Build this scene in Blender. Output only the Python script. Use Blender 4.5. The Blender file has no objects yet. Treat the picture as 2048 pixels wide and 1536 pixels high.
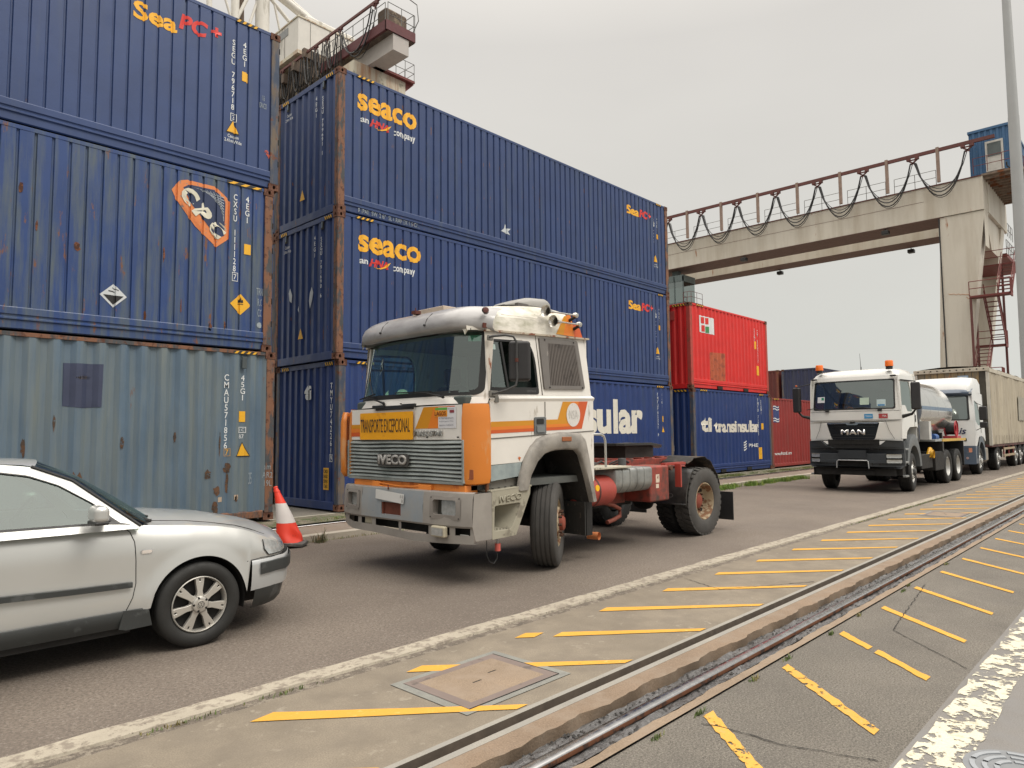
import bpy, bmesh, math, random
from math import radians as RAD, sin, cos, pi
from mathutils import Vector, Matrix
from mathutils.geometry import tessellate_polygon
random.seed(7)
sc = bpy.context.scene
col = sc.collection

# ------------------------------------------------------------------ camera
CAM = Vector((-7.2409, -11.5219, 1.6282))
cr = Vector((0.69030776, -0.72346084, -0.008922))
cu = Vector((-0.04586432, -0.05606256, 0.99737328))
cf = Vector((0.7220607, 0.68808532, 0.07188146))
cd = bpy.data.cameras.new('camera'); cam = bpy.data.objects.new('camera', cd); col.objects.link(cam)
m = Matrix.Identity(4)
for i in range(3):
    m[i][0] = cr[i]; m[i][1] = cu[i]; m[i][2] = -cf[i]; m[i][3] = CAM[i]
cam.matrix_world = m
cd.sensor_width = 36; cd.lens = 24.456; cd.clip_end = 5000; cd.clip_start = 0.05
sc.camera = cam
# ------------------------------------------------------------------ sky (overcast) and sun
SUN_EL, SUN_AZ = RAD(52), RAD(-68)       # azimuth measured from +x towards +y
w = bpy.data.worlds.new('World'); sc.world = w; w.use_nodes = True
nt = w.node_tree; N = nt.nodes; L = nt.links
bg = N['Background']
sky = N.new('ShaderNodeTexSky'); sky.sky_type = 'NISHITA'; sky.sun_disc = False
sky.sun_elevation = SUN_EL; sky.sun_rotation = RAD(90) - SUN_AZ
hs = N.new('ShaderNodeHueSaturation'); hs.inputs['Saturation'].default_value = 0.12
L.new(sky.outputs[0], hs.inputs['Color'])
sm = N.new('ShaderNodeMix'); sm.data_type = 'RGBA'; sm.blend_type = 'MULTIPLY'; sm.inputs[0].default_value = 1
L.new(hs.outputs[0], sm.inputs[6]); sm.inputs[7].default_value = (0.018, 0.018, 0.018, 1)
# cloud layer: bright deck overhead, paler towards the horizon, soft uneven patches
tc = N.new('ShaderNodeTexCoord'); sx = N.new('ShaderNodeSeparateXYZ'); L.new(tc.outputs['Generated'], sx.inputs[0])
rp = N.new('ShaderNodeValToRGB'); L.new(sx.outputs['Z'], rp.inputs[0])
e = rp.color_ramp.elements
e[0].position = 0.0; e[0].color = (0.66, 0.665, 0.62, 1)
e[1].position = 1.0; e[1].color = (3.9, 3.65, 3.35, 1)
for p_, c_ in ((0.12, (0.66, 0.66, 0.61, 1)), (0.30, (0.74, 0.72, 0.67, 1)), (0.50, (0.76, 0.73, 0.685, 1)), (0.60, (1.0, .95, .88, 1)), (0.78, (3.1, 2.92, 2.7, 1))):
    q_ = rp.color_ramp.elements.new(p_); q_.color = c_
nz = N.new('ShaderNodeTexNoise'); nz.inputs['Scale'].default_value = 1.6; nz.inputs['Detail'].default_value = 4
mp = N.new('ShaderNodeMapping'); mp.inputs['Scale'].default_value = (1, 1, 2.5)
L.new(tc.outputs['Generated'], mp.inputs[0]); L.new(mp.outputs[0], nz.inputs['Vector'])
mr = N.new('ShaderNodeMapRange'); mr.inputs[1].default_value = .3; mr.inputs[2].default_value = .7; mr.inputs[3].default_value = .95; mr.inputs[4].default_value = 1.05
L.new(nz.outputs[0], mr.inputs[0])
cm = N.new('ShaderNodeMix'); cm.data_type = 'RGBA'; cm.blend_type = 'MULTIPLY'; cm.inputs[0].default_value = 1
L.new(rp.outputs[0], cm.inputs[6]); L.new(mr.outputs[0], cm.inputs[7])
ad = N.new('ShaderNodeMix'); ad.data_type = 'RGBA'; ad.blend_type = 'ADD'; ad.inputs[0].default_value = 1
L.new(cm.outputs[2], ad.inputs[6]); L.new(sm.outputs[2], ad.inputs[7])
L.new(ad.outputs[2], bg.inputs[0]); bg.inputs[1].default_value = 0.88
sd = bpy.data.lights.new('sun', 'SUN'); sd.energy = 1.5; sd.angle = RAD(22); sd.color = (1, .95, .86)
so = bpy.data.objects.new('sun', sd); col.objects.link(so)
sv = Vector((cos(SUN_EL)*cos(SUN_AZ), cos(SUN_EL)*sin(SUN_AZ), sin(SUN_EL)))
so.rotation_euler = sv.to_track_quat('Z', 'Y').to_euler(); so.location = (0, -20, 40)
sc.view_settings.view_transform = 'Standard'; sc.view_settings.look = 'None'
sc.view_settings.exposure = 0.0; sc.view_settings.gamma = 1

# ------------------------------------------------------------------ materials
def srgb(r, g, b):
    f = lambda c: (c/255/12.92) if c/255 <= .04045 else ((c/255+.055)/1.055)**2.4
    return (f(r), f(g), f(b))
MATS = {}
def mat(name, c, rough=.6, metal=0, var=.12, vscale=3.0, c2=None, c2amt=0.0, c2scale=2.0, c2stretch=(1, 1, 1), c2sharp=.06,
        c3=None, c3amt=0.0, c3scale=8.0, c3stretch=(1, 1, 1), bump=0, bscale=40, grain=0, gscale=300, spec=.5, coat=0, alpha=1, trans=0, wear=0, wscale=30, noisedist=.004, emis=0):
    """base colour with soft variation, up to two noise-shaped patches (rust, grime), fine grain, optional worn-away holes"""
    if name in MATS: return MATS[name]
    M_ = bpy.data.materials.new(name); M_.use_nodes = True
    nt = M_.node_tree; N = nt.nodes; L = nt.links; b = N['Principled BSDF']; out = N['Material Output']
    tc = N.new('ShaderNodeTexCoord')
    def noise(scale, stretch=(1, 1, 1), det=5, rgh=.6, off=0):
        mp = N.new('ShaderNodeMapping'); mp.inputs['Scale'].default_value = stretch; mp.inputs['Location'].default_value = (off, off*.7, off*1.3)
        L.new(tc.outputs['Object'], mp.inputs[0])
        n = N.new('ShaderNodeTexNoise'); n.inputs['Scale'].default_value = scale; n.inputs['Detail'].default_value = det; n.inputs['Roughness'].default_value = rgh
        L.new(mp.outputs[0], n.inputs['Vector']); return n.outputs[0]
    def rng(s, a, b_, c_, d):
        r = N.new('ShaderNodeMapRange'); r.inputs[1].default_value = a; r.inputs[2].default_value = b_; r.inputs[3].default_value = c_; r.inputs[4].default_value = d
        L.new(s, r.inputs[0]); return r.outputs[0]
    def mix(a, b_, f, mode='MIX'):
        x = N.new('ShaderNodeMix'); x.data_type = 'RGBA'; x.blend_type = mode
        for s, i in ((f, 0), (a, 6), (b_, 7)):
            if isinstance(s, (int, float)): x.inputs[i].default_value = s if i == 0 else (s, s, s, 1)
            elif isinstance(s, tuple): x.inputs[i].default_value = (*s, 1)
            else: L.new(s, x.inputs[i])
        return x.outputs[2]
    cur = mix(c, rng(noise(vscale), .3, .7, 1-var, 1+var), 1.0, 'MULTIPLY')
    if grain: cur = mix(cur, rng(noise(gscale, det=2, rgh=.8), .35, .65, 1-grain, 1+grain), 1.0, 'MULTIPLY')
    if c2 and c2amt:
        t = .5 + (0.5-c2amt)*.5
        f = rng(noise(c2scale, c2stretch, 8, .65, 3.1), t-c2sharp/2, t+c2sharp/2, 0, 1); cur = mix(cur, c2, f)
    if c3 and c3amt:
        t = .5 + (0.5-c3amt)*.5
        f = rng(noise(c3scale, c3stretch, 8, .65, 9.7), t-.03, t+.03, 0, 1); cur = mix(cur, c3, f)
    L.new(cur, b.inputs['Base Color'])
    b.inputs['Roughness'].default_value = rough; b.inputs['Metallic'].default_value = metal
    b.inputs['Specular IOR Level'].default_value = spec; b.inputs['Coat Weight'].default_value = coat; b.inputs['Coat Roughness'].default_value = .08
    if rough > .15 and coat < .25:
        L.new(rng(noise(vscale*3, off=5), .3, .7, max(rough-.1, 0), min(rough+.1, 1)), b.inputs['Roughness'])
    if bump:
        bn = N.new('ShaderNodeBump'); bn.inputs['Strength'].default_value = bump; bn.inputs['Distance'].default_value = noisedist
        L.new(noise(bscale, det=4), bn.inputs['Height']); L.new(bn.outputs[0], b.inputs['Normal'])
    if trans: b.inputs['Transmission Weight'].default_value = trans
    if alpha < 1: b.inputs['Alpha'].default_value = alpha
    if wear:
        t = .5 + (0.5-wear)*.5
        L.new(rng(noise(wscale, det=8, rgh=.7, off=2), t-.015, t+.015, 1, 0), b.inputs['Alpha'])
    if emis: b.inputs['Emission Color'].default_value = (*c, 1); b.inputs['Emission Strength'].default_value = emis
    MATS[name] = M_; return M_
RUST = srgb(120, 68, 42); RUSTD = srgb(82, 50, 36); GRIME = srgb(84, 86, 84)

def glass(name, tint, alpha=.35, rough=.03):
    if name in MATS: return MATS[name]
    M_ = bpy.data.materials.new(name); M_.use_nodes = True; nt = M_.node_tree; N = nt.nodes; L = nt.links
    N.remove(N['Principled BSDF']); out = N['Material Output']
    tr = N.new('ShaderNodeBsdfTransparent'); tr.inputs[0].default_value = (*tint, 1)
    gl = N.new('ShaderNodeBsdfGlossy'); gl.inputs['Roughness'].default_value = rough; gl.inputs[0].default_value = (.9, 1, .97, 1)
    lw = N.new('ShaderNodeLayerWeight'); lw.inputs[0].default_value = .5
    pw = N.new('ShaderNodeMath'); pw.operation = 'POWER'; pw.inputs[1].default_value = 4.5; L.new(lw.outputs['Facing'], pw.inputs[0])
    mr = N.new('ShaderNodeMapRange'); mr.inputs[3].default_value = alpha*.2; mr.inputs[4].default_value = 1
    L.new(pw.outputs[0], mr.inputs[0])
    mx = N.new('ShaderNodeMixShader'); L.new(mr.outputs[0], mx.inputs[0]); L.new(tr.outputs[0], mx.inputs[1]); L.new(gl.outputs[0], mx.inputs[2])
    L.new(mx.outputs[0], out.inputs[0]); MATS[name] = M_; return M_

# ------------------------------------------------------------------ mesh helpers
class MB:
    def __init__(s): s.v = []; s.f = []; s.sm = []
    def add(s, vs, fs, smooth=False):
        o = len(s.v); s.v += [Vector(v) for v in vs]; s.f += [tuple(i+o for i in f) for f in fs]; s.sm += [smooth]*len(fs); return s
    def box(s, a, b, R=None, piv=None):
        x0, y0, z0 = a; x1, y1, z1 = b
        vs = [Vector((x, y, z)) for z in (z0, z1) for y in (y0, y1) for x in (x0, x1)]
        if R is not None:
            p = Vector(piv) if piv is not None else (Vector(a)+Vector(b))/2
            vs = [p + R @ (v-p) for v in vs]
        return s.add(vs, [(0, 2, 3, 1), (4, 5, 7, 6), (0, 1, 5, 4), (2, 6, 7, 3), (0, 4, 6, 2), (1, 3, 7, 5)])
    def beam(s, p, q, w, h, up=(0, 0, 1)):
        p = Vector(p); q = Vector(q); d = (q-p).normalized(); u = Vector(up)
        if abs(d.dot(u)) > .98: u = Vector((1, 0, 0))
        r = d.cross(u).normalized(); u = r.cross(d)
        vs = [c + r*a*w/2 + u*b*h/2 for c in (p, q) for a, b in ((-1, -1), (1, -1), (1, 1), (-1, 1))]
        return s.add(vs, [(0, 3, 2, 1), (4, 5, 6, 7), (0, 1, 5, 4), (1, 2, 6, 5), (2, 3, 7, 6), (3, 0, 4, 7)])
    def tube(s, pts, r, n=8, caps=True):
        pts = [Vector(p) for p in pts]; rs = r if isinstance(r, (list, tuple)) else [r]*len(pts)
        vs = []; fs = []; pu = None
        for i, p in enumerate(pts):
            d = (pts[min(i+1, len(pts)-1)] - pts[max(i-1, 0)]).normalized()
            if pu is None:
                pu = Vector((0, 0, 1)) if abs(d.z) < .9 else Vector((1, 0, 0))
            a = d.cross(pu).normalized(); pu = a.cross(d).normalized()
            for k in range(n):
                t = 2*pi*k/n; vs.append(p + a*cos(t)*rs[i] + pu*sin(t)*rs[i])
        for i in range(len(pts)-1):
            for k in range(n): fs.append((i*n+k, i*n+(k+1) % n, (i+1)*n+(k+1) % n, (i+1)*n+k))
        s.add(vs, fs, True)
        if caps:
            s.add(vs[:n], [tuple(range(n))[::-1]]); s.add(vs[-n:], [tuple(range(n))])
        return s
    def lathe(s, prof, o, axis, n=32, smooth=True, caps=False, a0=0, a1=2*pi):
        """prof = [(r, h)...] turned about axis through o"""
        o = Vector(o); ax = Vector(axis).normalized(); u = Vector((0, 0, 1)) if abs(ax.z) < .9 else Vector((1, 0, 0))
        a = ax.cross(u).normalized(); b = a.cross(ax); full = abs(a1-a0-2*pi) < 1e-6; m_ = n if full else n+1
        vs = [o + ax*h + (a*cos(a0+(a1-a0)*k/n) + b*sin(a0+(a1-a0)*k/n))*r for r, h in prof for k in range(m_)]
        fs = [(i*m_+k, i*m_+(k+1) % m_, (i+1)*m_+(k+1) % m_, (i+1)*m_+k) for i in range(len(prof)-1) for k in range(n)]
        s.add(vs, fs, smooth)
        return s
    def cyl(s, p, q, r, n=16, r2=None):
        p = Vector(p); q = Vector(q); l = (q-p).length
        s.lathe([(0.0001, 0), (r, 0)], p, q-p, n, False); s.lathe([(r, 0), (r if r2 is None else r2, l)], p, q-p, n)
        s.lathe([(r if r2 is None else r2, l), (0.0001, l)], p, q-p, n, False); return s
    def poly(s, outer, mp, t=0, holes=()):
        """flat plate: 2-D outline (with holes) mapped by mp(a, b, d); t = thickness along d"""
        loops = [list(outer)] + [list(h) for h in holes]
        flat = [p for l in loops for p in l]
        tri = tessellate_polygon([[Vector((p[0], p[1], 0)) for p in l] for l in loops])
        s.add([mp(p[0], p[1], 0) for p in flat], [tuple(x) for x in tri])
        if t:
            s.add([mp(p[0], p[1], t) for p in flat], [tuple(x)[::-1] for x in tri])
            for l in loops:
                n = len(l); vs = [mp(p[0], p[1], 0) for p in l] + [mp(p[0], p[1], t) for p in l]
                s.add(vs, [(i, (i+1) % n, n+(i+1) % n, n+i) for i in range(n)])
        return s
    def grid(s, rows, smooth=True, flip=False):
        n = len(rows[0]); vs = [p for r in rows for p in r]
        fs = [(i*n+j, i*n+j+1, (i+1)*n+j+1, (i+1)*n+j) for i in range(len(rows)-1) for j in range(n-1)]
        if flip: fs = [f[::-1] for f in fs]
        return s.add(vs, fs, smooth)
    def build(s, name, material, parent=None, bevel=0, seg=2, xf=None, angle=35, solid=0, sub=0, weld=True):
        me = bpy.data.meshes.new(name); vs = [xf(v) for v in s.v] if xf else s.v
        off = Vector(parent['o']) if parent is not None and 'o' in parent.keys() else Vector((0, 0, 0))
        me.from_pydata([v-off for v in vs], [], s.f)
        for p, q in zip(me.polygons, s.sm): p.use_smooth = True if (q or bevel) else False
        bm = bmesh.new(); bm.from_mesh(me)
        if weld: bmesh.ops.remove_doubles(bm, verts=bm.verts, dist=2e-4)
        bmesh.ops.dissolve_degenerate(bm, edges=bm.edges, dist=1e-5)
        bmesh.ops.recalc_face_normals(bm, faces=bm.faces)
        bm.to_mesh(me); bm.free()
        me.set_sharp_from_angle(angle=RAD(angle))
        me.materials.append(material)
        o = bpy.data.objects.new(name, me); col.objects.link(o)
        if parent is not None: o.parent = parent
        if parent is not None and 'o' in parent.keys(): o['o'] = parent['o']
        if solid:
            md = o.modifiers.new('solid', 'SOLIDIFY'); md.thickness = solid; md.offset = 0
        if sub:
            md = o.modifiers.new('sub', 'SUBSURF'); md.levels = sub; md.render_levels = sub
        if bevel:
            md = o.modifiers.new('bevel', 'BEVEL'); md.width = bevel; md.segments = seg; md.limit_method = 'ANGLE'; md.angle_limit = RAD(40); md.harden_normals = True
        return o
# parents: an Empty at the thing's base; children's vertices are stored relative to it
def thing(name, label, cat, loc=(0, 0, 0), group=None):
    o = bpy.data.objects.new(name, None); col.objects.link(o); o.location = loc; o['o'] = tuple(loc); o.empty_display_size = .3
    o['label'] = label; o['category'] = cat
    if group: o['group'] = group
    return o
def child(parent, name):      # sub-group carrying a part's own pieces
    o = bpy.data.objects.new(name, None); col.objects.link(o); o.parent = parent; o['o'] = parent['o']; return o
def tag(o, label, cat, group=None, kind=None):
    o['label'] = label; o['category'] = cat
    if group: o['group'] = group
    if kind: o['kind'] = kind
    return o
def struct(o): o['kind'] = 'structure'; return o
def copy_tree(o, parent=None):
    c = o.copy(); col.objects.link(c)
    if parent is not None: c.parent = parent
    for ch in list(o.children): copy_tree(ch, c)
    return c
def rrect(x0, z0, x1, z1, r, n=5):
    out = []
    for cx, cz, a in ((x1-r, z1-r, 0), (x0+r, z1-r, 90), (x0+r, z0+r, 180), (x1-r, z0+r, 270)):
        for k in range(n+1): t = RAD(a+90*k/n); out.append((cx+r*cos(t), cz+r*sin(t)))
    return out
def rpoly(pts, r, n=4):
    """round the corners of a polygon"""
    out = []; m_ = len(pts)
    for i in range(m_):
        p = Vector(pts[i]); a = Vector(pts[i-1]); b = Vector(pts[(i+1) % m_])
        rr = r[i] if isinstance(r, (list, tuple)) else r
        d1 = min(rr, (a-p).length*.48); d2 = min(rr, (b-p).length*.48)
        p1 = p+(a-p).normalized()*d1; p2 = p+(b-p).normalized()*d2
        for k in range(n+1):
            t = k/n; out.append(tuple(p1*(1-t)**2 + p*2*t*(1-t) + p2*t*t))
    return out
def SX(y, sign=-1):  # plate on a side plane y=const; d goes inwards (+y for the near side)
    return lambda a, b, d: Vector((a, y+(d if sign < 0 else -d), b))
def FX(x):           # plate on a plane x=const facing -x; a=y
    return lambda a, b, d: Vector((x+d, a, b))
def TZ(z): return lambda a, b, d: Vector((a, b, z-d))
def lerp(a, b, t): return a+(b-a)*t

# lettering: built-in font turned to mesh, mapped to a surface by mp(u, v, d)
def letters(body, size, mp, material, parent, name='lettering', bold=0, align='CENTER', sx=1.0, spacing=1.0, shear=0, line=1.0, depth=0, breaks=None, width=None, height=None):
    cu_ = bpy.data.curves.new('t', 'FONT'); cu_.body = body; cu_.size = size; cu_.offset = bold; cu_.align_x = align; cu_.align_y = 'CENTER'
    cu_.space_character = spacing; cu_.shear = shear; cu_.space_line = line; cu_.resolution_u = 3
    ob = bpy.data.objects.new('t', cu_); col.objects.link(ob)
    dg = bpy.context.evaluated_depsgraph_get(); dg.update()
    me = bpy.data.meshes.new_from_object(ob.evaluated_get(dg)); bpy.data.objects.remove(ob)
    bm = bmesh.new(); bm.from_mesh(me)
    if not bm.verts: bm.free(); return None
    x0 = min(v.co.x for v in bm.verts); x1 = max(v.co.x for v in bm.verts); z0 = min(v.co.y for v in bm.verts); z1 = max(v.co.y for v in bm.verts)
    fx = (width/(x1-x0)) if width else sx; fy = (height/(z1-z0)) if height else 1
    cx = (x0+x1)/2 if (width or align == 'CENTER') else 0; cy = (z0+z1)/2
    for v in bm.verts: v.co = Vector(((v.co.x-cx)*fx, (v.co.y-cy)*fy, 0))
    if breaks:
        a = min(v.co.x for v in bm.verts); b = max(v.co.x for v in bm.verts)
        for t in breaks:
            if a < t < b: bmesh.ops.bisect_plane(bm, geom=bm.verts[:]+bm.edges[:]+bm.faces[:], plane_co=(t, 0, 0), plane_no=(1, 0, 0))
    off = Vector(parent['o']) if parent is not None and 'o' in parent.keys() else Vector((0, 0, 0))
    for v in bm.verts: v.co = mp(v.co.x, v.co.y, 0) - off
    bm.to_mesh(me); bm.free()
    if not me.materials: me.materials.append(material)
    else: me.materials[0] = material
    for p_ in me.polygons: p_.material_index = 0
    o = bpy.data.objects.new(name, me); col.objects.link(o)
    if parent is not None: o.parent = parent
    if depth:
        md = o.modifiers.new('solid', 'SOLIDIFY'); md.thickness = depth; md.offset = 0
    return o
def SIDE(cx, cz, y):  # writing on a side seen from -y
    return lambda u, v, d: Vector((cx+u, y, cz+v))
def FRONT(cy, cz, x): # writing on a face seen from -x
    return lambda u, v, d: Vector((x, cy-u, cz+v))
# ================================================================== ground
M_asph = mat('asphalt', (.150, .124, .101), .9, var=.10, vscale=.5, c2=(.115, .094, .078), c2amt=.36, c2scale=.35, c2sharp=.3, c3=(.22, .19, .16), c3amt=.30, c3scale=55, grain=.42, gscale=48, bump=.8, bscale=110, noisedist=.008)
M_asph2 = mat('coarse_asphalt', (.155, .140, .118), .92, var=.12, vscale=.8, c2=(.115, .104, .09), c2amt=.38, c2scale=1.4, c2sharp=.3, c3=(.25, .23, .195), c3amt=.32, c3scale=90, grain=.5, gscale=85, bump=1, bscale=120, noisedist=.012)
M_asph3 = mat('smooth_asphalt', (.165, .155, .143), .75, var=.1, vscale=1.2, c2=(.17, .165, .16), c2amt=.4, c2scale=2.5, c2sharp=.2, grain=.22, gscale=140, bump=.4, bscale=150)
M_conc = mat('concrete', (.195, .165, .125), .9, var=.12, vscale=1.0, c2=(.145, .122, .094), c2amt=.4, c2scale=3, c2sharp=.3, c3=(.235, .205, .16), c3amt=.22, c3scale=9, grain=.2, gscale=110, bump=.5, bscale=90)
M_concr = mat('tan_concrete', (.22, .165, .115), .9, var=.14, vscale=1.5, c2=(.24, .185, .135), c2amt=.4, c2scale=4, c2sharp=.15, grain=.2, gscale=120, bump=.6, bscale=70)
M_concg = mat('grey_channel_concrete', (.25, .235, .205), .85, var=.1, c2=(.24, .23, .21), c2amt=.35, c2scale=4, c2sharp=.2, grain=.12, gscale=150, bump=.2)
M_dirt = mat('dirt_joint', (.12, .10, .08), .95, var=.3, vscale=6, c2=(.22, .19, .15), c2amt=.4, c2scale=18, grain=.4, gscale=150, bump=1, bscale=80, noisedist=.01)
M_kerb = mat('pale_kerb', (.33, .295, .235), .85, var=.1, c2=(.2, .17, .135), c2amt=.42, c2scale=14, c2sharp=.1, c3=(.12, .1, .08), c3amt=.2, c3scale=30, grain=.1, gscale=150, bump=.3)
M_pave = mat('pink_paving', (.20, .155, .12), .9, var=.12, vscale=1.2, c2=(.2, .165, .135), c2amt=.4, c2scale=2.5, c2sharp=.2, grain=.2, gscale=90, bump=.3)
M_yard = mat('yard_surface', (.17, .155, .13), .92, var=.2, vscale=1, grain=.25, gscale=60, bump=.5, bscale=60)
M_sludge = mat('wet_sludge', (.10, .098, .098), .32, var=.35, vscale=8, c2=(.03, .025, .022), c2amt=.36, c2scale=16, c2sharp=.1, c3=(.16, .16, .16), c3amt=.3, c3scale=22, bump=1, bscale=45, noisedist=.02)
M_dark = mat('dark_void', (.012, .011, .010), .9)
M_railtop = mat('polished_steel', (.46, .46, .46), .24, 1, var=.08, vscale=6, c2=(.3, .3, .3), c2amt=.3, c2scale=6, c2stretch=(.05, 1, 1))
M_railside = mat('rusty_steel', srgb(104, 66, 44), .75, .2, var=.2, vscale=8, c2=srgb(60, 42, 34), c2amt=.4, c2scale=10)
M_yel = mat('yellow_road_paint', srgb(196, 146, 52), .75, var=.06, c2=srgb(205, 160, 80), c2amt=.25, c2scale=14, wear=.12, wscale=24, grain=.08, gscale=150)
M_yelw = mat('worn_yellow_road_paint', srgb(198, 150, 62), .75, var=.08, c2=srgb(190, 150, 80), c2amt=.3, c2scale=20, wear=.36, wscale=16, grain=.1, gscale=150)
M_whi = mat('worn_white_road_paint', srgb(196, 190, 170), .8, var=.06, c2=srgb(180, 172, 150), c2amt=.3, c2scale=9, wear=.50, wscale=9, grain=.12, gscale=120)

XA, XB = -70, 700
def strip(name, y0, y1, z, m, x0=XA, x1=XB, z1=None):
    z1 = z if z1 is None else z1
    xs = [x0, -20, -12] + [i for i in range(-11, 30, 1)] + [40, 60, 100, 200, x1]
    xs = [x for x in xs if x0 <= x <= x1]
    o = MB().grid([[Vector((x, y0, z)) for x in xs], [Vector((x, y1, z1)) for x in xs]], False).build(name, m)
    return struct(o)
g = MB(); g.add([(-2500, -2500, -.35), (3000, -2500, -.35), (3000, 2500, -.35), (-2500, 2500, -.35)], [(0, 1, 2, 3)]); struct(g.build('ground', M_yard))
strip('quay_apron', -2000, -10.42, 0, M_asph3)
strip('pavement', -10.42, -9.37, 0, M_asph2)
strip('channel_kerb', -9.37, -9.305, 0.012, M_concr)
# trench with its rail: irregular broken edges
def wob(x, a=.012, s=0): return a*(sin(x*7.3+s)+.6*sin(x*17.1+s*2)+.5*sin(x*41+s)+.4*sin(x*93+s*3))
xs = [-9+.06*i for i in range(0, 420)] + [17+1.5*i for i in range(0, 90)] + [700]
t = MB()
t.grid([[Vector((x, -8.79, .002)) for x in xs], [Vector((x, -8.935+wob(x), .002)) for x in xs]], False)
t.grid([[Vector((x, -8.935+wob(x), .002)) for x in xs], [Vector((x, -8.925+wob(x, .01, 2), -.12)) for x in xs]], False)
struct(t.build('trench_edge', mat('broken_tan_concrete', (.20, .145, .10), .9, var=.14, vscale=1.5, c2=(.22, .17, .125), c2amt=.4, c2scale=4, c2sharp=.15, grain=.2, gscale=120, bump=1, bscale=50)))
t = MB(); t.grid([[Vector((x, -9.305+wob(x, .006, 5), .012)) for x in xs], [Vector((x, -9.30+wob(x, .012, 1), -.12)) for x in xs]], False)
t.grid([[Vector((x, -9.305, .012)) for x in xs], [Vector((x, -9.305+wob(x, .006, 5), .012)) for x in xs]], False)
struct(t.build('trench_wall', M_concr))
# sludge bed: uneven wet surface
rows = []
ys = [-9.33+.018*i for i in range(24)]
random.seed(3)
for x in xs:
    rows.append([Vector((x, y, -.036+.006*sin(x*5+y*30)+random.uniform(-.008, .010)+(-.035 if y > -8.985 else 0)+(-.012 if abs(y+9.125) < .06 else 0))) for y in ys])
struct(MB().grid(rows).build('trench_bed', M_sludge))
# crane rail in the trench
def rail(name, y, z, x0, x1, wd, parent, label, group):
    r = thing(name, label, 'rail', ((x0+x1)/2, y, z-.1), group)
    h = MB(); pr_ = [(-wd/2, -.035), (-wd/2-.001, -.014), (-wd/2+.001, -.010), (wd/2-.001, -.010), (wd/2+.001, -.014), (wd/2, -.035), (.012, -.05), (.012, -.11), (.07, -.12), (-.07, -.12), (-.012, -.11), (-.012, -.05)]
    a = [Vector((x0, y+p, z+q)) for p, q in pr_]; b = [Vector((x1, y+p, z+q)) for p, q in pr_]; n = len(pr_)
    h.add(a+b, [(i, (i+1) % n, n+(i+1) % n, n+i) for i in range(n) if i not in (2,)])
    h.build('rail_web', M_railside, r)
    k = MB(); cw = [(-wd/2+.001, -.010), (-wd/2+.004, -.004), (-wd/2+.012, -.001), (-wd/6, .001), (0, .0015), (wd/6, .001), (wd/2-.012, -.001), (wd/2-.004, -.004), (wd/2-.001, -.010)]
    k.grid([[Vector((xx, y+p, z+q)) for p, q in cw] for xx in (x0, x1)]); k.build('running_surface', M_railtop, r, angle=80)
    return r
rail('crane_rail', -9.125, 0.0, -12, 400, .075, None, 'shiny steel crane rail lying in the sludge-filled trench', None)
# debris lumps in the trench
random.seed(5); d = MB()
for i in range(900):
    x = -7+18*random.random()**1.6; side = random.random() < .5
    y = random.uniform(-8.98, -9.05) if side else random.uniform(-9.2, -9.29)
    r = random.uniform(.004, .014); c = Vector((x, y, -.034)); k = random.randint(4, 6)
    vs = [c+Vector((r*cos(2*pi*j/k)*random.uniform(.6, 1.4), r*sin(2*pi*j/k)*random.uniform(.6, 1.4), 0)) for j in range(k)]+[c+Vector((0, 0, r*.9))]
    d.add(vs, [(j, (j+1) % k, k) for j in range(k)])
tag(d.build('gravel', mat('black_debris', (.02, .018, .016), .6, var=.4, vscale=20)), 'black grit and stones scattered in the wet rail trench', 'gravel', kind='stuff')
# concrete channel with its slot (real groove)
c = MB(); c.add([(XA, -8.615, .003), (XB, -8.615, .003), (XB, -8.655, .003), (XA, -8.655, .003)], [(0, 1, 2, 3)])
c.add([(XA, -8.74, .003), (XB, -8.74, .003), (XB, -8.79, .003), (XA, -8.79, .003)], [(0, 1, 2, 3)])
cd_ = MB()
for y in (-8.655, -8.74):
    s_ = .03 if y == -8.655 else -.03
    cd_.add([(XA, y, .003), (XB, y, .003), (XB, y-s_*.5, -.10), (XA, y-s_*.5, -.10)], [(0, 1, 2, 3)])
c.add([(XA, -8.62, -.10), (XB, -8.62, -.10), (XB, -8.78, -.10), (XA, -8.78, -.10)], [(0, 1, 2, 3)])
struct(c.build('drain_channel', M_concg)); struct(cd_.build('drain_slot', mat('groove_dark_brown', (.075, .058, .044), .95, var=.3, vscale=6, bump=.5)))  # slot walls and floor coloured dark brown, channel top stays pale
s_ = strip('channel_bottom', -8.745, -8.65, -.075, mat('groove_dark_brown', (.055, .043, .033), .95, var=.3, vscale=6, bump=.5))
strip('concrete_apron', -8.615, -7.38, 0, M_conc)
strip('dirt_joint', -7.38, -7.27, -.004, M_dirt)
def kerbline(name, y0, y1, z, m, zb, amp=.008):
    xs_ = [-12+.15*i for i in range(200)] + [18+1.5*i for i in range(80)] + [700]
    k = MB(); k.grid([[Vector((x, y0+wob(x*.5, amp), z)) for x in xs_], [Vector((x, y1+wob(x*.6, amp, 3), z)) for x in xs_]], False)
    if zb is not None:
        k.grid([[Vector((x, y0+wob(x*.5, amp), z)) for x in xs_], [Vector((x, y0-.008+wob(x*.5, amp), zb)) for x in xs_]], False)
        k.grid([[Vector((x, y1+wob(x*.6, amp, 3), z)) for x in xs_], [Vector((x, y1+.005+wob(x*.6, amp, 3), zb)) for x in xs_]], False)
    return struct(k.build(name, m))
kerbline('kerb', -7.275, -7.11, .012, M_kerb, -.01)
strip('road', -7.16, -1.78, 0, M_asph)
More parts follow.
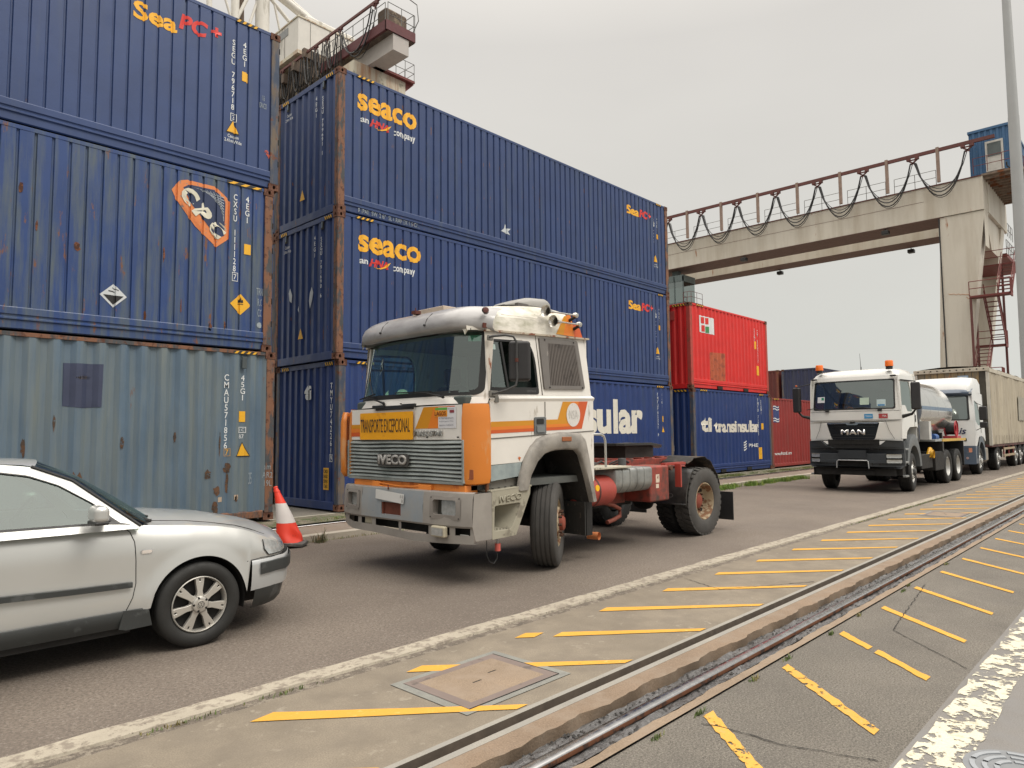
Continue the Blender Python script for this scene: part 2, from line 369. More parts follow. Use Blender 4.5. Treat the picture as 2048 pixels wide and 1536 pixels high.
kerbline('far_kerb', -1.80, -1.60, .095, mat('far_kerb_concrete', (.38, .34, .28), .85, var=.1, c2=(.3, .27, .22), c2amt=.3, c2scale=4, grain=.1, gscale=100, bump=.3), -.01, .004)
strip('footway', -1.61, -.72, .09, M_pave)
strip('rail_slot', -.72, -.55, .05, M_dirt)
strip('gravel_verge', -.55, -.02, .115, mat('verge_soil', (.16, .14, .10), .95, var=.25, vscale=2, c2=(.07, .09, .035), c2amt=.45, c2scale=5, c2sharp=.1, grain=.3, gscale=90, bump=1, bscale=60, noisedist=.015), z1=.17)
strip('slab_edge', -.02, .06, .175, mat('slab_concrete', (.42, .39, .32), .85, var=.15, vscale=3, grain=.15, gscale=90))
strip('container_yard', .06, 2000, .172, M_yard)
rail('siding_rail', -.60, .10, -30, 300, .06, None, 'dull steel rail running along the far kerb in front of the containers', None)

# slab cracks: thin dark fissures
def crack(pts, w_=.006, z=.006, name='crack'):
    p2 = []
    for a, b in zip(pts, pts[1:]):
        n = max(2, int((Vector(b)-Vector(a)).length/.04))
        for i in range(n):
            t_ = i/n; p2.append(Vector((lerp(a[0], b[0], t_)+random.uniform(-.008, .008), lerp(a[1], b[1], t_)+random.uniform(-.008, .008), z)))
    k = MB()
    for a, b in zip(p2, p2[1:]):
        d_ = (b-a).normalized(); nn = Vector((-d_.y, d_.x, 0))*w_*random.uniform(.3, 1)/2
        k.add([a-nn, a+nn, b+nn, b-nn], [(0, 1, 2, 3)])
    return struct(k.build(name, M_dark))
crack([(-3.62, -9.5), (-3.58, -9.6), (-3.57, -9.93), (-3.42, -10.4)], .010, name='pavement_crack')
crack([(1.2, -9.5), (-.9, -9.75), (-1.6, -10.42)], .009, name='pavement_crack')
crack([(-.2, -7.45), (-.45, -8.0), (.6, -8.6)], .012, name='slab_crack')
crack([(-6.2, -7.9), (-5.7, -8.3), (-5.9, -8.6)], .004, name='slab_crack')
# hatch markings on the apron
def mark(pts, m, jit=.006, z=.005, name='road_marking', n=14, gap=None):
    """pts: quad a,b,c,d (a-b and d-c long sides) with ragged edges"""
    a, b, c_, d_ = [Vector((*p, z)) for p in pts]; k = MB(); A = []; B = []
    for i in range(n+1):
        t_ = i/n; j = Vector((random.uniform(-jit, jit), random.uniform(-jit, jit), 0))*(0 if 0 < jit < .001 else 1)
        A.append(a.lerp(b, t_)+j); B.append(d_.lerp(c_, t_)+Vector((random.uniform(-jit, jit), random.uniform(-jit, jit), 0)))
    for i in range(n):
        if gap and gap[0] < i/n < gap[1]: continue
        k.add([A[i], A[i+1], B[i+1], B[i]], [(0, 1, 2, 3)])
    return struct(k.build(name, m))
random.seed(11)
for i in range(-1, 26):
    x = -5.25+1.10*i + (.02 if i % 2 else 0)
    g_ = (.08, .2) if i == 2 else None
    mark([(x-.07, -7.60), (x+1.09, -8.60), (x+1.19, -8.60), (x+.09, -7.57)], M_yel, .0022, n=10, gap=g_)
for i in range(-1, 26):
    x = -3.46+1.105*i
    j = .007 if i < 3 else .003
    mark([(x-.05, -9.46), (x-.77+.0, -10.25), (x-.68, -10.25), (x+.06, -9.46)], M_yelw if i < 2 else M_yel, j, n=26, gap=((.38, .44) if i == 2 else None))
mark([(-12, -10.69), (300, -10.69), (300, -10.45), (-12, -10.45)], M_whi, .012, .004, name='edge_line', n=2200)
# manhole covers
def cover(loc, label, s=1.0, sides=True):
    x, y = loc; r = thing('manhole_cover', label, 'manhole cover', (x, y, 0))
    W, H = .48*s, .37*s
    sur = MB(); out_ = [(x-W, y-H), (x+W, y-H), (x+W, y+H), (x-W, y+H)]; in_ = [(x-W*.86, y-H*.86), (x+W*.86, y-H*.86), (x+W*.86, y+H*.86), (x-W*.86, y+H*.86)]
    sur.poly(out_, TZ(.0045), 0, [in_]).build('surround', mat('cover_surround', (.19, .19, .17), .85, var=.12, c2=(.17, .17, .155), c2amt=.4, c2scale=5, grain=.15, gscale=150), r)
    fr = MB(); in2 = [(x-W*.70, y-H*.68), (x+W*.70, y-H*.68), (x+W*.70, y+H*.68), (x-W*.70, y+H*.68)]
    fr.poly(in_, TZ(.007), 0, [in2]).build('frame', mat('cover_frame', (.16, .125, .11), .8, var=.1, c2=(.1, .08, .07), c2amt=.3, c2scale=6), r)
    fl = MB(); slots = [rrect(x-.10, y-.018, x-.02, y-.005, .006), rrect(x+.10, y+.045, x+.18, y+.058, .006)]
    fl.poly(in2, TZ(.007), 0, slots).build('cover_plate', M_concr, r)
    sl = MB(); sl.poly(in2, TZ(.0058)).build('slot_shadow', M_dark, r)
    ed = MB()
    for a, b in ((in_[0], in_[1]), (in_[1], in_[2])): ed.beam((*a, .0075), (*b, .0075), .006, .002)
    ed.build('joint', M_dark, r)
    return r
# copied orientation: rectangle aligned with the rail
cover((-3.94, -8.08), 'rectangular concrete manhole cover with two lifting slots, crossed by yellow stripes in the foreground')
cover((8.4, -8.19), 'distant rectangular manhole cover in the striped concrete apron ahead of the tanker truck', 1.0)
r = thing('manhole_cover', 'round pale grey iron manhole cover at the bottom right beside the white line', 'manhole cover', (-3.10, -10.90, 0))
k = MB()
k.cyl((-3.10, -10.90, -.02), (-3.10, -10.90, .006), .24, 48).build('plate', mat('iron_cover', (.22, .23, .24), .55, .3, var=.15), r)
k = MB()
for rr in (.10, .15, .20):
    for q in range(6): k.lathe([(rr-.011, 0), (rr-.011, .006), (rr+.011, .006), (rr+.011, 0)], (-3.10, -10.90, .006), (0, 0, 1), 8, False, a0=q*pi/3+.08, a1=(q+1)*pi/3-.08)
k.build('rim_pattern', mat('iron_cover_raised', (.34, .36, .38), .5, .4, var=.1), r)

# ------------------------------------------------------------------ weeds and grass
def grass(name, spots, label, h=(.03, .09), colr=(.10, .17, .03), seed=1):
    random.seed(seed); k = MB()
    for (x, y, z, sx_, sy_, n, hh) in spots:
        for i in range(n):
            px, py = random.gauss(x, sx_), random.gauss(y, sy_); ht = random.uniform(*h)*hh; a = random.uniform(0, 2*pi); lean = random.uniform(.1, .8)*ht; w_ = random.uniform(.002, .005)*(1+hh*.4)
            d_ = Vector((cos(a), sin(a), 0)); s1 = Vector((-sin(a), cos(a), 0))*w_; b = Vector((px, py, z))
            k.add([b-s1, b+s1, b+d_*lean*.4+s1*.8+Vector((0, 0, ht*.6)), b+d_*lean*.4-s1*.8+Vector((0, 0, ht*.6)), b+d_*lean+Vector((0, 0, ht))], [(0, 1, 2, 3), (3, 2, 4)])
    o = k.build(name, mat(name+'_leaf', colr, .7, var=.5, vscale=12, c2=(colr[0]*2.2, colr[1]*1.3, colr[2]*1.8), c2amt=.4, c2scale=9), weld=False)
    return tag(o, label, 'grass', kind='stuff')
sp = [(lerp(9.2, 17.5, random.random()), random.gauss(-1.98, .10), 0, .12, .05, 60, 1.5) for i in range(110)]
grass('grass', sp, 'bright green grass against the far kerb beyond the old truck', (.04, .10), (.12, .21, .03), 2)
sp = [(lerp(5, 26, random.random()), random.uniform(-.5, -.08), .13, .15, .05, 40, 1.0) for i in range(170)] + [(lerp(-4, 5, random.random()), random.uniform(-.5, -.1), .13, .12, .05, 22, .7) for i in range(70)]
grass('verge_grass', sp, 'mossy grass strip along the rail in front of the containers', (.02, .06), (.10, .14, .03), 3)
sp = []
for (u, v_) in ((-3.95, -9.42), (-3.5, -9.43), (-2.75, -9.42), (-2.2, -9.41), (-1.35, -9.42), (.7, -9.42), (1.0, -9.39), (2.6, -9.4), (-.6, -9.4)): sp.append((u, v_, 0, .03, .006, 34, .35))
for x in (-5.6, -4.95, 6.4, 7.2, 8, 9, 9.6, 10.3, 11, 11.6, 12.4): sp.append((x, -7.33, 0, .12 if x < 0 else .4, .012, 50 if x < 0 else 90, .28))
for x in (-1.5, -1.0, -.4, .3, .9, 1.6, 3, 4, 5, 6.2, 7.4, 8.4): sp.append((x, -1.84, 0, .2, .02, 45, .45))
grass('weeds', sp, 'small green weeds sprouting from the joints of the paving', (.04, .1), (.10, .14, .04), 4)
sp = [(-1.48, -1.95, 0, .05, .04, 60, 1.5), (-1.40, -1.93, 0, .02, .02, 8, 3.0)]
grass('weed_clump', sp, 'scruffy weed clump at the kerb just right of the traffic cone', (.05, .1), (.11, .12, .05), 6)
# ================================================================== shipping containers
def paint(name, c, rust=.2, grime=.3, grimec=(.10, .115, .11), gscale=2.0, rscale=5, rough=.48):
    return mat(name, c, rough, var=.12, vscale=1.3, c2=grimec, c2amt=grime, c2scale=gscale, c2stretch=(3.5, 3.5, .28), c2sharp=.30,
               c3=srgb(112, 74, 52), c3amt=rust, c3scale=rscale, c3stretch=(2.4, 2.4, .55), bump=.15, bscale=25, grain=.04, gscale=200)
M_seaA = paint('seaco_blue_paint', (.021, .045, .135), .17, .16, (.055, .08, .13))
M_seaB = paint('seaco_blue_paint_lower', (.019, .043, .14), .16, .15, (.055, .08, .13))
M_seaT = paint('clean_blue_paint', (.023, .050, .15), .06, .08, (.045, .07, .14))
M_cpc = paint('weathered_blue_paint', (.018, .050, .17), .20, .36, (.095, .12, .12), 2.6, 4)
M_cma = paint('faded_grey_blue_paint', (.095, .145, .20), .13, .42, (.16, .19, .19), 1.6, 2.2)
M_trn = paint('transinsular_blue_paint', (.014, .038, .15), .12, .12, (.045, .07, .13))
M_red = paint('bright_red_paint', (.62, .018, .014), .06, .15, (.5, .03, .025))
M_dred = paint('dull_red_paint', (.26, .030, .028), .14, .3, (.20, .045, .04))
M_mar = paint('maroon_paint', (.125, .026, .022), .2, .3, (.10, .035, .03))
M_nav = paint('navy_paint', (.030, .036, .085), .14, .3, (.06, .065, .08))
M_post = mat('rusty_post', (.055, .060, .066), .75, var=.2, vscale=3, c2=srgb(122, 84, 62), c2amt=.53, c2scale=3.2, c2stretch=(2.5, 2.5, .7), c2sharp=.1, c3=srgb(84, 52, 38), c3amt=.32, c3scale=9, bump=.3)
M_postb = mat('blue_grey_post', (.045, .062, .10), .7, var=.2, vscale=3, c2=srgb(104, 92, 80), c2amt=.45, c2scale=3.2, c2stretch=(2.5, 2.5, .5), c2sharp=.15, c3=srgb(104, 62, 42), c3amt=.25, c3scale=6, bump=.3)
M_postr = mat('red_post', (.38, .055, .04), .7, var=.15, c2=srgb(120, 74, 52), c2amt=.3, c2scale=6)
M_postm = mat('maroon_post', (.16, .05, .035), .75, var=.2, c2=srgb(116, 70, 48), c2amt=.4, c2scale=5)
M_cast = mat('rusty_casting', srgb(108, 74, 58), .85, .1, var=.2, vscale=8, c2=srgb(80, 48, 34), c2amt=.45, c2scale=10, bump=.5, bscale=60)
M_lw = mat('white_lettering', srgb(215, 218, 218), .6, var=.05, c2=(.3, .34, .4), c2amt=.22, c2scale=20)
M_ly = mat('yellow_lettering', srgb(238, 176, 44), .55, var=.04, c2=srgb(200, 140, 50), c2amt=.2, c2scale=9)
M_lr = mat('red_lettering', srgb(208, 52, 44), .55, var=.05)
M_stk = mat('yellow_sticker', srgb(228, 172, 40), .55, var=.05)
M_blk = mat('black_lettering', (.012, .012, .012), .6)
M_hzb = mat('hazard_black', (.03, .028, .025), .6)
M_chalk = mat('chalk', srgb(150, 160, 165), .9, wear=.3, wscale=60)
M_lo = mat('orange_lettering', srgb(214, 128, 72), .6, var=.08, c2=(.2, .2, .2), c2amt=.25, c2scale=12, wear=.15, wscale=18)

def corr(x0, x1, pitch, flat, slope, depth):
    """profile of a corrugated panel: list of (x, d) breakpoints; d = inward depth"""
    n = max(1, int(round((x1-x0)/pitch))); p = (x1-x0)/n; out = []; fl = flat*p; sl = slope*p; inn = p-fl-2*sl
    for i in range(n):
        a = x0+i*p; out += [(a, 0), (a+fl, 0), (a+fl+sl, depth), (a+fl+sl+inn, depth)]
    out.append((x1, 0)); return out
def prof_at(pr_, x):
    if x <= pr_[0][0]: return pr_[0][1]
    lo, hi = 0, len(pr_)-1
    while hi-lo > 1:
        md = (lo+hi)//2
        if pr_[md][0] <= x: lo = md
        else: hi = md
    (a, d), (b, e_) = pr_[lo], pr_[hi]
    return d if b-a < 1e-9 else lerp(d, e_, (x-a)/(b-a))
def casting(parent, x, y, z, sx_, sy_, top, m):
    """corner casting with open apertures on the three outer faces; x, y, z = outer corner; sx_, sy_ = inward directions"""
    A, B, C_ = .178, .162, .118; t = .028; k = MB(); z0 = z-C_ if top else z
    hole = rrect(.055, .025, .105, .092, .024)
    k.poly([(0, 0), (A, 0), (A, C_), (0, C_)], lambda a, b, d: Vector((x+sx_*a, y+sy_*(d-.003), z0+b)), t, [hole])
    k.poly([(0, 0), (B, 0), (B, C_), (0, C_)], lambda a, b, d: Vector((x+sx_*(d-.003), y+sy_*a, z0+b)), t, [rrect(.05, .025, .1, .092, .024)])
    zz = z if top else z0
    k.box((min(x+sx_*.004, x+sx_*A), min(y+sy_*.004, y+sy_*B), min(zz, zz+(-.02 if top else .02))), (max(x+sx_*.004, x+sx_*A), max(y+sy_*.004, y+sy_*B), max(zz, zz+(-.02 if top else .02))))
    k.box((min(x+sx_*A, x+sx_*(A-.02)), min(y+sy_*.03, y+sy_*B), z0+.01), (max(x+sx_*A, x+sx_*(A-.02)), max(y+sy_*.03, y+sy_*B), z0+C_-.01))
    k.box((min(x+sx_*.03, x+sx_*A), min(y+sy_*B, y+sy_*(B-.02)), z0+.01), (max(x+sx_*.03, x+sx_*A), max(y+sy_*B, y+sy_*(B-.02)), z0+C_-.01))
    return k.build('corner_casting', m, parent)
def hazard(parent, x, z, w_, h_, y, axis='x', n=4):
    mpf = (lambda a, b, d: Vector((x+a, y, z+b))) if axis == 'x' else (lambda a, b, d: Vector((y, x+a, z+b)))
    k = MB(); k.poly([(0, 0), (w_, 0), (w_, h_), (0, h_)], mpf); k.build('hazard_stripe', M_hzb, parent)
    off = -.003; mp2 = (lambda a, b, d: Vector((x+a, y+off, z+b))) if axis == 'x' else (lambda a, b, d: Vector((y+off, x+a, z+b)))
    k = MB(); p = w_/n; sg = 1
    for i in range(n):
        a = i*p+.12*p; k.poly([(a, h_*.08), (a+p*.45, h_*.08), (min(a+p*.85, w_), h_*.92), (min(a+p*.4, w_), h_*.92)], mp2)
    return k.build('hazard_stripe', M_stk, parent)
def container(name, label, x0, y0, z0, Ln, W, H, mp_, mpost, group, style='seaco', lash='', castm=None, dent=False, band=True, forks=False, endseed=0):
    r = thing('shipping_container', label, 'shipping container', (x0, y0, z0), group); r['o'] = (x0, y0, z0)
    castm = castm or M_cast; x1 = x0+Ln; y1 = y0+W; z1 = z0+H
    pitch, flat, slope, depth = dict(seaco=(.209, .72, .07, .030), cma=(.287, .26, .24, .045), small=(.28, .26, .24, .036), seapc=(.211, .80, .05, .026))[style]
    pw = .15; pa = x0+pw; pb = x1-pw; zb = z0+(.335 if band else .16); zt = z1-.065
    P = corr(pa, pb, pitch, flat, slope, depth)
    rnd = random.Random(int(x0*100+z0*10+77))
    def row(z, k=0): return [Vector((x, y0+.012+d+(rnd.uniform(-.003, .003) if dent else 0), z)) for x, d in P]
    zs = [zb+(zt-zb)*i/5 for i in range(6)]
    k = MB(); k.grid([row(z) for z in zs], False); k.build('side_panel', mp_, r, angle=25)
    k = MB(); k.grid([[Vector((x0+.15, y1-.02, z0+.1)), Vector((x1-.15, y1-.02, z0+.1))], [Vector((x0+.15, y1-.02, z1-.05)), Vector((x1-.15, y1-.02, z1-.05))]], False); k.build('side_panel', mp_, r)
    # end panels
    for s_, xe in ((1, x0), (-1, x1)):
        Q = corr(y0+.14, y1-.14, .245, .3, .2, .04); k = MB()
        k.grid([[Vector((xe+s_*(.015+d), y, z)) for y, d in Q] for z in (z0+.16, z1-.1)], False); k.build('end_panel', mp_, r, angle=25)
        k = MB(); k.box((min(xe+s_*.004, xe+s_*.1), y0+.165, z1-.112), (max(xe+s_*.004, xe+s_*.1), y1-.165, z1-.012)).box((min(xe+s_*.004, xe+s_*.1), y0+.165, z0+.01), (max(xe+s_*.004, xe+s_*.1), y1-.165, z0+.165))
        k.build('end_rail', mp_, r, bevel=.006)
        for (ya, yb) in ((y0+.003, y0+.14), (y1-.14, y1-.003)):
            k = MB(); k.box((min(xe+s_*.003, xe+s_*(pw+.005)), ya, z0+.118), (max(xe+s_*.003, xe+s_*(pw+.005)), yb, z1-.118))
            k.build('corner_post', mpost, r, bevel=.012)
        for y_, sy_ in ((y0, 1), (y1, -1)):
            for tp in (0, 1): casting(r, xe, y_, z1 if tp else z0, s_, sy_, tp, castm)
    # roof and top rails
    k = MB(); Q = corr(x0+.18, x1-.18, .42, .4, .1, .02)
    k.grid([[Vector((x, y, z1-.012-d)) for x, d in Q] for y in (y0+.06, y1-.06)], False); k.build('roof_panel', mp_, r, angle=25)
    k = MB(); k.box((x0+.178, y0+.006, z1-.066), (x1-.178, y0+.066, z1-.008)); k.build('top_rail', mp_ if style != 'cma' else mpost, r, bevel=.004)
    k = MB(); k.box((x0+.178, y1-.066, z1-.066), (x1-.178, y1-.006, z1-.008)); k.build('top_rail', mp_, r)
    # bottom rail: stepped pressed channel
    if band:
        sec = [(.04, zb+.004), (.012, zb), (.006, zb-.012), (.006, z0+.235), (.022, z0+.222), (.024, z0+.20), (.006, z0+.185), (.006, z0+.165), (.03, z0+.150), (.03, z0+.045), (.05, z0+.03)]
    else:
        sec = [(.05, zb+.01), (.02, zb), (.008, zb-.01), (.008, z0+.05), (.05, z0+.035)]
    k = MB(); xa_, xb_ = (x0+.178 if not band else x0+.155), (x1-.178 if not band else x1-.155)
    k.grid([[Vector((xa_, y0+d, z)) for d, z in sec], [Vector((xb_, y0+d, z)) for d, z in sec]], False)
    k.grid([[Vector((xa_, y1-d, z)) for d, z in sec], [Vector((xb_, y1-d, z)) for d, z in sec]], False)
    k.build('bottom_rail', mp_ if style != 'cma' else mpost, r, angle=20)
    k = MB(); k.box((x0+.1, y0+.06, z0+.05), (x1-.1, y1-.06, z0+.16)); k.build('floor', M_hzb, r)
    if forks:
        k = MB()
        for c_ in (x0+Ln*.5-1.02, x0+Ln*.5+1.02): k.box((c_-.18, y0-.001, z0+.035), (c_+.18, y0+.12, z0+.14))
        k.build('fork_pocket', M_dark, r)
    if lash:
        k = MB()
        for z in (z0+.45, z0+.85, z0+1.3, z0+1.75, z0+2.2, z0+2.55):
            if 'R' in lash: k.box((x1-.016, y0+.0, z), (x1+.002, y0+.05, z+.10))
            if 'L' in lash: k.box((x0-.002, y0+.0, z), (x0+.016, y0+.05, z+.10))
        k.build('lashing_slot', M_dark, r)
    r['P'] = 0; PROF[r.name] = (P, y0+.012, depth)
    return r
PROF = {}
def sidewrite(c_, body, cx, cz, material, width=None, height=None, name='lettering', **kw):
    P, yb, dp = PROF[c_.name]
    mp_ = lambda u, v, d: Vector((cx+u, yb+prof_at(P, cx+u)-.005, cz+v))
    br = [p[0]-cx for p in P if abs(p[0]-cx) < (width or 1.5)]
    return letters(body, 1, mp_, material, c_, name, width=width, height=height, breaks=br, **kw)
def sidepoly(c_, pts, material, name='logo', lift=.006, holes=()):
    """painted shape on the corrugated side: cut along the folds and laid on them"""
    P, yb, dp = PROF[c_.name]; bm = bmesh.new(); k = MB(); k.poly(pts, lambda a, b, d: Vector((a, b, 0)), 0, holes)
    vs = [bm.verts.new(v) for v in k.v]
    for f in k.f:
        try: bm.faces.new([vs[i] for i in f])
        except ValueError: pass
    xa_ = min(v.co.x for v in bm.verts); xb_ = max(v.co.x for v in bm.verts)
    for px, _ in P:
        if xa_ < px < xb_: bmesh.ops.bisect_plane(bm, geom=bm.verts[:]+bm.edges[:]+bm.faces[:], plane_co=(px, 0, 0), plane_no=(1, 0, 0))
    o3 = Vector(c_['o'])
    for v in bm.verts: v.co = Vector((v.co.x, yb+prof_at(P, v.co.x)-lift, v.co.y))-o3
    me = bpy.data.meshes.new(name); bm.to_mesh(me); bm.free(); me.materials.append(material)
    o = bpy.data.objects.new(name, me); col.objects.link(o); o.parent = c_; return o
def stack(s): return '\n'.join(s)
def serial(c_, s_, cx, z0, z1, w_=.075, m=None): return sidewrite(c_, stack(s_), cx, (z0+z1)/2, m or M_lw, width=w_, height=z1-z0, name='serial_number', bold=.012, line=.85)
def endwrite(c_, body, cy, cz, x, material, width, height, name='lettering', **kw):
    return letters(body, 1, FRONT(cy, cz, x-.004), material, c_, name, width=width, height=height, **kw)
def tri(cx, cz, w_, h_): return [(cx-w_/2, cz-h_/2), (cx+w_/2, cz-h_/2), (cx, cz+h_/2)]
def sq(cx, cz, w_, h_): return [(cx-w_/2, cz-h_/2), (cx+w_/2, cz-h_/2), (cx+w_/2, cz+h_/2), (cx-w_/2, cz+h_/2)]
def dia(cx, cz, w_, h_): return [(cx-w_/2, cz), (cx, cz-h_/2), (cx+w_/2, cz), (cx, cz+h_/2)]
ZB, H9 = .20, 2.896
GS = 'shipping containers stacked along the quay road'
XL = -1.298; L40 = 12.192
# ---- left stack
c = container('shipping_container', 'clean blue container lettered SeaPC+, top of the leftmost stack', XL-L40, -.115, ZB+2*H9, L40, 2.46, H9, M_seaT, M_postb, GS, 'seapc', lash='R')
sidewrite(c, 'Sea', -3.42, 8.32, M_ly, width=.66, height=.30, bold=.03, shear=0, name='logo')
sidewrite(c, 'PC', -2.83, 8.42, M_lr, width=.47, height=.27, bold=.04, shear=.18, name='logo')
sidewrite(c, '+', -2.45, 8.47, M_lr, width=.17, height=.17, bold=.04, name='logo')
serial(c, 'SEGU 796718', -2.15, 7.22, 8.47); sidewrite(c, '3', -2.13, 7.09, M_lw, width=.05, height=.08, name='serial_number')
sidepoly(c, sq(-2.13, 7.09, .11, .14), M_lw, 'check_digit_box', holes=[sq(-2.13, 7.09, .09, .12)])
serial(c, '4EG1', -1.955, 8.06, 8.5); sidepoly(c, sq(-1.94, 7.88, .11, .17), M_stk, 'height_sticker', .006); sidewrite(c, '2.9m\n9\'6"', -1.94, 7.88, M_blk, width=.09, height=.12, name='height_sticker_text')
sidepoly(c, tri(-2.14, 6.92, .24, .24), M_hzb, 'warning_sticker', .006); sidepoly(c, tri(-2.14, 6.92, .20, .20), M_stk, 'warning_sticker', .009)
sidewrite(c, 'Caution\n2.41m Wide', -2.13, 6.71, M_lw, width=.30, height=.14, bold=.008, name='caution_text')
hazard(c, -2.12, ZB+3*H9-.072, .40, .06, -.116)
sidewrite(c, '116\nDRACO', -1.60, 7.55, M_chalk, width=.13, height=.24, name='chalk_note')
sidepoly(c, [(-1.55, 6.62), (-1.47, 6.56), (-1.44, 6.62), (-1.50, 6.70), (-1.56, 6.68)], mat('orange_scrape', srgb(190, 92, 70), .8, wear=.45, wscale=30), 'scrape')
c = container('shipping_container', 'weathered blue container with an orange-bordered CPC emblem, middle of the leftmost stack', XL-.08-L40, -.115, ZB+H9, L40, 2.46, H9, M_cpc, M_post, GS, 'seapc', lash='R', dent=True)
poly_ = [(-3.11, 5.58), (-2.99, 5.76), (-2.87, 5.80), (-2.41, 5.80), (-2.23, 5.67), (-2.16, 5.60), (-2.17, 4.96), (-2.38, 4.78), (-2.73, 5.06), (-3.04, 5.44)]
sidepoly(c, poly_, M_lo, 'emblem_border', .006)
cx_ = sum(p[0] for p in poly_)/10; cz_ = sum(p[1] for p in poly_)/10
inn = [(-2.93, 5.66), (-2.84, 5.73), (-2.42, 5.74), (-2.27, 5.63), (-2.24, 5.56), (-2.25, 5.0), (-2.36, 4.93), (-2.80, 5.42)]
sidepoly(c, inn, mat('emblem_navy', (.02, .035, .09), .6), 'emblem_field', .009)
for i_ in range(9):
    a_ = -2.78+i_*.055; sidepoly(c, [(a_, 5.70), (a_+.008, 5.70), (-2.262, 5.50-i_*.05+.15), (-2.268, 5.488-i_*.05+.15)] if a_ < -2.3 else sq(-2.4, 5.5, .01, .01), mat('emblem_line', srgb(170, 178, 186), .7, wear=.2, wscale=40), 'emblem_line', .012)
P, yb, dp = PROF[c.name]
def diagm(cx, cz, ang):
    ca, sa = cos(ang), sin(ang)
    return lambda u, v, d: Vector((cx+u*ca-v*sa, yb+prof_at(P, cx+u*ca-v*sa)-.016, cz+u*sa+v*ca))
for ch_, qx, qz in (('C', -2.83, 5.54), ('P', -2.61, 5.30), ('C', -2.37, 5.08)):
    letters(ch_, 1, diagm(qx, qz, RAD(-46)), mat('cream_lettering', srgb(206, 202, 184), .6, var=.1, wear=.12, wscale=20), c, 'emblem_letter', width=.26, height=.27, bold=.06)
letters('COMPAGNIE DE CONTENEURS', 1, diagm(-2.80, 5.22, RAD(-48)), M_lo, c, 'emblem_text', width=.55, height=.05)
serial(c, 'CXSU 111128', -2.065, 4.42, 5.76); sidewrite(c, '7', -2.05, 4.33, M_lw, width=.05, height=.09, name='serial_number'); sidepoly(c, sq(-2.05, 4.33, .10, .15), M_lw, 'check_digit_box', holes=[sq(-2.05, 4.33, .085, .13)])
serial(c, '4EG1', -1.855, 5.30, 5.77); sidepoly(c, sq(-1.84, 4.84, .12, .18), M_stk, 'height_sticker'); sidewrite(c, '2.9m\n9\'6"', -1.84, 4.84, M_blk, width=.09, height=.12, name='height_sticker_text')
sidepoly(c, dia(-1.945, 3.87, .36, .36), M_stk, 'oxidiser_placard'); k = MB()
sidepoly(c, [(-1.99, 3.90), (-1.90, 3.90), (-1.905, 3.96), (-1.925, 3.94), (-1.945, 4.0), (-1.965, 3.94), (-1.985, 3.96)], M_blk, 'placard_flame', .009); sidepoly(c, sq(-1.945, 3.875, .09, .012), M_blk, 'placard_flame', .009)
sidepoly(c, dia(-3.90, 3.75, .37, .36), mat('white_placard', srgb(200, 204, 206), .6, var=.05), 'corrosive_placard'); sidepoly(c, [(-4.04, 3.755), (-3.90, 3.61), (-3.76, 3.755)], M_blk, 'placard_black', .009)
sidepoly(c, [(-3.97, 3.81), (-3.88, 3.80), (-3.88, 3.815), (-3.97, 3.825)], M_blk, 'placard_symbol', .009); sidepoly(c, [(-3.92, 3.86), (-3.83, 3.83), (-3.83, 3.842), (-3.92, 3.872)], M_blk, 'placard_symbol', .009)
hazard(c, -2.22, ZB+2*H9-.072, .62, .055, -.118, n=3)
sidewrite(c, 'TRIN\nR.C\nCC', -1.60, 3.95, M_chalk, width=.13, height=.5, name='chalk_note'); sidepoly(c, [(-1.60+.05*cos(i*pi/6), 3.55+.05*sin(i*pi/6)) for i in range(12)], M_chalk, 'chalk_mark')
k = MB()
for px, pz, ln, ht in ((-5.1, 5.1, .05, .25), (-4.4, 4.4, .10, .14), (-2.92, 3.72, .02, .3), (-3.45, 3.5, .03, .2), (-2.2, 3.48, .04, .22), (-4.9, 4.6, .03, .2), (-3.2, 4.5, .03, .3), (-2.45, 3.42, .07, .16)):
    rn = random.Random(int(px*77)); pts = [(px+ln*cos(a)*rn.uniform(.5, 1.1)*.6, pz+ht*sin(a)*rn.uniform(.5, 1.1)*.5) for a in [i*pi/5 for i in range(10)]]
    sidepoly(c, pts, mat('rust_patch', srgb(116, 70, 46), .85, var=.25, c2=srgb(70, 42, 30), c2amt=.45, c2scale=20, wear=.2, wscale=30), 'rust_patch')
c = container('shipping_container', 'faded grey-blue container with a dark patched square, bottom of the leftmost stack', XL-L40, -.115, ZB, L40, 2.44, H9, M_cma, M_post, GS, 'cma', lash='R', band=False, dent=True)
serial(c, 'CMAU571856', -2.135, 1.43, 2.67, .085); sidewrite(c, '7', -2.11, 1.37, M_stk, width=.05, height=.09, name='serial_number'); sidepoly(c, sq(-2.11, 1.37, .1, .13), mat('check_box_tan', srgb(190, 150, 90), .7), 'check_digit_box', holes=[sq(-2.11, 1.37, .085, .115)])
serial(c, '45G1', -1.858, 2.24, 2.67, .085)
k = MB().box((-1.90, -.128, 2.78), (-1.82, -.10, 2.98)).build('document_holder', mat('holder_grey', (.06, .075, .08), .6), c, bevel=.006)
sidepoly(c, sq(-1.865, 1.965, .12, .18), M_stk, 'height_sticker'); sidewrite(c, '2.9m\n9\'6"', -1.865, 1.965, M_blk, width=.09, height=.12, name='height_sticker_text')
sidepoly(c, sq(-1.86, 1.74, .14, .10), M_lw, 'country_box', holes=[sq(-1.86, 1.74, .12, .08)]); sidewrite(c, 'I C', -1.86, 1.74, M_lw, width=.09, height=.05, name='country_box_text'); sidewrite(c, '87', -1.87, 1.63, M_lw, width=.09, height=.07, name='country_box_text')
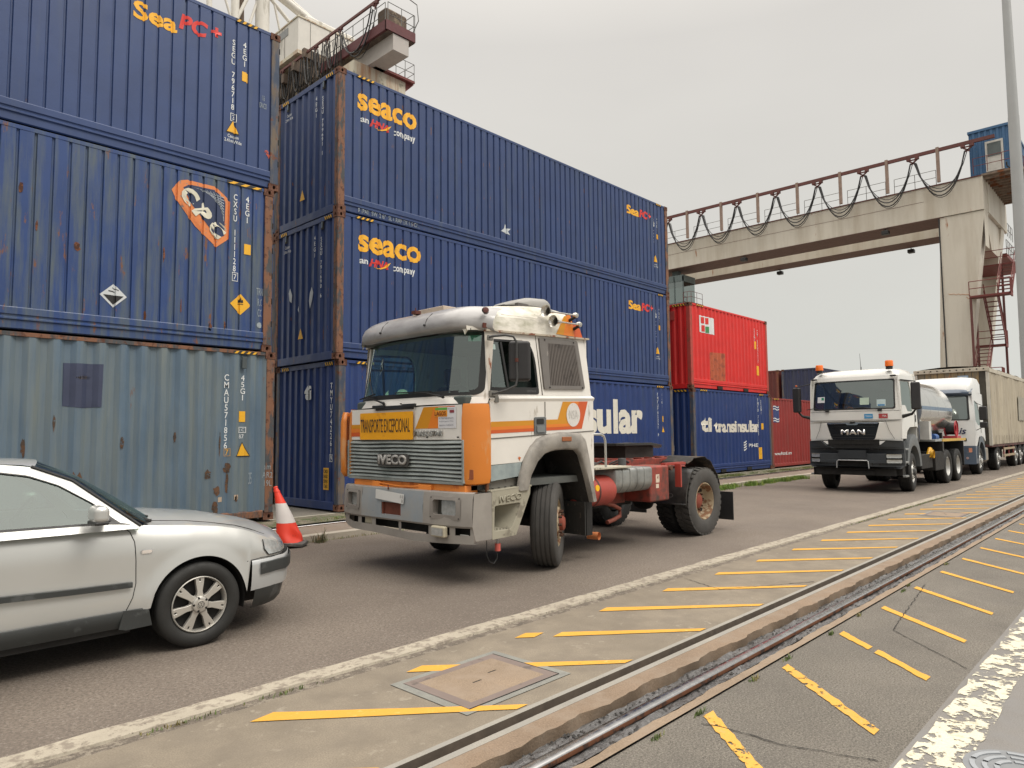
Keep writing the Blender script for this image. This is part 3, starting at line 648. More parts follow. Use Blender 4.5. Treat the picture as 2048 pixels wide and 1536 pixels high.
sidepoly(c, tri(-1.85, 1.415, .25, .25), M_hzb, 'warning_sticker'); sidepoly(c, tri(-1.85, 1.41, .21, .21), M_stk, 'warning_sticker', .009); sidewrite(c, 'CAUTION\n9\'6" HIGH', -1.85, 1.37, M_blk, width=.09, height=.04, name='warning_text')
sidepoly(c, [(-4.505, 2.70), (-4.0, 2.71), (-4.01, 2.08), (-4.25, 2.06), (-4.5, 2.085)][::-1], mat('patch_navy', (.040, .050, .095), .55, var=.12), 'overpainted_square')
sidepoly(c, [(-4.36, 2.50), (-4.25, 2.53), (-4.14, 2.515), (-4.18, 2.48), (-4.30, 2.475)], mat('bare_dent', srgb(120, 110, 100), .7, wear=.2, wscale=40), 'dent')
for px, pz, ln, ht in ((-4.30, .95, .20, .5), (-4.95, 1.5, .05, .3), (-5.3, 1.3, .05, .3), (-3.72, 1.57, .05, .26), (-2.95, 1.62, .04, .22), (-2.25, 1.5, .03, .45), (-2.1, 1.1, .12, .22), (-2.42, 1.0, .10, .2), (-2.28, .75, .12, .18), (-2.1, .85, .05, .5), (-2.3, .45, .1, .3), (-4.6, 1.85, .03, .3), (-1.95, .6, .08, .12)):
    rn = random.Random(int(px*97)); pts = [(px+ln*cos(a)*rn.uniform(.45, 1.1)*.6, pz+ht*sin(a)*rn.uniform(.5, 1.1)*.5) for a in [i*pi/6 for i in range(12)]]
    sidepoly(c, pts, mat('rust_stain', srgb(98, 70, 50), .85, var=.3, c2=srgb(74, 60, 50), c2amt=.5, c2scale=14, wear=.34, wscale=26), 'rust_patch')
for px, pz in ((-1.95, .62), (-2.22, .60)): sidepoly(c, sq(px, pz, .08, .08), mat('old_label', srgb(180, 160, 140), .7), 'old_label')
sidewrite(c, '35', -1.72, .92, M_chalk, width=.05, height=.2, name='chalk_note')
sidewrite(c, 'am\nAR2\n19L', -1.42, .95, M_chalk, width=.14, height=.35, name='chalk_note')
hazard(c, -2.05, ZB+H9-.070, .42, .05, -.118)
# ---- middle stack
def seaco(z, lab, mat_, dz, s1, s2):
    c = container('shipping_container', lab, 0, 0, z, L40, 2.46, H9, mat_, M_post, GS, 'seaco', lash='')
    b = z-ZB-2*H9+0
    sidewrite(c, 'seaco', 1.19+dz*.08, 8.345+b, M_ly, width=1.50+dz*.08, height=.35, bold=.03, name='logo')
    sidewrite(c, 'an', .62, 7.98+b, M_lw, width=.18, height=.09, bold=.02, name='logo_text'); sidewrite(c, 'company', 1.62, 7.94+b, M_lw, width=.56, height=.15, bold=.02, name='logo_text')
    sidewrite(c, 'HNA', .98, 7.99+b, M_lr, width=.46, height=.16, bold=.04, shear=.3, name='logo')
    sidepoly(c, [(.84, 7.90+b), (1.02, 7.885+b), (1.18, 7.95+b), (1.27, 8.06+b), (1.20, 8.03+b), (1.10, 7.945+b), (1.0, 7.905+b)][:7], M_ly, 'logo_swoosh', .010)
    for f_ in (0.0,): sidepoly(c, [(.78, 7.985+b), (1.0, 7.985+b), (1.0, 8.0+b), (.78, 8.0+b)], M_lr, 'logo_bar', .009)
    sidewrite(c, 'Sea', 10.22, 8.33+b, M_ly, width=.66, height=.27, bold=.035, name='logo'); sidewrite(c, 'PC', 10.80, 8.34+b, M_lr, width=.46, height=.25, bold=.05, shear=.15, name='logo'); sidewrite(c, '+', 11.14, 8.37+b, M_lr, width=.16, height=.16, bold=.04, name='logo')
    serial(c, s1, 11.38, 7.30+b, 8.42+b, .07); serial(c, s2, 11.57, 7.95+b, 8.42+b, .07)
    sidepoly(c, sq(11.57, 7.80+b, .10, .15), M_stk, 'height_sticker'); sidepoly(c, tri(11.43, 7.08+b, .2, .22), M_stk, 'warning_sticker'); sidewrite(c, 'Caution\n2.41m Wide', 11.44, 6.86+b, M_lw, width=.24, height=.12, name='caution_text')
    hazard(c, .42, z+H9-.072, .42, .055, -.004); hazard(c, 11.5, z+H9-.072, .3, .055, -.004)
    endwrite(c, stack(s1), .575, 7.86+b, 0, M_lw, .07, 1.22, 'serial_number', bold=.012, line=.85); endwrite(c, stack(s2), .82, 8.32+b, 0, M_lw, .07, .44, 'serial_number', bold=.012)
    endwrite(c, 'Caution\n2.41m Wide', 1.92, 8.47+b, 0, M_lw, .30, .16, 'caution_text')
    k = MB(); k.poly([(1.34-.1, 6.50+b), (1.34+.1, 6.50+b), (1.34, 6.72+b)], FX(-.003)).build('warning_sticker', M_stk, c)
    for yy in (.56, 2.0): k = MB().box((-.002, yy-.035, 8.62+b), (.02, yy+.035, 8.78+b)).build('vent', M_hzb, c); MB().box((-.012, yy-.02, 8.65+b), (.01, yy+.012, 8.76+b)).build('vent_cover', mat('vent_grey', (.12, .16, .2), .5), c)
    hazard(c, .20, z+H9-.105, .27, .075, -.0005, 'y'); hazard(c, 1.95, z+H9-.105, .27, .075, -.0005, 'y')
    return c
c = seaco(ZB+2*H9, 'blue seaco container with a chalk note along its bottom rail, top of the middle stack', M_seaA, 0, 'SEGU 799691 1', '4EG1')
sidewrite(c, 'REPAIR SW12 6/V SL CRANEX 1/6 C/A', 1.25, 6.10, M_chalk, width=1.55, height=.09, name='chalk_note')
wp = mat('torn_white_label', srgb(190, 196, 200), .8, wear=.2, wscale=20)
sidepoly(c, [(4.52, 6.52), (4.62, 6.60), (4.66, 6.72), (4.72, 6.62), (4.86, 6.64), (4.76, 6.55), (4.84, 6.48), (4.66, 6.50)], wp, 'torn_label')
c = seaco(ZB+H9, 'blue seaco container with torn white patches on its end, halfway up the middle stack', M_seaB, 1, 'SEGU 791690 6', '4EG1')
for pts in ([(1.78, 4.72), (1.84, 4.62), (1.80, 4.45), (1.72, 4.40), (1.70, 4.56)], [(.92, 4.62), (.86, 4.5), (.90, 4.36), (.98, 4.18), (1.02, 4.34), (.99, 4.5)], [(1.42, 4.3), (1.46, 4.22), (1.41, 4.16)]):
    MB().poly(pts, FX(-.003)).build('torn_label', wp, c)
c = container('shipping_container', 'blue container with huge white transinsular lettering, bottom of the middle stack behind the old truck', .06, 0, ZB, L40, 2.44, H9, M_trn, M_postb, GS, 'small', band=False)
M_lc = mat('cream_white_lettering', srgb(214, 210, 198), .6, var=.05, c2=(.35, .36, .36), c2amt=.22, c2scale=12)
sidewrite(c, 'ti', 1.3, 2.10, M_lc, width=.9, height=.95, bold=.05, name='logo'); sidewrite(c, 'transin', 5.2, 2.09, M_lc, width=4.9, height=.98, bold=.04, name='logo')
sidewrite(c, 'sular', 9.12, 2.10, M_lc, width=2.86, height=.99, bold=.04, name='logo')
serial(c, 'TMYU742261 9', 11.40, 1.52, 2.86, .09); serial(c, '45G1', 11.63, 2.4, 2.86, .09); sidepoly(c, sq(11.66, 2.06, .11, .18), M_stk, 'height_sticker'); sidepoly(c, tri(11.66, 1.76, .2, .22), M_stk, 'warning_sticker')
hazard(c, .45, ZB+H9-.072, .42, .055, -.004); hazard(c, 11.3, ZB+H9-.072, .4, .055, -.004)
endwrite(c, stack('TMYU742261'), .25, 1.97, .06, M_lw, .08, 1.36, 'serial_number', bold=.014, line=.85); endwrite(c, '9', .245, 1.20, .06, M_lw, .06, .10, 'serial_number')
k = MB(); k.poly(sq(.245, 1.20, .11, .14), FX(.055), 0, [sq(.245, 1.20, .09, .12)]).build('check_digit_box', M_lw, c)
endwrite(c, 'ti', 1.12, 2.5, .06, M_lw, .26, .30, 'logo', bold=.1)
k = MB(); k.poly(sq(.41, .80, .19, .42), FX(.055)).build('end_sticker', M_stk, c); endwrite(c, 'COMCN\nRANGO\nDENHO\nSTANG', .41, .80, .051, M_blk, .15, .36, 'sticker_text', bold=.02)
hazard(c, .20, ZB+H9-.105, .30, .075, .059, 'y'); hazard(c, 1.9, ZB+H9-.105, .3, .075, .059, 'y')
# ---- 20 foot stack
X2, L20 = 13.51, 6.058
c = container('shipping_container', 'bright red container with a white PCI square, on top of a blue one', X2, .03, ZB+H9, L20, 2.44, H9, M_red, M_postr, GS, 'small', forks=True)
sidepoly(c, sq(14.715, 5.33, 1.07, .58), M_lw, 'logo_panel')
for a_, b_, m_ in ((14.37, 5.47, M_lr), (14.68, 5.47, M_lr), (14.40, 5.19, M_lr), (14.72, 5.17, mat('green_lettering', srgb(70, 140, 86), .6))): sidepoly(c, sq(a_, b_, .24, .22), m_, 'logo_square', .010)
sidewrite(c, 'PCI', 15.03, 5.15, M_blk, width=.46, height=.2, bold=.02, name='logo')
sidepoly(c, [(14.86, 4.40), (16.04, 4.44), (16.0, 3.44), (14.87, 3.43)][::-1], mat('brown_repair_patch', srgb(176, 88, 56), .7, var=.15, c2=srgb(140, 70, 50), c2amt=.4, c2scale=6), 'repair_patch')
serial(c, 'CM 5207217', 18.76, 4.3, 5.57, .08); serial(c, '22G1', 18.5, 5.1, 5.6, .08); sidepoly(c, sq(18.52, 4.96, .1, .3), M_ly, 'height_sticker'); sidepoly(c, sq(18.68, 3.98, .24, .36), M_stk, 'end_sticker'); sidewrite(c, 'MAX\nGROSS\nTARE', 18.68, 3.98, M_blk, width=.18, height=.3, name='sticker_text')
hazard(c, 13.95, ZB+2*H9-.072, .5, .055, .026); hazard(c, .20, ZB+2*H9-.105, .5, .075, X2-.001, 'y', 5)
endwrite(c, stack('CB1 527017'), 1.45, 4.9, X2, M_lw, .1, 1.1, 'serial_number'); MB().poly(sq(1.4, 3.72, .5, .4), FX(X2-.004)).build('end_sticker', M_stk, c); endwrite(c, 'LOS AR\nDE VA\nNENET', 1.4, 3.72, X2-.004, M_blk, .36, .3, 'sticker_text')
MB().box((X2-.01, .62, 5.45), (X2+.03, .78, 5.75)).build('vent', M_postr, c)
c = container('shipping_container', 'blue container with white ti transinsular lettering, under the bright red one', X2+.02, 0, ZB, L20, 2.44, H9, M_trn, M_postb, GS, 'small', forks=True)
sidewrite(c, 'ti', 14.42, 1.89, M_lc, width=.72, height=.50, bold=.06, name='logo'); sidewrite(c, 'transinsular', 16.75, 1.84, M_lc, width=3.55, height=.44, bold=.035, name='logo')
serial(c, 'TMYU 712455', 18.52, 1.5, 2.9, .09); serial(c, '22G1', 18.8, 2.3, 2.85, .08); sidepoly(c, sq(18.83, 1.84, .12, .24), M_stk, 'height_sticker'); sidepoly(c, sq(18.62, .82, .28, .44), M_stk, 'end_sticker'); sidewrite(c, 'EP\nD2\nKY', 18.62, .82, M_blk, width=.18, height=.36, name='sticker_text')
for i_ in range(4): sidepoly(c, [(17.2, .94+i_*.09), (17.33, .97+i_*.09), (17.46, 1.0+i_*.09), (17.46, 1.04+i_*.09), (17.33, 1.02+i_*.09), (17.2, .99+i_*.09)], M_lw, 'leasing_emblem')
sidewrite(c, 'IPFHLE', 17.98, 1.13, M_lw, width=.78, height=.13, bold=.02, name='leasing_name')
hazard(c, 14.0, ZB+H9-.072, .5, .055, -.004); hazard(c, 18.55, ZB+H9-.072, .4, .055, -.004); hazard(c, .22, ZB+H9-.105, .5, .075, X2+.019, 'y', 4)
endwrite(c, stack('TMYU712455'), .82, 1.86, X2+.02, M_lw, .12, 1.3, 'serial_number', bold=.014, line=.85); endwrite(c, '0', .82, 1.10, X2+.02, M_lw, .08, .12, 'serial_number'); MB().poly(sq(.82, 1.10, .14, .18), FX(X2+.015), 0, [sq(.82, 1.10, .115, .155)]).build('check_digit_box', M_lw, c)
# ---- further stacks
c = container('shipping_container', 'dull red container with a small blue and white wave emblem, last one on the ground', 19.72, .05, ZB, L40, 2.44, 2.78, M_dred, M_postm, GS, 'small', band=False)
sidepoly(c, sq(20.24, 2.33, .52, .66), mat('emblem_blue', (.04, .06, .18), .6), 'emblem_field', .006)
for z_ in (2.60, 2.50, 2.12, 2.03): sidepoly(c, [(19.98, z_), (20.1, z_+.03), (20.25, z_), (20.4, z_-.02), (20.5, z_+.01), (20.5, z_+.05), (20.4, z_+.02), (20.25, z_+.04), (20.1, z_+.07), (19.98, z_+.04)][::-1], M_lw, 'emblem_wave', .010)
sidewrite(c, 'WRE\nFUN', 20.24, 2.31, M_lw, width=.40, height=.30, bold=.03, name='emblem_text', line=.8)
sidewrite(c, 'www.whrcoaal.com', 20.83, .76, M_lw, width=1.6, height=.13, bold=.02, name='web_address'); hazard(c, 20.0, ZB+2.78-.072, .5, .055, .045)
for yy, mm, mpst, tx, nm in ((4.55, M_nav, M_postb, '', 'navy blue'), (7.15, M_mar, M_postm, 'TGHU 481223 6', 'maroon')):
    for lv in (0, 1):
        c = container('shipping_container', ('%s container end seen above the dull red container, beside its %s neighbour' % (nm, 'maroon' if nm == 'navy blue' else 'navy blue')) if lv else '%s container hidden low behind the dull red container' % nm, 37.6, yy, ZB+lv*2.74, L20, 2.40, 2.72, mm, mpst, GS, 'small', band=False)
        if tx and lv: endwrite(c, stack(tx), yy+1.0, ZB+2.74+1.45, 37.6, M_lw, .12, 1.5, 'serial_number', bold=.015)
for lv in range(3): container('shipping_container', '%s blue container just visible in the slit between the two tall stacks' % ('lowest', 'middle', 'topmost')[lv], .1, 2.62, ZB+lv*H9, L40, 2.44, H9, M_trn, M_postb, GS, 'small', band=False)
# ================================================================== shared vehicle bits
M_tyre = mat('tyre_rubber', (.028, .027, .026), .8, var=.18, vscale=6, c2=(.055, .05, .045), c2amt=.4, c2scale=8, c2sharp=.3, bump=.4, bscale=120)
M_tyreb = mat('dark_tyre_rubber', (.013, .013, .013), .7, var=.2, vscale=6, bump=.3, bscale=120)
M_blkp = mat('black_plastic', (.018, .018, .019), .5, var=.12, vscale=5)
M_under = mat('underbody_black', (.012, .011, .010), .8, var=.3, vscale=4)
M_gasket = mat('rubber_gasket', (.01, .01, .01), .55)
M_chrome = mat('chrome', (.75, .75, .74), .12, 1, var=.03)
M_lens = mat('headlamp_lens', (.42, .43, .42), .12, .35, var=.15, vscale=25, coat=.6, bump=.6, bscale=70)
M_amber = mat('amber_lens', (.50, .10, .012), .25, var=.15, vscale=20, coat=.5)
M_seat = mat('seat_cloth', (.03, .032, .036), .9, var=.2)
def wheel(parent, c, side, R, W, rim_r, hub='deep', rimm=None, hubm=None, steer=0, tread='ribs', tyrem=None, holes=8, name='wheel'):
    """side=-1: outer face towards -y"""
    g = child(parent, name); c = Vector(c); A = Matrix.Rotation(steer, 3, 'Z') @ Vector((0, side, 0)); tyrem = tyrem or M_tyre
    F = Matrix.Rotation(steer, 3, 'Z') @ Vector((1, 0, 0)); U = Vector((0, 0, 1))
    h = W/2; sh = R*.955
    pr_ = [(rim_r*.99, h*.62), (rim_r*1.02, h*.86), (rim_r*1.10, h*.99), (lerp(rim_r, R, .45), h*1.06), (lerp(rim_r, R, .72), h*1.04), (R*.945, h*.95), (R*.985, h*.86)]
    if tread == 'ribs':
        for q in (.55, .18, -.18, -.55): pr_ += [(R, h*(q+.06)), (R-.012, h*(q+.05)), (R-.012, h*(q-.05)), (R, h*(q-.06))]
    elif tread == 'fine':
        for q in (.6, .3, 0, -.3, -.6): pr_ += [(R, h*(q+.05)), (R-.006, h*(q+.035)), (R-.006, h*(q-.035)), (R, h*(q-.05))]
    else: pr_ += [(R-.016, h*.80), (R-.016, h*.1), (R-.005, h*.08), (R-.005, -h*.08), (R-.016, -h*.1), (R-.016, -h*.80)]
    pr_ += [(R*.985, -h*.86), (R*.945, -h*.95), (lerp(rim_r, R, .72), -h*1.04), (lerp(rim_r, R, .45), -h*1.06), (rim_r*1.10, -h*.99), (rim_r*1.02, -h*.86), (rim_r*.99, -h*.62)]
    k = MB().lathe(pr_, c, A, 56)
    if tread == 'lugs':
        n = 34
        for i in range(n):
            for s_, off_ in ((1, 0), (-1, .5)):
                t = 2*pi*(i+off_)/n; d1 = F*cos(t)+U*sin(t); tg = F*-sin(t)+U*cos(t)
                vs = []
                for (u_, r_) in ((.14, R-.017), (.93, R-.03), (.93, R-.002), (.14, R)):
                    for sg in (-1, 1): vs.append(c + A*(h*u_*s_) + d1*r_ + tg*(sg*.030*R/.52 + (u_-.14)*.05*s_))
                k.add(vs, [(0, 2, 4, 6), (1, 7, 5, 3), (0, 1, 3, 2), (2, 3, 5, 4), (4, 5, 7, 6), (6, 7, 1, 0)])
    k.build('tyre', tyrem, g, angle=50)
    rimm = rimm or mat('rim_grey', (.35, .33, .29), .5, .2, var=.15); hubm = hubm or rimm
    if hub == 'deep':
        MB().lathe([(rim_r*1.02, h*.86), (rim_r*.97, h*.9), (rim_r*.93, h*.72), (rim_r*.92, -h*.15), (rim_r*.84, -h*.32), (rim_r*.60, -h*.30), (.05, -h*.25)], c, A, 40).build('rim', rimm, g, angle=60)
        k = MB()
        for i in range(holes):
            t = 2*pi*i/holes; p = c+A*(-h*.29)+(F*cos(t)+U*sin(t))*rim_r*.74; k.cyl(p-A*.01, p+A*.012, rim_r*.095, 12)
        k.build('hand_hole', M_dark, g)
        MB().lathe([(rim_r*.44, -h*.28), (rim_r*.42, h*.02), (rim_r*.30, h*.22), (rim_r*.12, h*.26), (.001, h*.26)], c, A, 24).build('hub', hubm, g, angle=40)
    elif hub == 'out':
        MB().lathe([(rim_r*1.02, h*.86), (rim_r*.97, h*.9), (rim_r*.93, h*.7), (rim_r*.90, h*.1), (rim_r*.80, h*.25), (rim_r*.72, h*.78), (rim_r*.66, h*.96), (rim_r*.34, h*.98), (.05, h*.97)], c, A, 40).build('rim', rimm, g, angle=50)
        k = MB()
        for i in range(holes):
            t = 2*pi*(i+.5)/holes; p = c+A*(h*.52)+(F*cos(t)+U*sin(t))*rim_r*.77; k.cyl(p-A*.02, p+A*.012, rim_r*.075, 12)
        k.build('hand_hole', M_dark, g)
        MB().lathe([(rim_r*.34, h*.95), (rim_r*.32, h*1.28), (rim_r*.22, h*1.42), (.001, h*1.42)], c, A, 24).build('hub', hubm, g, angle=40)
    if hub in ('deep', 'out'):
        k = MB(); zz = -h*.25 if hub == 'deep' else h*.96
        for i in range(10):
            t = 2*pi*i/10; p = c+A*zz+(F*cos(t)+U*sin(t))*rim_r*.53; k.cyl(p, p+A*.045, .017*R/.52, 6)
        k.build('wheel_nut', mat('rusty_nut', (.09, .045, .03), .8, .3, var=.3) if rimm.name.startswith('rust') or 'cream' in rimm.name else M_chrome, g)
    MB().lathe([(rim_r*.9, -h*.6), (.03, -h*.5)], c, A, 20).build('brake_drum', M_under, g)
    return g
def mirror_y(pts, yc): return [(x, 2*yc-y) for x, y in pts]

# ================================================================== the old tractor unit in the centre
T = thing('tractor_truck', 'old white cab truck with orange corners and a yellow TRANSPORTE EXCEPCIONAL sign, no trailer', 'truck', (0.6, -4.85, 0)); YC = -4.85
W_ = mat('old_white_paint', (.68, .655, .61), .42, var=.05, c2=(.40, .36, .30), c2amt=.18, c2scale=3, c2stretch=(1.6, 1.6, .5), c3=srgb(150, 96, 60), c3amt=.10, c3scale=14, coat=.15)
W2_ = mat('mossy_white_paint', (.66, .63, .56), .5, var=.06, c2=(.30, .29, .20), c2amt=.30, c2scale=3.2, c2stretch=(1, 1, 2.6), c2sharp=.3, c3=(.12, .12, .06), c3amt=.13, c3scale=14)
O_ = mat('orange_paint', srgb(206, 122, 42), .38, var=.04, c2=srgb(198, 140, 86), c2amt=.40, c2scale=2.6, c2stretch=(1, 1, .4), c2sharp=.05, c3=srgb(150, 90, 50), c3amt=.12, c3scale=16, coat=.2)
OP_ = mat('plain_orange_paint', srgb(222, 132, 56), .45, var=.06, c2=srgb(190, 100, 40), c2amt=.25, c2scale=4)
B_ = mat('bumper_grey', (.28, .26, .235), .6, var=.07, c2=(.22, .20, .18), c2amt=.35, c2scale=2.5, c2sharp=.3)
BB_ = mat('bumper_blue_grey', (.24, .27, .295), .6, var=.08, c2=(.28, .275, .26), c2amt=.42, c2scale=2.5, c2sharp=.3, c3=(.12, .16, .24), c3amt=.15, c3scale=5)
S_ = mat('step_beige', (.32, .30, .235), .7, var=.08, c2=(.20, .18, .14), c2amt=.3, c2scale=5)
F_ = mat('fender_grey', (.30, .28, .25), .62, var=.08, c2=(.12, .11, .10), c2amt=.36, c2scale=3.0, c2sharp=.25, bump=.1)
G_ = mat('grille_grey_green', (.30, .33, .32), .5, var=.12, vscale=2, c2=(.10, .12, .11), c2amt=.36, c2scale=2.2, c2sharp=.4)
RC_ = mat('red_chassis_paint', (.26, .045, .030), .6, var=.15, c2=(.06, .035, .028), c2amt=.38, c2scale=5, c2sharp=.2)
RT_ = mat('red_tank_paint', (.34, .050, .036), .42, var=.06, c2=(.22, .05, .04), c2amt=.2, c2scale=4)
AL_ = mat('dull_aluminium', (.30, .31, .30), .45, .5, var=.12, c2=(.16, .16, .155), c2amt=.35, c2scale=4, c2sharp=.3)
SL_ = mat('louvre_brown_grey', (.115, .10, .09), .55, var=.1, c2=(.07, .06, .055), c2amt=.3, c2scale=4)
SF_ = mat('louvre_frame_grey', (.14, .128, .118), .6, var=.1, c2=(.24, .22, .2), c2amt=.2, c2scale=5)
st1 = mat('stripe_ochre', srgb(198, 134, 22), .42, var=.04); st2 = mat('stripe_orange', srgb(214, 120, 34), .42, var=.04); st3 = mat('stripe_rust_red', srgb(194, 84, 34), .42, var=.04)
def cz(x, z): return z+.033*(x+1.87)
def side_y(z): return -6.07 if z < 2.02 else lerp(-6.045, -5.965, (z-2.02)/.8)
def SD(off=0):  # near side plate mapping: a = x, b = z at the front post
    return lambda a, b, d: Vector((a, side_y(b)+off+d, cz(a, b)))
def FD(off=0): return lambda a, b, d: Vector((a, 2*YC-side_y(b)-off-d, cz(a, b)))
# side panels
low = [(-1.87, 2.0), (-1.87, 1.29), (-1.36, 1.29), (-1.31, 1.36), (-1.22, 1.47), (-1.10, 1.545), (-.97, 1.575), (-.71, 1.60), (-.32, 1.575), (-.22, 1.50), (-.16, 1.30), (-.08, .98), (-.03, .93), (0.0, .97), (.005, 2.0)]
upo = [(-1.83, 2.05), (-1.79, 2.78), (-.03, 2.80), (-.005, 2.05)]
win = rpoly([(-1.845, 2.07), (-1.785, 2.70), (-1.13, 2.71), (-1.04, 2.52), (-1.02, 2.07)], [.03, .05, .12, .12, .04])
upo = [(-1.87, 2.05), (-1.83, 2.78), (-.03, 2.80), (-.005, 2.05)]
for mpf, nm in ((SD(), 'near'), (FD(), 'far')):
    k = MB(); k.poly(low, mpf, .03); k.build('side_panel', W_, T, bevel=.006)
    k = MB(); k.poly(upo, mpf, .03, [win]); k.build('upper_side_panel', W_, T, bevel=.004)
    k = MB(); sgn = -1 if nm == 'near' else 1
    # waist crease
    ys_ = (lambda y: y) if nm == 'near' else (lambda y: 2*YC-y)
    k.add([Vector((-1.88, ys_(-6.045), cz(-1.88, 2.052))), Vector((0.0, ys_(-6.045), cz(0, 2.052))), Vector((0.012, ys_(-6.085), cz(0, 2.02))), Vector((-1.88, ys_(-6.085), cz(-1.88, 2.02))), Vector((0.012, ys_(-6.07), cz(0, 1.985))), Vector((-1.88, ys_(-6.07), cz(-1.88, 1.985)))], [(0, 1, 2, 3), (3, 2, 4, 5)])
    k.build('waist_crease', W_, T)
    k = MB(); k.beam(Vector((-1.86, ys_(-5.985), cz(-1.86, 2.79))), Vector((.02, ys_(-5.985), cz(0, 2.80))), .05, .022); k.build('drip_rail', mat('rusty_cream_trim', (.42, .37, .29), .6, var=.1, c2=srgb(120, 66, 44), c2amt=.38, c2scale=8), T)
# door seams and handle, hinge line
k = MB()
k.beam(Vector((-.955, -6.074, cz(-.95, 1.98))), Vector((-.955, -6.074, cz(-.95, 1.57))), .006, .008); k.beam(Vector((-.965, -6.046, cz(-.97, 2.06))), Vector((-1.0, -5.97, cz(-1, 2.78))), .006, .008)
k.beam(Vector((-1.87, -6.074, cz(-1.87, 1.58))), Vector((0, -6.074, cz(0, 1.60))), .006, .010)
k.build('door_seam', mat('seam_shadow', (.10, .09, .08), .8), T)
DH = child(T, 'door_handle'); MB().poly(rrect(-1.155, 1.60, -.945, 1.80, .02), SD(-.012), .02).build('handle_plate', mat('handle_grey', (.12, .13, .135), .5), DH, bevel=.004)
MB().poly(rrect(-1.12, 1.715, -.99, 1.78, .015), SD(-.014), .004).build('handle_recess', M_gasket, DH); MB().poly(rrect(-1.12, 1.62, -.98, 1.70, .012), SD(-.024), .014).build('handle_lever', mat('handle_grey2', (.17, .185, .19), .45), DH, bevel=.004)
# stripes along the side (thin painted bands on the panel)
def band(pts, m_, off=-.0035): MB().poly(pts, SD(off)).build('stripe', m_, T)
x0s = -1.865
band([(x0s, 1.712), (-.50, 1.712), (-.575, 1.765), (x0s, 1.765)], st1) if 0 else None
band([(x0s, 1.705), (-1.16, 1.705), (-1.16, 1.765), (x0s, 1.765)], st1); band([(x0s, 1.672), (-1.16, 1.672), (-1.16, 1.708), (x0s, 1.708)], st2, -.0045); band([(x0s, 1.635), (-1.16, 1.635), (-1.16, 1.675), (x0s, 1.675)], st3)
band([(-.94, 1.705), (-.52, 1.705), (-.44, 1.98), (-.62, 1.98), (-.72, 1.765), (-.94, 1.765)], st1); band([(-.94, 1.672), (-.44, 1.672), (-.30, 1.98), (-.45, 1.98), (-.53, 1.708), (-.94, 1.708)], st2, -.0045)
band([(-.94, 1.635), (-.25, 1.635), (-.12, 1.98), (-.31, 1.98), (-.44, 1.675), (-.94, 1.675)], st3)
cc_ = (-.42, 1.815); MB().poly([(cc_[0]+.135*cos(i*pi/20), cc_[1]+.148*sin(i*pi/20)) for i in range(40)], SD(-.007)).build('round_sticker', mat('cracked_white_sticker', (.62, .60, .57), .5, var=.05, c2=(.3, .29, .27), c2amt=.26, c2scale=40, c2stretch=(3, 3, .6), c2sharp=.02), T)
letters('NSA', 1, lambda u, v, d: Vector((cc_[0]+u, -6.079, cz(cc_[0], cc_[1])+v)), mat('ghost_lettering', (.45, .43, .40), .5), T, name='sticker_lettering', width=.17, height=.11, bold=-.01)
MB().poly([(-1.868, 1.285), (-1.868, 1.115), (-1.43, 1.135), (-1.40, 1.20), (-1.37, 1.29)], SD(-.002), .03).build('sill_band', mat('pale_blue_grey_band', (.29, .34, .34), .5, var=.08, c2=(.20, .24, .25), c2amt=.35, c2scale=4, c2sharp=.2), T, bevel=.003)
MB().poly([(-1.41+.018*cos(a)*(1+.5*sin(3*a)), 1.335+.02*sin(a)*(1+.4*sin(4*a))) for a in [i*pi/8 for i in range(16)]], SD(-.004)).build('rust_spot', mat('rust_spot', srgb(190, 100, 40), .8), T)
# sleeper louvre panel
k = MB().poly(rpoly([(-.935, 2.13), (-.955, 2.76), (-.21, 2.765), (-.14, 2.13)], [.03, .03, .04, .05]), SD(-.022), .03, [[(-.82, 2.18), (-.80, 2.70), (-.27, 2.70), (-.22, 2.18)]]); SP = child(T, 'sleeper_louvre'); k.build('frame', SF_, SP, bevel=.006)
MB().poly([(-.82, 2.18), (-.80, 2.70), (-.27, 2.70), (-.22, 2.18)], SD(.008)).build('backing', mat('louvre_dark', (.035, .03, .027), .8), SP)
k = MB()
for i in range(19):
    t = (i+.5)/19; a0, a1 = lerp(-.82, -.22, t), lerp(-.80, -.27, t)
    p = SD(-.012)(a0, 2.18, 0); q = SD(-.012)(a1, 2.70, 0); k.beam(p, q, .017, .022, (0, 1, 0))
k.build('slats', SL_, SP)
k = MB()
for a_, b_ in ((-.86, 2.74), (-.30, 2.735), (-.84, 2.155), (-.20, 2.155)): p = SD(-.024)(a_, b_, 0); k.cyl(p, p-Vector((0, .008, 0)), .009, 8)
k.build('screw', M_dark, SP)
# door window: frame, quarter light, dropped main glass, lower black trim
GL = glass('green_glass', (.50, .74, .66), .9)
DW = child(T, 'door_window')
win2 = rpoly([(-1.815, 2.15), (-1.765, 2.675), (-1.14, 2.685), (-1.06, 2.50), (-1.045, 2.15)], [.02, .04, .1, .1, .03])
MB().poly(win, SD(-.006), .012, [win2]).build('window_gasket', M_gasket, DW, bevel=.003)
MB().poly([(-1.812, 2.15), (-1.765, 2.67), (-1.62, 2.67), (-1.56, 2.15)], SD(.006)).build('quarter_glass', GL, DW)
k = MB(); k.beam(SD()(-1.615, 2.67, 0), SD()(-1.55, 2.15, 0), .03, .018, (0, 1, 0)); k.build('divider', M_gasket, DW)
letters('EUROSTAR 340', 1, lambda u, v, d: SD(-.009)(-1.16+u, 2.108+v, 0), mat('dull_badge', (.12, .12, .12), .5), DW, name='trim_lettering', width=.16, height=.028)
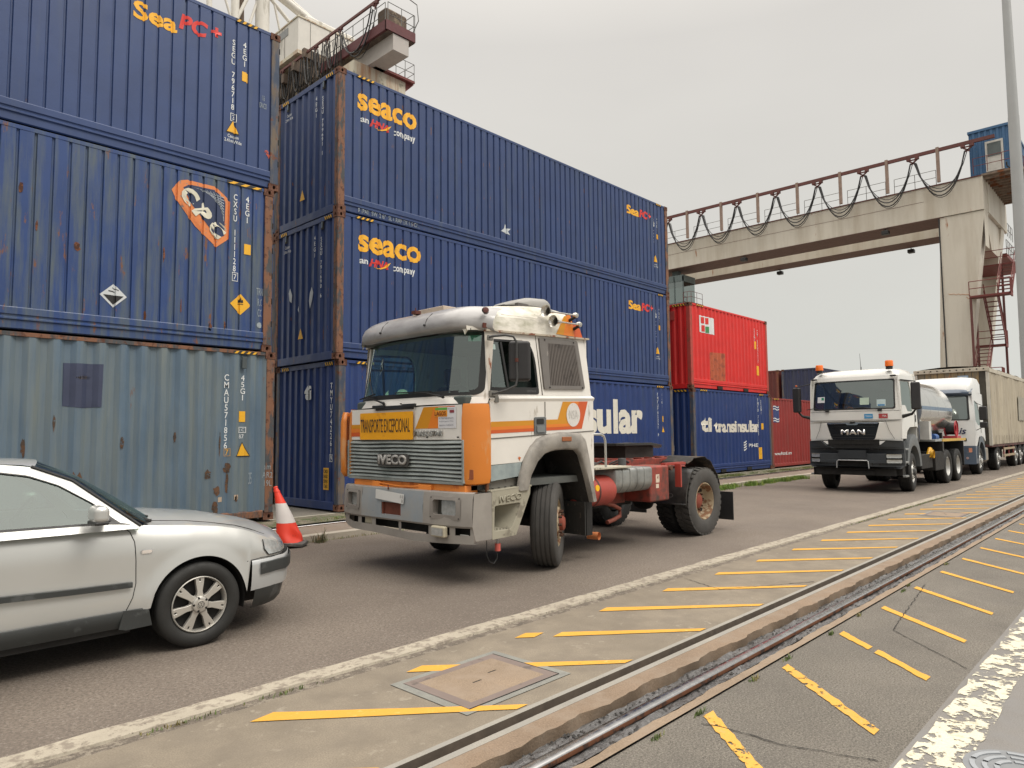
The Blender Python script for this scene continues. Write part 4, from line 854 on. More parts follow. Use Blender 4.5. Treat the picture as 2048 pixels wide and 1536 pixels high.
MB().poly(rrect(-1.80, 2.58, -1.70, 2.64, .006), SD(-.0)).build('window_sticker', mat('faint_sticker', (.35, .45, .42), .6), DW)
MB().poly(win, FD(.01)).build('far_window_glass', GL, T)
k = MB(); k.poly(rpoly([(-1.86, 2.06), (-1.80, 2.72), (-1.12, 2.73), (-1.02, 2.52), (-1.0, 2.06)], .05), FD(-.004), .01, [win2]); k.build('far_window_gasket', M_gasket, T)
k = MB(); k.beam(FD(.005)(-1.615, 2.67, 0), FD(.005)(-1.55, 2.15, 0), .03, .018, (0, 1, 0)); k.beam(FD(.005)(-1.80, 2.50, 0), FD(.005)(-1.06, 2.50, 0), .03, .018, (0, 1, 0)); k.build('far_window_divider', M_gasket, T)
# ---- front surface
def ws(s, z, off=0):   # windscreen surface: s in -1..1 across (s=-1 near side)
    t = (z-2.04)/.76
    return Vector((-2.13+.13*t+.27*abs(s)**4.5+off, YC+s*(1.20-.05*t), z))
def ring(z0, z1, s0, s1, r, n=9):
    pts = rrect(s0, z0, s1, z1, r, 5); out = []
    for i in range(len(pts)):
        a, b = pts[i], pts[(i+1) % len(pts)]; m_ = max(1, int(math.hypot(b[0]-a[0], b[1]-a[1])/.06))
        out += [(lerp(a[0], b[0], j/m_), lerp(a[1], b[1], j/m_)) for j in range(m_)]
    return out
def sgrid(z0, z1, s0, s1, nx=40, nz=6, off=0):
    return [[ws(lerp(s0, s1, i/nx), lerp(z0, z1, j/nz), off) for i in range(nx+1)] for j in range(nz+1)]
WS = child(T, 'windscreen')
MB().grid(sgrid(2.10, 2.785, -.935, .955, off=-.002)).build('glass', GL, WS)
k = MB(); o_ = rrect(-.965, 2.07, .985, 2.82, .07, 6); i_ = rrect(-.915, 2.115, .94, 2.79, .05, 6)
def dens(l):
    out = []
    for i in range(len(l)):
        a, b = l[i], l[(i+1) % len(l)]; m_ = max(1, int(math.hypot(b[0]-a[0], (b[1]-a[1]))/.05))
        out += [(lerp(a[0], b[0], j/m_), lerp(a[1], b[1], j/m_)) for j in range(m_)]
    return out
def stripring(k, outer, inner, f, d0, d1):
    """ring between two equally sampled loops"""
    n = len(outer); vs = [f(*p, d0) for p in outer]+[f(*p, d0) for p in inner]+[f(*p, d1) for p in inner]
    k.add(vs, [(i, (i+1) % n, n+(i+1) % n, n+i) for i in range(n)]+[(n+i, n+(i+1) % n, 2*n+(i+1) % n, 2*n+i) for i in range(n)], True)
def rr2(s0, z0, s1, z1, r, n=64):
    """rounded rectangle sampled evenly by angle-ish param so two can be bridged"""
    base = rrect(s0, z0, s1, z1, r, 6); res = []
    L_ = [math.hypot(base[(i+1) % len(base)][0]-base[i][0], base[(i+1) % len(base)][1]-base[i][1]) for i in range(len(base))]
    for i in range(len(base)):
        a, b = base[i], base[(i+1) % len(base)]; m_ = 1 if L_[i] < .3 else 12
        res += [(lerp(a[0], b[0], j/m_), lerp(a[1], b[1], j/m_)) for j in range(m_)]
    return res
k = MB(); stripring(k, rr2(-.968, 2.065, .985, 2.83, .08), rr2(-.918, 2.12, .945, 2.79, .05), lambda s, z, d: ws(s, z, d), -.006, .02); k.build('gasket', M_gasket, WS)
# A-pillar and cowl skin around the screen
k = MB(); stripring(k, rr2(-1.0, 2.03, 1.0, 2.86, .01), rr2(-.966, 2.067, .983, 2.828, .08), lambda s, z, d: ws(s, z, d), -.003, .02); k.build('windscreen_surround', W_, T)
k = MB(); k.grid([[ws(-1.0, z), Vector((-1.86, -6.04+(z-2.03)*.09, z))] for z in (2.03, 2.4, 2.86)]); k.grid([[ws(1.0, z), Vector((-1.86, 2*YC+6.04-(z-2.03)*.09, z))] for z in (2.03, 2.4, 2.86)])
k.build('door_pillar', mat('rusty_white_pillar', (.52, .48, .42), .5, var=.06, c2=srgb(134, 80, 52), c2amt=.36, c2scale=5, c2stretch=(3, 3, .7)), T)
# cowl strip below the screen
def cowl(s, t): # t 0 top..1 bottom
    return Vector((-2.13-.035*t+.27*abs(s)**4.5, YC+s*1.205, 2.045-.075*t))
MB().grid([[cowl(-1+2*i/40, t) for i in range(41)] for t in (0, .3, 1)]).build('cowl', W_, T)
MB().grid([[cowl(-1+2*i/40, 1)+Vector((.006, 0, 0)) for i in range(41)], [cowl(-1+2*i/40, 1)+Vector((.01, 0, -.02)) for i in range(41)]]).build('cowl_gap', M_dark, T)
# white hinged panel with stripes
FXc = lambda off: (lambda a, b, d: Vector((-2.155+off+d+.02*abs((a-YC)/1.1)**4, a, b)))
fp = [(-5.92, 1.575), (-5.92, 1.955), (-3.75, 1.955), (-3.75, 1.575)]
def fgrid(y0, y1, z0, z1, off, n=16): return [[FXc(off)(lerp(y0, y1, i/n), z, 0) for i in range(n+1)] for z in (z0, z1)]
MB().grid(fgrid(-5.905, -3.76, 1.575, 1.955, 0)).grid([[FXc(0)(lerp(-5.905, -3.76, i/16), 1.575, 0) for i in range(17)], [FXc(.03)(lerp(-5.905, -3.76, i/16), 1.565, 0) for i in range(17)]]).build('front_panel', W_, T)
for y0_, y1_, z0_, z1_, m_ in ((-4.05, -3.765, 1.715, 1.765, st1), (-4.05, -3.765, 1.665, 1.717, st2), (-4.05, -3.765, 1.615, 1.667, st3)): MB().grid(fgrid(y0_, y1_, z0_, z1_, -.004, 4)).build('stripe', m_, T)
for pts, m_ in (([(-5.12, 1.70), (-5.34, 1.70), (-5.47, 1.945), (-5.27, 1.945)], st1), ([(-5.33, 1.70), (-5.56, 1.70), (-5.70, 1.945), (-5.46, 1.945)], st2), ([(-5.55, 1.70), (-5.66, 1.70), (-5.80, 1.945), (-5.68, 1.945)], st3)): MB().poly(pts, FXc(-.004)).build('stripe', m_, T)
SG = child(T, 'warning_sign')
MB().poly(rrect(-5.105, 1.575, -4.03, 1.905, .012), FXc(-.030), .008).build('sign_plate', mat('sign_yellow', srgb(226, 158, 16), .5, var=.04, c2=srgb(206, 140, 20), c2amt=.3, c2scale=3), SG, bevel=.002)
letters('TRANSPORTE EXCEPCIONAL', 1, lambda u, v, d: Vector((-2.1875, -4.555-u, 1.745+v+u*.0)), mat('sign_black', (.02, .018, .02), .6), SG, name='sign_lettering', width=1.0, height=.165, bold=-.002)
FH = child(T, 'front_handle'); k = MB().box((-2.175, -5.09, 1.93), (-2.14, -4.35, 1.985)).build('handle_bar', M_blkp, FH, bevel=.01)
for y_ in (-5.02, -4.42): MB().box((-2.19, y_-.12, 1.955), (-2.15, y_+.12, 1.995)).build('handle_bracket', M_blkp, FH, bevel=.008)
# paper notices
def notice(y0, y1, z0, z1, m_, off=-.006, nm='notice'): return MB().poly([(y0, z0), (y1, z0), (y1, z1), (y0, z1)], FXc(off), .001).build(nm, m_, T)
pw_ = mat('paper_white', (.62, .62, .64), .7, var=.03)
notice(-5.82, -5.53, 1.70, 1.935, pw_); notice(-5.68, -5.47, 1.83, 1.90, mat('notice_orange', srgb(224, 148, 40), .6), -.009); notice(-5.68, -5.48, 1.905, 1.93, mat('notice_green', srgb(90, 160, 60), .6), -.009)
letters('LAGOS', 1, lambda u, v, d: Vector((-2.168, -5.575-u, 1.865+v)), mat('notice_brown', srgb(110, 40, 20), .6), T, name='notice_lettering', width=.19, height=.05, bold=.02)
letters('Autorizacao', 1, lambda u, v, d: Vector((-2.166, -5.75-u, 1.915+v)), M_blk, T, name='notice_lettering', width=.10, height=.018); notice(-5.79, -5.72, 1.87, 1.90, mat('notice_picture', srgb(130, 50, 60), .6), -.009)
for zz, tx in ((1.81, 'N 7798 TRANSPORTE'), (1.775, 'de Sintra para o Porto'), (1.735, 'destino LAGOS')): letters(tx, 1, lambda u, v, d, zz=zz: Vector((-2.166, -5.675-u, zz+v)), mat('ink', (.05, .05, .09), .6), T, name='notice_lettering', width=.24, height=.02)
letters('TURBOSTAR', 1, lambda u, v, d: Vector((-2.168, -5.36-u, 1.645+v)), mat('badge_silver', (.36, .36, .34), .45, .5), T, name='model_badge', width=.50, height=.07, bold=.05, shear=.3, depth=.006)
for y_, z_ in ((-5.34, 1.60), (-5.86, 1.60), (-4.85, 2.0)): MB().cyl((-2.17, y_, z_), (-2.15, y_, z_), .008, 8).build('screw', M_dark, T)
# orange corner deflectors
def corner(sg, nm='corner_deflector'):
    pl = [(-2.155, -5.915), (-2.15, -5.95), (-2.08, -6.03), (-1.97, -6.085), (-1.885, -6.09), (-1.885, -6.05), (-1.98, -6.02), (-2.06, -5.93), (-2.10, -5.915)]
    k = MB(); lv = [(1.085, .55), (1.10, .9), (1.16, 1), (1.5, 1.02), (1.80, 1.0), (1.93, .92), (1.965, .86)]; cx, cy = -1.98, -5.98; rows_ = []
    for z, s_ in lv:
        row = [(cx+(x-cx)*s_, cy+(y-cy)*(s_ if y < cy else 1)) for x, y in pl]
        rows_.append([Vector((x, y if sg < 0 else 2*YC-y, z+(.03*(x+1.9) if z < 1.2 else 0))) for x, y in row+[row[0]]])
    k.grid(rows_); k.poly([(v.x, v.y) for v in rows_[-1][:-1]], lambda a, b, d: Vector((a, b, 1.965))); k.poly([(v.x, v.y) for v in rows_[0][:-1]], lambda a, b, d: Vector((a, b, 1.085)))
    return k.build(nm, O_, T, angle=50)
corner(-1); corner(1)
k = MB(); vp = [(-2.13, -3.66), (-2.16, -3.60), (-2.13, -3.54), (-2.02, -3.50), (-1.90, -3.50)]
k.grid([[Vector((lerp(-2.0, x, s_), lerp(-3.62, y, s_), z)) for x, y in vp] for z, s_ in ((1.10, .75), (1.16, 1), (1.45, 1.06), (1.80, 1.04), (1.93, .85))]); k.build('corner_vane', O_, T, solid=.02, angle=60)
for z_ in (1.18, 1.50, 1.88): MB().box((-2.13, -3.66, z_), (-1.95, -3.54, z_+.02)).build('vane_bracket', OP_, T)
MB().box((-2.10, -5.98, .52), (-2.05, -3.80, .68)).build('bumper_void', M_under, T)
TS = child(T, 'turn_signal'); MB().poly(rrect(-6.025, 1.145, -5.93, 1.25, .008), lambda a, b, d: Vector((-2.158-(a+5.925)*.66+d, a, b)), .02).build('lens', mat('dark_amber', (.22, .05, .012), .3, var=.2, coat=.5), TS)
# grille: horizontal slats
GR = child(T, 'grille'); MB().grid(fgrid(-5.93, -3.74, 1.10, 1.575, .05)).build('grille_backing', M_dark, GR)
k = MB(); ns = 10
for i in range(ns):
    zt = 1.56-i*(.455/ns)
    row = []
    for j in range(25):
        y = lerp(-5.93, -3.74, j/24); dz = .004*sin(y*5+i*.4)
        p = FXc(0)(y, zt+dz, 0); row.append([p+Vector((.028, 0, .004)), p+Vector((-.004, 0, -.004)), p+Vector((-.022, 0, -.026)), p+Vector((-.018, 0, -.034)), p+Vector((.02, 0, -.034))])
    k.grid([[row[j][q] for j in range(25)] for q in range(5)])
k.build('grille_slats', G_, GR, angle=30)
for y_ in (-5.935, -3.745): MB().box((-2.165, y_-.014, 1.10), (-2.12, y_+.014, 1.57)).build('grille_side', G_, GR, bevel=.004)
MB().grid([[Vector((-2.178+.02*abs((lerp(-5.94, -3.74, i/16)-YC)/1.1)**4+q, lerp(-5.94, -3.74, i/16), z)) for i in range(17)] for z, q in ((1.115, 0), (1.085, .005), (1.08, .05))]).build('grille_base', G_, GR)
MB().poly([(u, v) for u, v in rrect(-.31, -.075, .31, .075, .05)], lambda a, b, d: Vector((-2.205+d, -4.745+a, 1.335+b)), .012).build('badge_shadow', mat('badge_dark', (.05, .048, .045), .5), GR)
letters('IVECO', 1, lambda u, v, d: Vector((-2.213, -4.745-u, 1.337+v)), mat('badge_grey', (.34, .33, .31), .5, .2), GR, name='badge_lettering', width=.56, height=.12, bold=.045, depth=.012)
# orange lower front and cab-tilt bar
k = MB(); k.box((-2.14, -5.95, .98), (-1.95, -3.85, 1.08)); k.build('lower_front', OP_, T, bevel=.01)
k = MB()
for dz in (0, .035): k.tube([(-2.17, -4.42, 1.055-dz), (-2.18, -4.62, 1.045-dz), (-2.19, -4.85, 1.03-dz), (-2.18, -5.05, 1.035-dz), (-2.17, -5.22, 1.045-dz)], .008, 6)
k.build('bonnet_bar', OP_, T); MB().box((-2.18, -4.45, .995), (-2.10, -4.30, 1.07)).build('bar_bracket', OP_, T, bevel=.006); MB().box((-2.18, -5.42, .99), (-2.10, -5.20, 1.065)).build('bar_bracket', OP_, T, bevel=.006)
# bumper
BU = child(T, 'bumper'); yb0, yb1 = -6.10, -3.68
def bx_(a, b, d): return Vector((-2.275+d+.10*abs((a-(yb0+yb1)/2)/1.21)**6+(0 if b < .9 else (b-.9)*.25), a, b))
def hl(y0, y1): return rrect(y0, .725, y1, .945, .02, 3)
def bface(y0, y1, z0, z1, holes, m_, nm='bumper_face'):
    xs_ = sorted(set([y0, y1]+[h[0] for h in holes]+[h[1] for h in holes]+[y0+(y1-y0)*i/8 for i in range(9)])); zs_ = sorted(set([z0, z1]+[h[2] for h in holes]+[h[3] for h in holes])); k = MB()
    for a, b in zip(xs_, xs_[1:]):
        for c_, d_ in zip(zs_, zs_[1:]):
            if any(h[0]-1e-6 <= a and b <= h[1]+1e-6 and h[2]-1e-6 <= c_ and d_ <= h[3]+1e-6 for h in holes): continue
            k.add([bx_(a, c_, 0), bx_(b, c_, 0), bx_(b, d_, 0), bx_(a, d_, 0)], [(0, 1, 2, 3)], True)
    for h in holes:
        for p, q in (((h[0], h[2]), (h[1], h[2])), ((h[1], h[2]), (h[1], h[3])), ((h[1], h[3]), (h[0], h[3])), ((h[0], h[3]), (h[0], h[2]))):
            k.add([bx_(*p, 0), bx_(*q, 0), bx_(*q, .09), bx_(*p, .09)], [(0, 1, 2, 3)])
    return k.build(nm, m_, BU, angle=30)
HN = (-5.93, -5.56, .75, .935); HF = (-4.13, -3.86, .75, .935)
bface(-6.10, -5.40, .655, 1.0, [HN], B_); bface(-5.40, -4.21, .655, 1.0, [(-5.0, -4.62, .70, .845)], BB_); bface(-4.21, yb1, .655, 1.0, [HF], B_)
MB().grid([[bx_(lerp(yb0, yb1, i/24), 1.0, 0) for i in range(25)], [bx_(lerp(yb0, yb1, i/24), 1.012, .03) for i in range(25)], [bx_(lerp(yb0, yb1, i/24), 1.0, .2) for i in range(25)]]).grid([[bx_(lerp(yb0, yb1, i/24), .655, 0) for i in range(25)], [bx_(lerp(yb0, yb1, i/24), .635, .015) for i in range(25)], [bx_(lerp(yb0, yb1, i/24), .635, .06) for i in range(25)]]).build('bumper_edge', B_, BU)
for sg, y_ in ((1, yb0), (-1, yb1)):
    k = MB(); k.add([bx_(y_, .655, 0), bx_(y_, 1.0, 0), Vector((-1.88, y_+sg*.0, 1.0)), Vector((-1.88, y_, .50)), bx_(y_, .50, .05)], [(0, 1, 2, 3, 4)]); k.build('bumper_end', B_, BU)
# lower valance with openings
def vx(a, b, d): return bx_(a, b, .025+d)
def vface(holes):
    k = MB(); y0, y1, z0, z1 = yb0, yb1, .50, .655
    xs_ = sorted(set([y0, y1]+[h[0] for h in holes]+[h[1] for h in holes]+[y0+(y1-y0)*i/16 for i in range(17)])); zs_ = (.47, .56, .645, .655)
    zo = lambda y, z: z+max(0, (y+3.95))*.2*(1 if z < .6 else .1) - (.035*max(0, 1-abs(y+5.2)/.8) if z < .6 else 0)
    for a, b in zip(xs_, xs_[1:]):
        for c_, d_ in zip(zs_, zs_[1:]):
            if c_ == .56 and any(h[0]-1e-6 <= a and b <= h[1]+1e-6 for h in holes): continue
            k.add([vx(a, zo(a, c_), 0), vx(b, zo(b, c_), 0), vx(b, zo(b, d_), 0), vx(a, zo(a, d_), 0)], [(0, 1, 2, 3)], True)
            if c_ == .47: k.add([vx(a, zo(a, c_), 0), vx(b, zo(b, c_), 0), vx(b, zo(b, c_), .08), vx(a, zo(a, c_), .08)], [(0, 1, 2, 3)], True)
    return k.build('bumper_valance', B_, BU, angle=30)
vface([(-6.06, -5.88), (-5.80, -5.56), (-5.47, -4.98), (-4.93, -4.48), (-4.40, -4.18), (-4.10, -3.86)])
for (a, b, c_, d_), nm in ((HN, 'near'), (HF, 'far')):
    H_ = child(T, 'headlight'); k = MB(); stripring(k, rrect(a-.04, c_-.035, b+.04, d_+.03, .03, 5), rrect(a+.015, c_+.012, b-.015, d_-.01, .03, 5), lambda y, z, d: bx_(y, z, d), -.008, .05); k.build('bezel', mat('bezel_grey', (.22, .20, .18), .55), H_)
    MB().poly(rrect(a+(.0 if nm == 'near' else .03), c_+.0, b-(.09 if nm == 'near' else 0), d_-.0, .04), lambda y, z, d: bx_(y, z, .055+d)).build('lens', M_lens, H_)
    MB().poly([(a, c_), (b, c_), (b, d_), (a, d_)], lambda y, z, d: bx_(y, z, .085)).build('lamp_housing', mat('lamp_housing', (.06, .058, .05), .6), H_)
    k = MB()
    for y_, z_ in ((a-.02, c_-.015), (b+.02, c_-.015), (a-.02, d_+.01), (b+.02, d_+.01)): k.cyl(bx_(y_, z_, -.012), bx_(y_, z_, 0), .007, 8)
    k.build('screw', M_dark, H_)
FL = child(T, 'fog_light'); MB().box((-2.31, -5.80, .525), (-2.25, -5.57, .645)).build('lamp_body', mat('fog_cream', (.42, .38, .28), .5), FL, bevel=.02, seg=3); MB().poly(rrect(-5.78, .545, -5.59, .625, .012), lambda a, b, d: Vector((-2.313, a, b))).build('lens', M_lens, FL)
FL = child(T, 'fog_light'); MB().box((-2.22, -4.38, .545), (-2.18, -4.20, .64)).build('lamp_body', mat('fog_cream', (.42, .38, .28), .5), FL, bevel=.02, seg=3)
MB().poly(rrect(-6.04, .51, -5.90, .565, .01), lambda a, b, d: Vector((-2.17+.0, a, b)), .003).build('plastic_scrap', mat('scrap_white', (.55, .54, .5), .7), T)
k = MB(); k.box((-2.24, -4.97, .70), (-2.21, -4.65, .84)); k.build('tow_recess', mat('rusty_recess', srgb(92, 48, 34), .8, var=.3), T); k = MB()
k.box((-2.262, -4.99, .70), (-2.22, -4.97, .84)).box((-2.262, -4.64, .70), (-2.22, -4.62, .84)).build('tow_bracket', mat('rusty_bracket', srgb(110, 60, 44), .8, var=.2), T)
NP = child(T, 'number_plate'); rr_ = Matrix.Rotation(RAD(4), 3, 'X')
NPm = lambda a, b, d: Vector((-2.297+d, -4.81, .915)) + rr_ @ Vector((0, a, b))
MB().poly(rrect(-.27, -.055, .27, .055, .008), NPm, .005).build('plate', mat('plate_white', (.60, .60, .58), .5, var=.04, c2=(.3, .3, .3), c2amt=.12, c2scale=25), NP)
letters('K 13\n   33', 1, lambda u, v, d: NPm(-.235-u, v, -.002), M_blk, NP, name='plate_marks', width=.05, height=.08)
MB().cyl((-2.26, -4.74, .99), (-2.26, -4.74, 1.045), .008, 6).build('bonnet_pin', RC_, T)
# step box at the near corner
ST = child(T, 'step_unit'); so_ = [(-1.885, 1.01), (-1.885, .49), (-1.51, .50), (-1.27, .945), (-1.26, 1.035)]; sh_ = [(-1.845, .85), (-1.875+.02, .575), (-1.60, .575), (-1.47, .76), (-1.44, .86)]
for (yy, dd) in ((-6.105, 1), (2*YC+6.105, -1)):
    k = MB(); k.poly(so_, lambda a, b, d: Vector((a, yy+dd*d, b)), .02, [rpoly(sh_, .03)]); k.build('step_face', S_, ST, bevel=.004)
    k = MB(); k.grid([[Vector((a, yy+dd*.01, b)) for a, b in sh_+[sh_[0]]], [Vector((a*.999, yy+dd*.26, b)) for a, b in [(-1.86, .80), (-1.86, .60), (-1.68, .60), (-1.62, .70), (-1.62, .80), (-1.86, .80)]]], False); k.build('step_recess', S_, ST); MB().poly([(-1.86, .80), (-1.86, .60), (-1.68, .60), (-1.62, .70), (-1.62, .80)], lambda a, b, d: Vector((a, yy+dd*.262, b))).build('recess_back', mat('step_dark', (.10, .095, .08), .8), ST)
    k = MB(); k.poly([(-1.90, yy), (-1.24, yy), (-1.24, yy+dd*.34), (-1.90, yy+dd*.34)], lambda a, b, d: Vector((a, b, 1.02+(a+1.9)*.04-d)), .02); k.build('step_tread', S_, ST, bevel=.004)
k = MB()
for i in range(6):
    for j in range(2): k.cyl((-1.80+i*.10, -6.03+j*.09, 1.028+i*.004), (-1.80+i*.10, -6.03+j*.09, 1.034+i*.004), .012, 8)
k.build('tread_hole', M_dark, ST); k = MB()
for i in range(5):
    for j in range(2): k.cyl((-1.82+i*.05, -6.06+j*.05, .583), (-1.82+i*.05, -6.06+j*.05, .586), .008, 6)
k.build('tread_hole', M_dark, ST)
letters('IVECO', 1, lambda u, v, d: Vector((-1.60+u, -6.112, .925+v+u*.06)), mat('embossed_beige', (.30, .28, .215), .7), ST, name='embossed_lettering', width=.36, height=.075, bold=.02, depth=.008)
MB().box((-1.86, -6.02, 1.03), (-1.32, -5.8, 1.13)).build('cab_sill', mat('sill_dirty_grey', (.17, .16, .14), .7, var=.2, c2=(.06, .055, .05), c2amt=.4, c2scale=4), T); MB().tube([(-1.885, -6.03, 1.12), (-1.89, -6.03, 1.0)], .02, 8).build('hinge_bolt', mat('rusty_bolt', srgb(120, 80, 56), .7, .4), T)
VB = child(T, 'hanging_valve'); MB().cyl((-1.74, -6.04, .40), (-1.74, -6.04, .50), .014, 10).build('valve_stem', mat('steel_dull', (.3, .3, .3), .4, .8), VB); MB().cyl((-1.74, -6.04, .35), (-1.74, -6.04, .43), .032, 14).build('valve_body', mat('valve_red', srgb(190, 90, 80), .5), VB)
MB().tube([(-1.74, -6.04, .36), (-1.75, -6.04, .27), (-1.80, -6.04, .22), (-1.87, -6.04, .25), (-1.90, -6.03, .33), (-1.90, -6.03, .48)], .0045, 6).build('cable', M_blkp, VB)
# front wheel arch
ao = [(-1.47, .99), (-1.42, 1.17), (-1.33, 1.345), (-1.24, 1.455), (-1.12, 1.545), (-.97, 1.585), (-.71, 1.61), (-.32, 1.585), (-.215, 1.50), (-.15, 1.27), (-.08, .97), (-.02, .72)]
ai = [(-1.305, .97), (-1.25, 1.13), (-1.13, 1.28), (-1.0, 1.365), (-.90, 1.385), (-.81, 1.395), (-.60, 1.395), (-.41, 1.375), (-.33, 1.31), (-.26, 1.15), (-.20, 1.0), (-.10, .70)]
for sg, nm in ((1, 'near'), (-1, 'far')):
    yo = -6.10 if sg > 0 else 2*YC+6.10
    k = MB(); R_ = [[Vector((x, yo, cz(x, z))) for x, z in ao], [Vector((x, yo-sg*.025, cz(x, z)-.012)) for x, z in [(lerp(a[0], b[0], .12), lerp(a[1], b[1], .12)) for a, b in zip(ao, ai)]], [Vector((x, yo-sg*.025, cz(x, z))) for x, z in [(lerp(a[0], b[0], .9), lerp(a[1], b[1], .9)) for a, b in zip(ao, ai)]], [Vector((x, yo, cz(x, z))) for x, z in ai], [Vector((x, yo+sg*.05, cz(x, z))) for x, z in ai]]
    k.grid([[Vector((x, yo+sg*.03, cz(x, z))) for x, z in ao]]+R_); k.build('front_fender', F_, T, angle=60)
    k = MB(); k.grid([[Vector((x, yo+sg*.045, cz(x, z))) for x, z in ai], [Vector((x, yo+sg*.62, cz(x, z))) for x, z in ai]]); k.build('fender_liner', mat('liner_black', (.02, .018, .016), .85, var=.3, c2=(.05, .045, .04), c2amt=.3, c2scale=8), T)
MR = child(T, 'side_marker'); MB().box((-.71, -6.135, 1.535), (-.53, -6.12, 1.59)).build('marker_lens', mat('brown_amber', (.30, .09, .02), .4, coat=.3), MR, bevel=.006); MB().cyl((-.01, -6.128, .93), (-.01, -6.118, .93), .04, 18).build('round_reflector', mat('yellow_reflector', srgb(236, 180, 10), .35), MR)
FP = child(T, 'mud_flap'); MB().box((-.16, -6.03, .34), (-.14, -5.62, .76)).build('flap', mat('speckled_flap', (.018, .018, .017), .6, c2=(.12, .09, .07), c2amt=.22, c2scale=28, c2stretch=(1, 1, .4)), FP, bevel=.004)
k = MB(); k.box((-.10, -6.01, .33), (.02, -5.62, .76)).build('flap_carrier', M_under, FP); MB().lathe([(.05, 0), (.05, .16)], (.20, -5.98, .29), (-.2, 1, 0), 16, caps=True).build('wheel_chock', mat('chock_orange', srgb(196, 122, 76), .6, var=.1), FP); MB().box((-.16, -5.62, .33), (-.10, -5.45, .52)).build('wheel_chock', mat('chock_orange', srgb(196, 122, 76), .6, var=.1), FP)
# ---- roof cap, sun visor
def roofrow(x, zt, hw, r):
    zd = cz(x, 2.795); pts = [(-hw-.0, zd), (-hw+.008, zd+(zt-zd)*.45), (-hw+.03, zt-r*.62), (-hw+.09, zt-r*.25), (-hw+.2, zt-r*.07), (-hw+.45, zt), (0, zt+.012)]
    pts = pts+[(-a, b) for a, b in pts[:-1]][::-1]; return [Vector((x, YC+a, b)) for a, b in pts]
prof_ = [(-2.03, 2.90, 1.02), (-1.98, 3.0, 1.06), (-1.88, 3.08, 1.10), (-1.74, 3.115, 1.125), (-1.45, 3.16, 1.13), (-1.1, 3.205, 1.13), (-.8, 3.235, 1.13), (-.5, 3.245, 1.125), (-.33, 3.235, 1.12), (-.22, 3.18, 1.11), (-.14, 3.07, 1.10), (-.05, 2.93, 1.10), (-.03, 2.86, 1.10)]
k = MB(); rr_ = [roofrow(x, z, h, .26) for x, z, h in prof_]; k.grid(rr_); k.add(rr_[-1], [tuple(range(len(rr_[-1])))]); k.build('raised_roof', W2_, T, angle=50)
k = MB()
for (pts, m_) in (([(-.62, 2.87), (-.47, 2.87), (-.36, 3.14), (-.43, 3.12)], st1), ([(-.48, 2.87), (-.26, 2.87), (-.27, 3.05), (-.30, 3.15), (-.375, 3.14)], st2), ([(-.26, 2.87), (-.09, 2.87), (-.13, 2.98), (-.22, 3.04), (-.265, 3.04)], st3)):
    MB().poly(pts, lambda a, b, d: Vector((a, YC-1.128+max(0, (b-2.9))*.13-.006, b))).build('stripe', m_, T)
k = MB(); k.tube([(-1.60, -5.985, 3.0+.0), (-1.0, -5.99, 3.02), (-.88, -5.975, 3.10)], .004, 5); k.build('roof_crease', W2_, T)
V_ = mat('smoky_visor', (.34, .335, .335), .32, var=.06, c2=(.20, .19, .185), c2amt=.34, c2scale=2.4, c2stretch=(1, 1, 3), c2sharp=.35, coat=.4)
VS = child(T, 'sun_visor'); k = MB(); rows_ = []
for (x_, z_) in ((-2.03, 2.80), (-2.115, 2.815), (-2.15, 2.85), (-2.14, 2.92), (-2.10, 2.99), (-2.03, 3.05), (-1.93, 3.095)):
    rows_.append([Vector((x_+.36*abs(-1+2*i/48)**7, YC+(-1+2*i/48)*(1.185 if z_ < 3.0 else 1.165-(z_-3)*.35), z_-(.025*abs(-1+2*i/48)**8))) for i in range(49)])
k.grid(rows_); k.build('visor_shell', V_, VS, angle=70)
for y_ in (-4.42, -5.28):
    MB().cyl((-2.165, y_, 2.895), (-2.13, y_, 2.895), .012, 8).build('visor_screw', M_gasket, VS); MB().tube([(-2.148, y_, 2.90), (-2.118, y_-.0, 2.97), (-2.04, y_-.01, 3.045)], .0035, 5).build('visor_seam', M_gasket, VS)
ML = child(T, 'marker_lamp'); MB().cyl((-1.86, -6.0, 3.0), (-1.93, -6.055, 3.0), .034, 14).build('lamp_base', M_gasket, ML); MB().lathe([(.034, 0), (.036, .03), (.03, .05), (.001, .055)], (-1.90, -6.035, 3.0), (-.5, -.7, 0), 14).build('lamp_lens', mat('brown_lens', (.12, .045, .04), .3), ML)
MB().box((-1.90, -6.0, 2.815), (-1.83, -5.985, 2.87)).build('rust_bracket', mat('bracket_rust', srgb(88, 46, 36), .85), T)
RH = child(T, 'roof_hatch'); k = MB(); k.box((-1.75, -5.15, 3.14), (-1.25, -4.55, 3.20)).build('hatch', mat('hatch_tan', (.40, .33, .27), .6), RH, bevel=.01); MB().box((-2.02, -4.95, 3.09), (-1.94, -4.87, 3.13)).build('hatch_bracket', mat('bracket_rust', srgb(88, 46, 36), .85), RH); MB().tube([(-1.98, -4.90, 3.12), (-1.98, -4.90, 3.17)], .006, 6).build('hatch_pin', mat('bracket_rust', srgb(88, 46, 36), .85), RH)
RV = child(T, 'roof_vent'); k = MB(); rows_ = []
for x_, z0_, z1_, h_ in ((-.98, 3.235, 3.245, .12), (-.85, 3.24, 3.30, .22), (-.62, 3.25, 3.37, .26), (-.34, 3.25, 3.39, .27), (-.26, 3.25, 3.37, .26), (-.23, 3.26, 3.33, .24)):
    rows_.append([Vector((x_+.08, -5.25+a*h_, lerp(z0_, z1_, b)+.05)) for a, b in ((-1, 0), (-1, .5), (-.85, .9), (-.5, 1), (.5, 1), (.85, .9), (1, .5), (1, 0))])
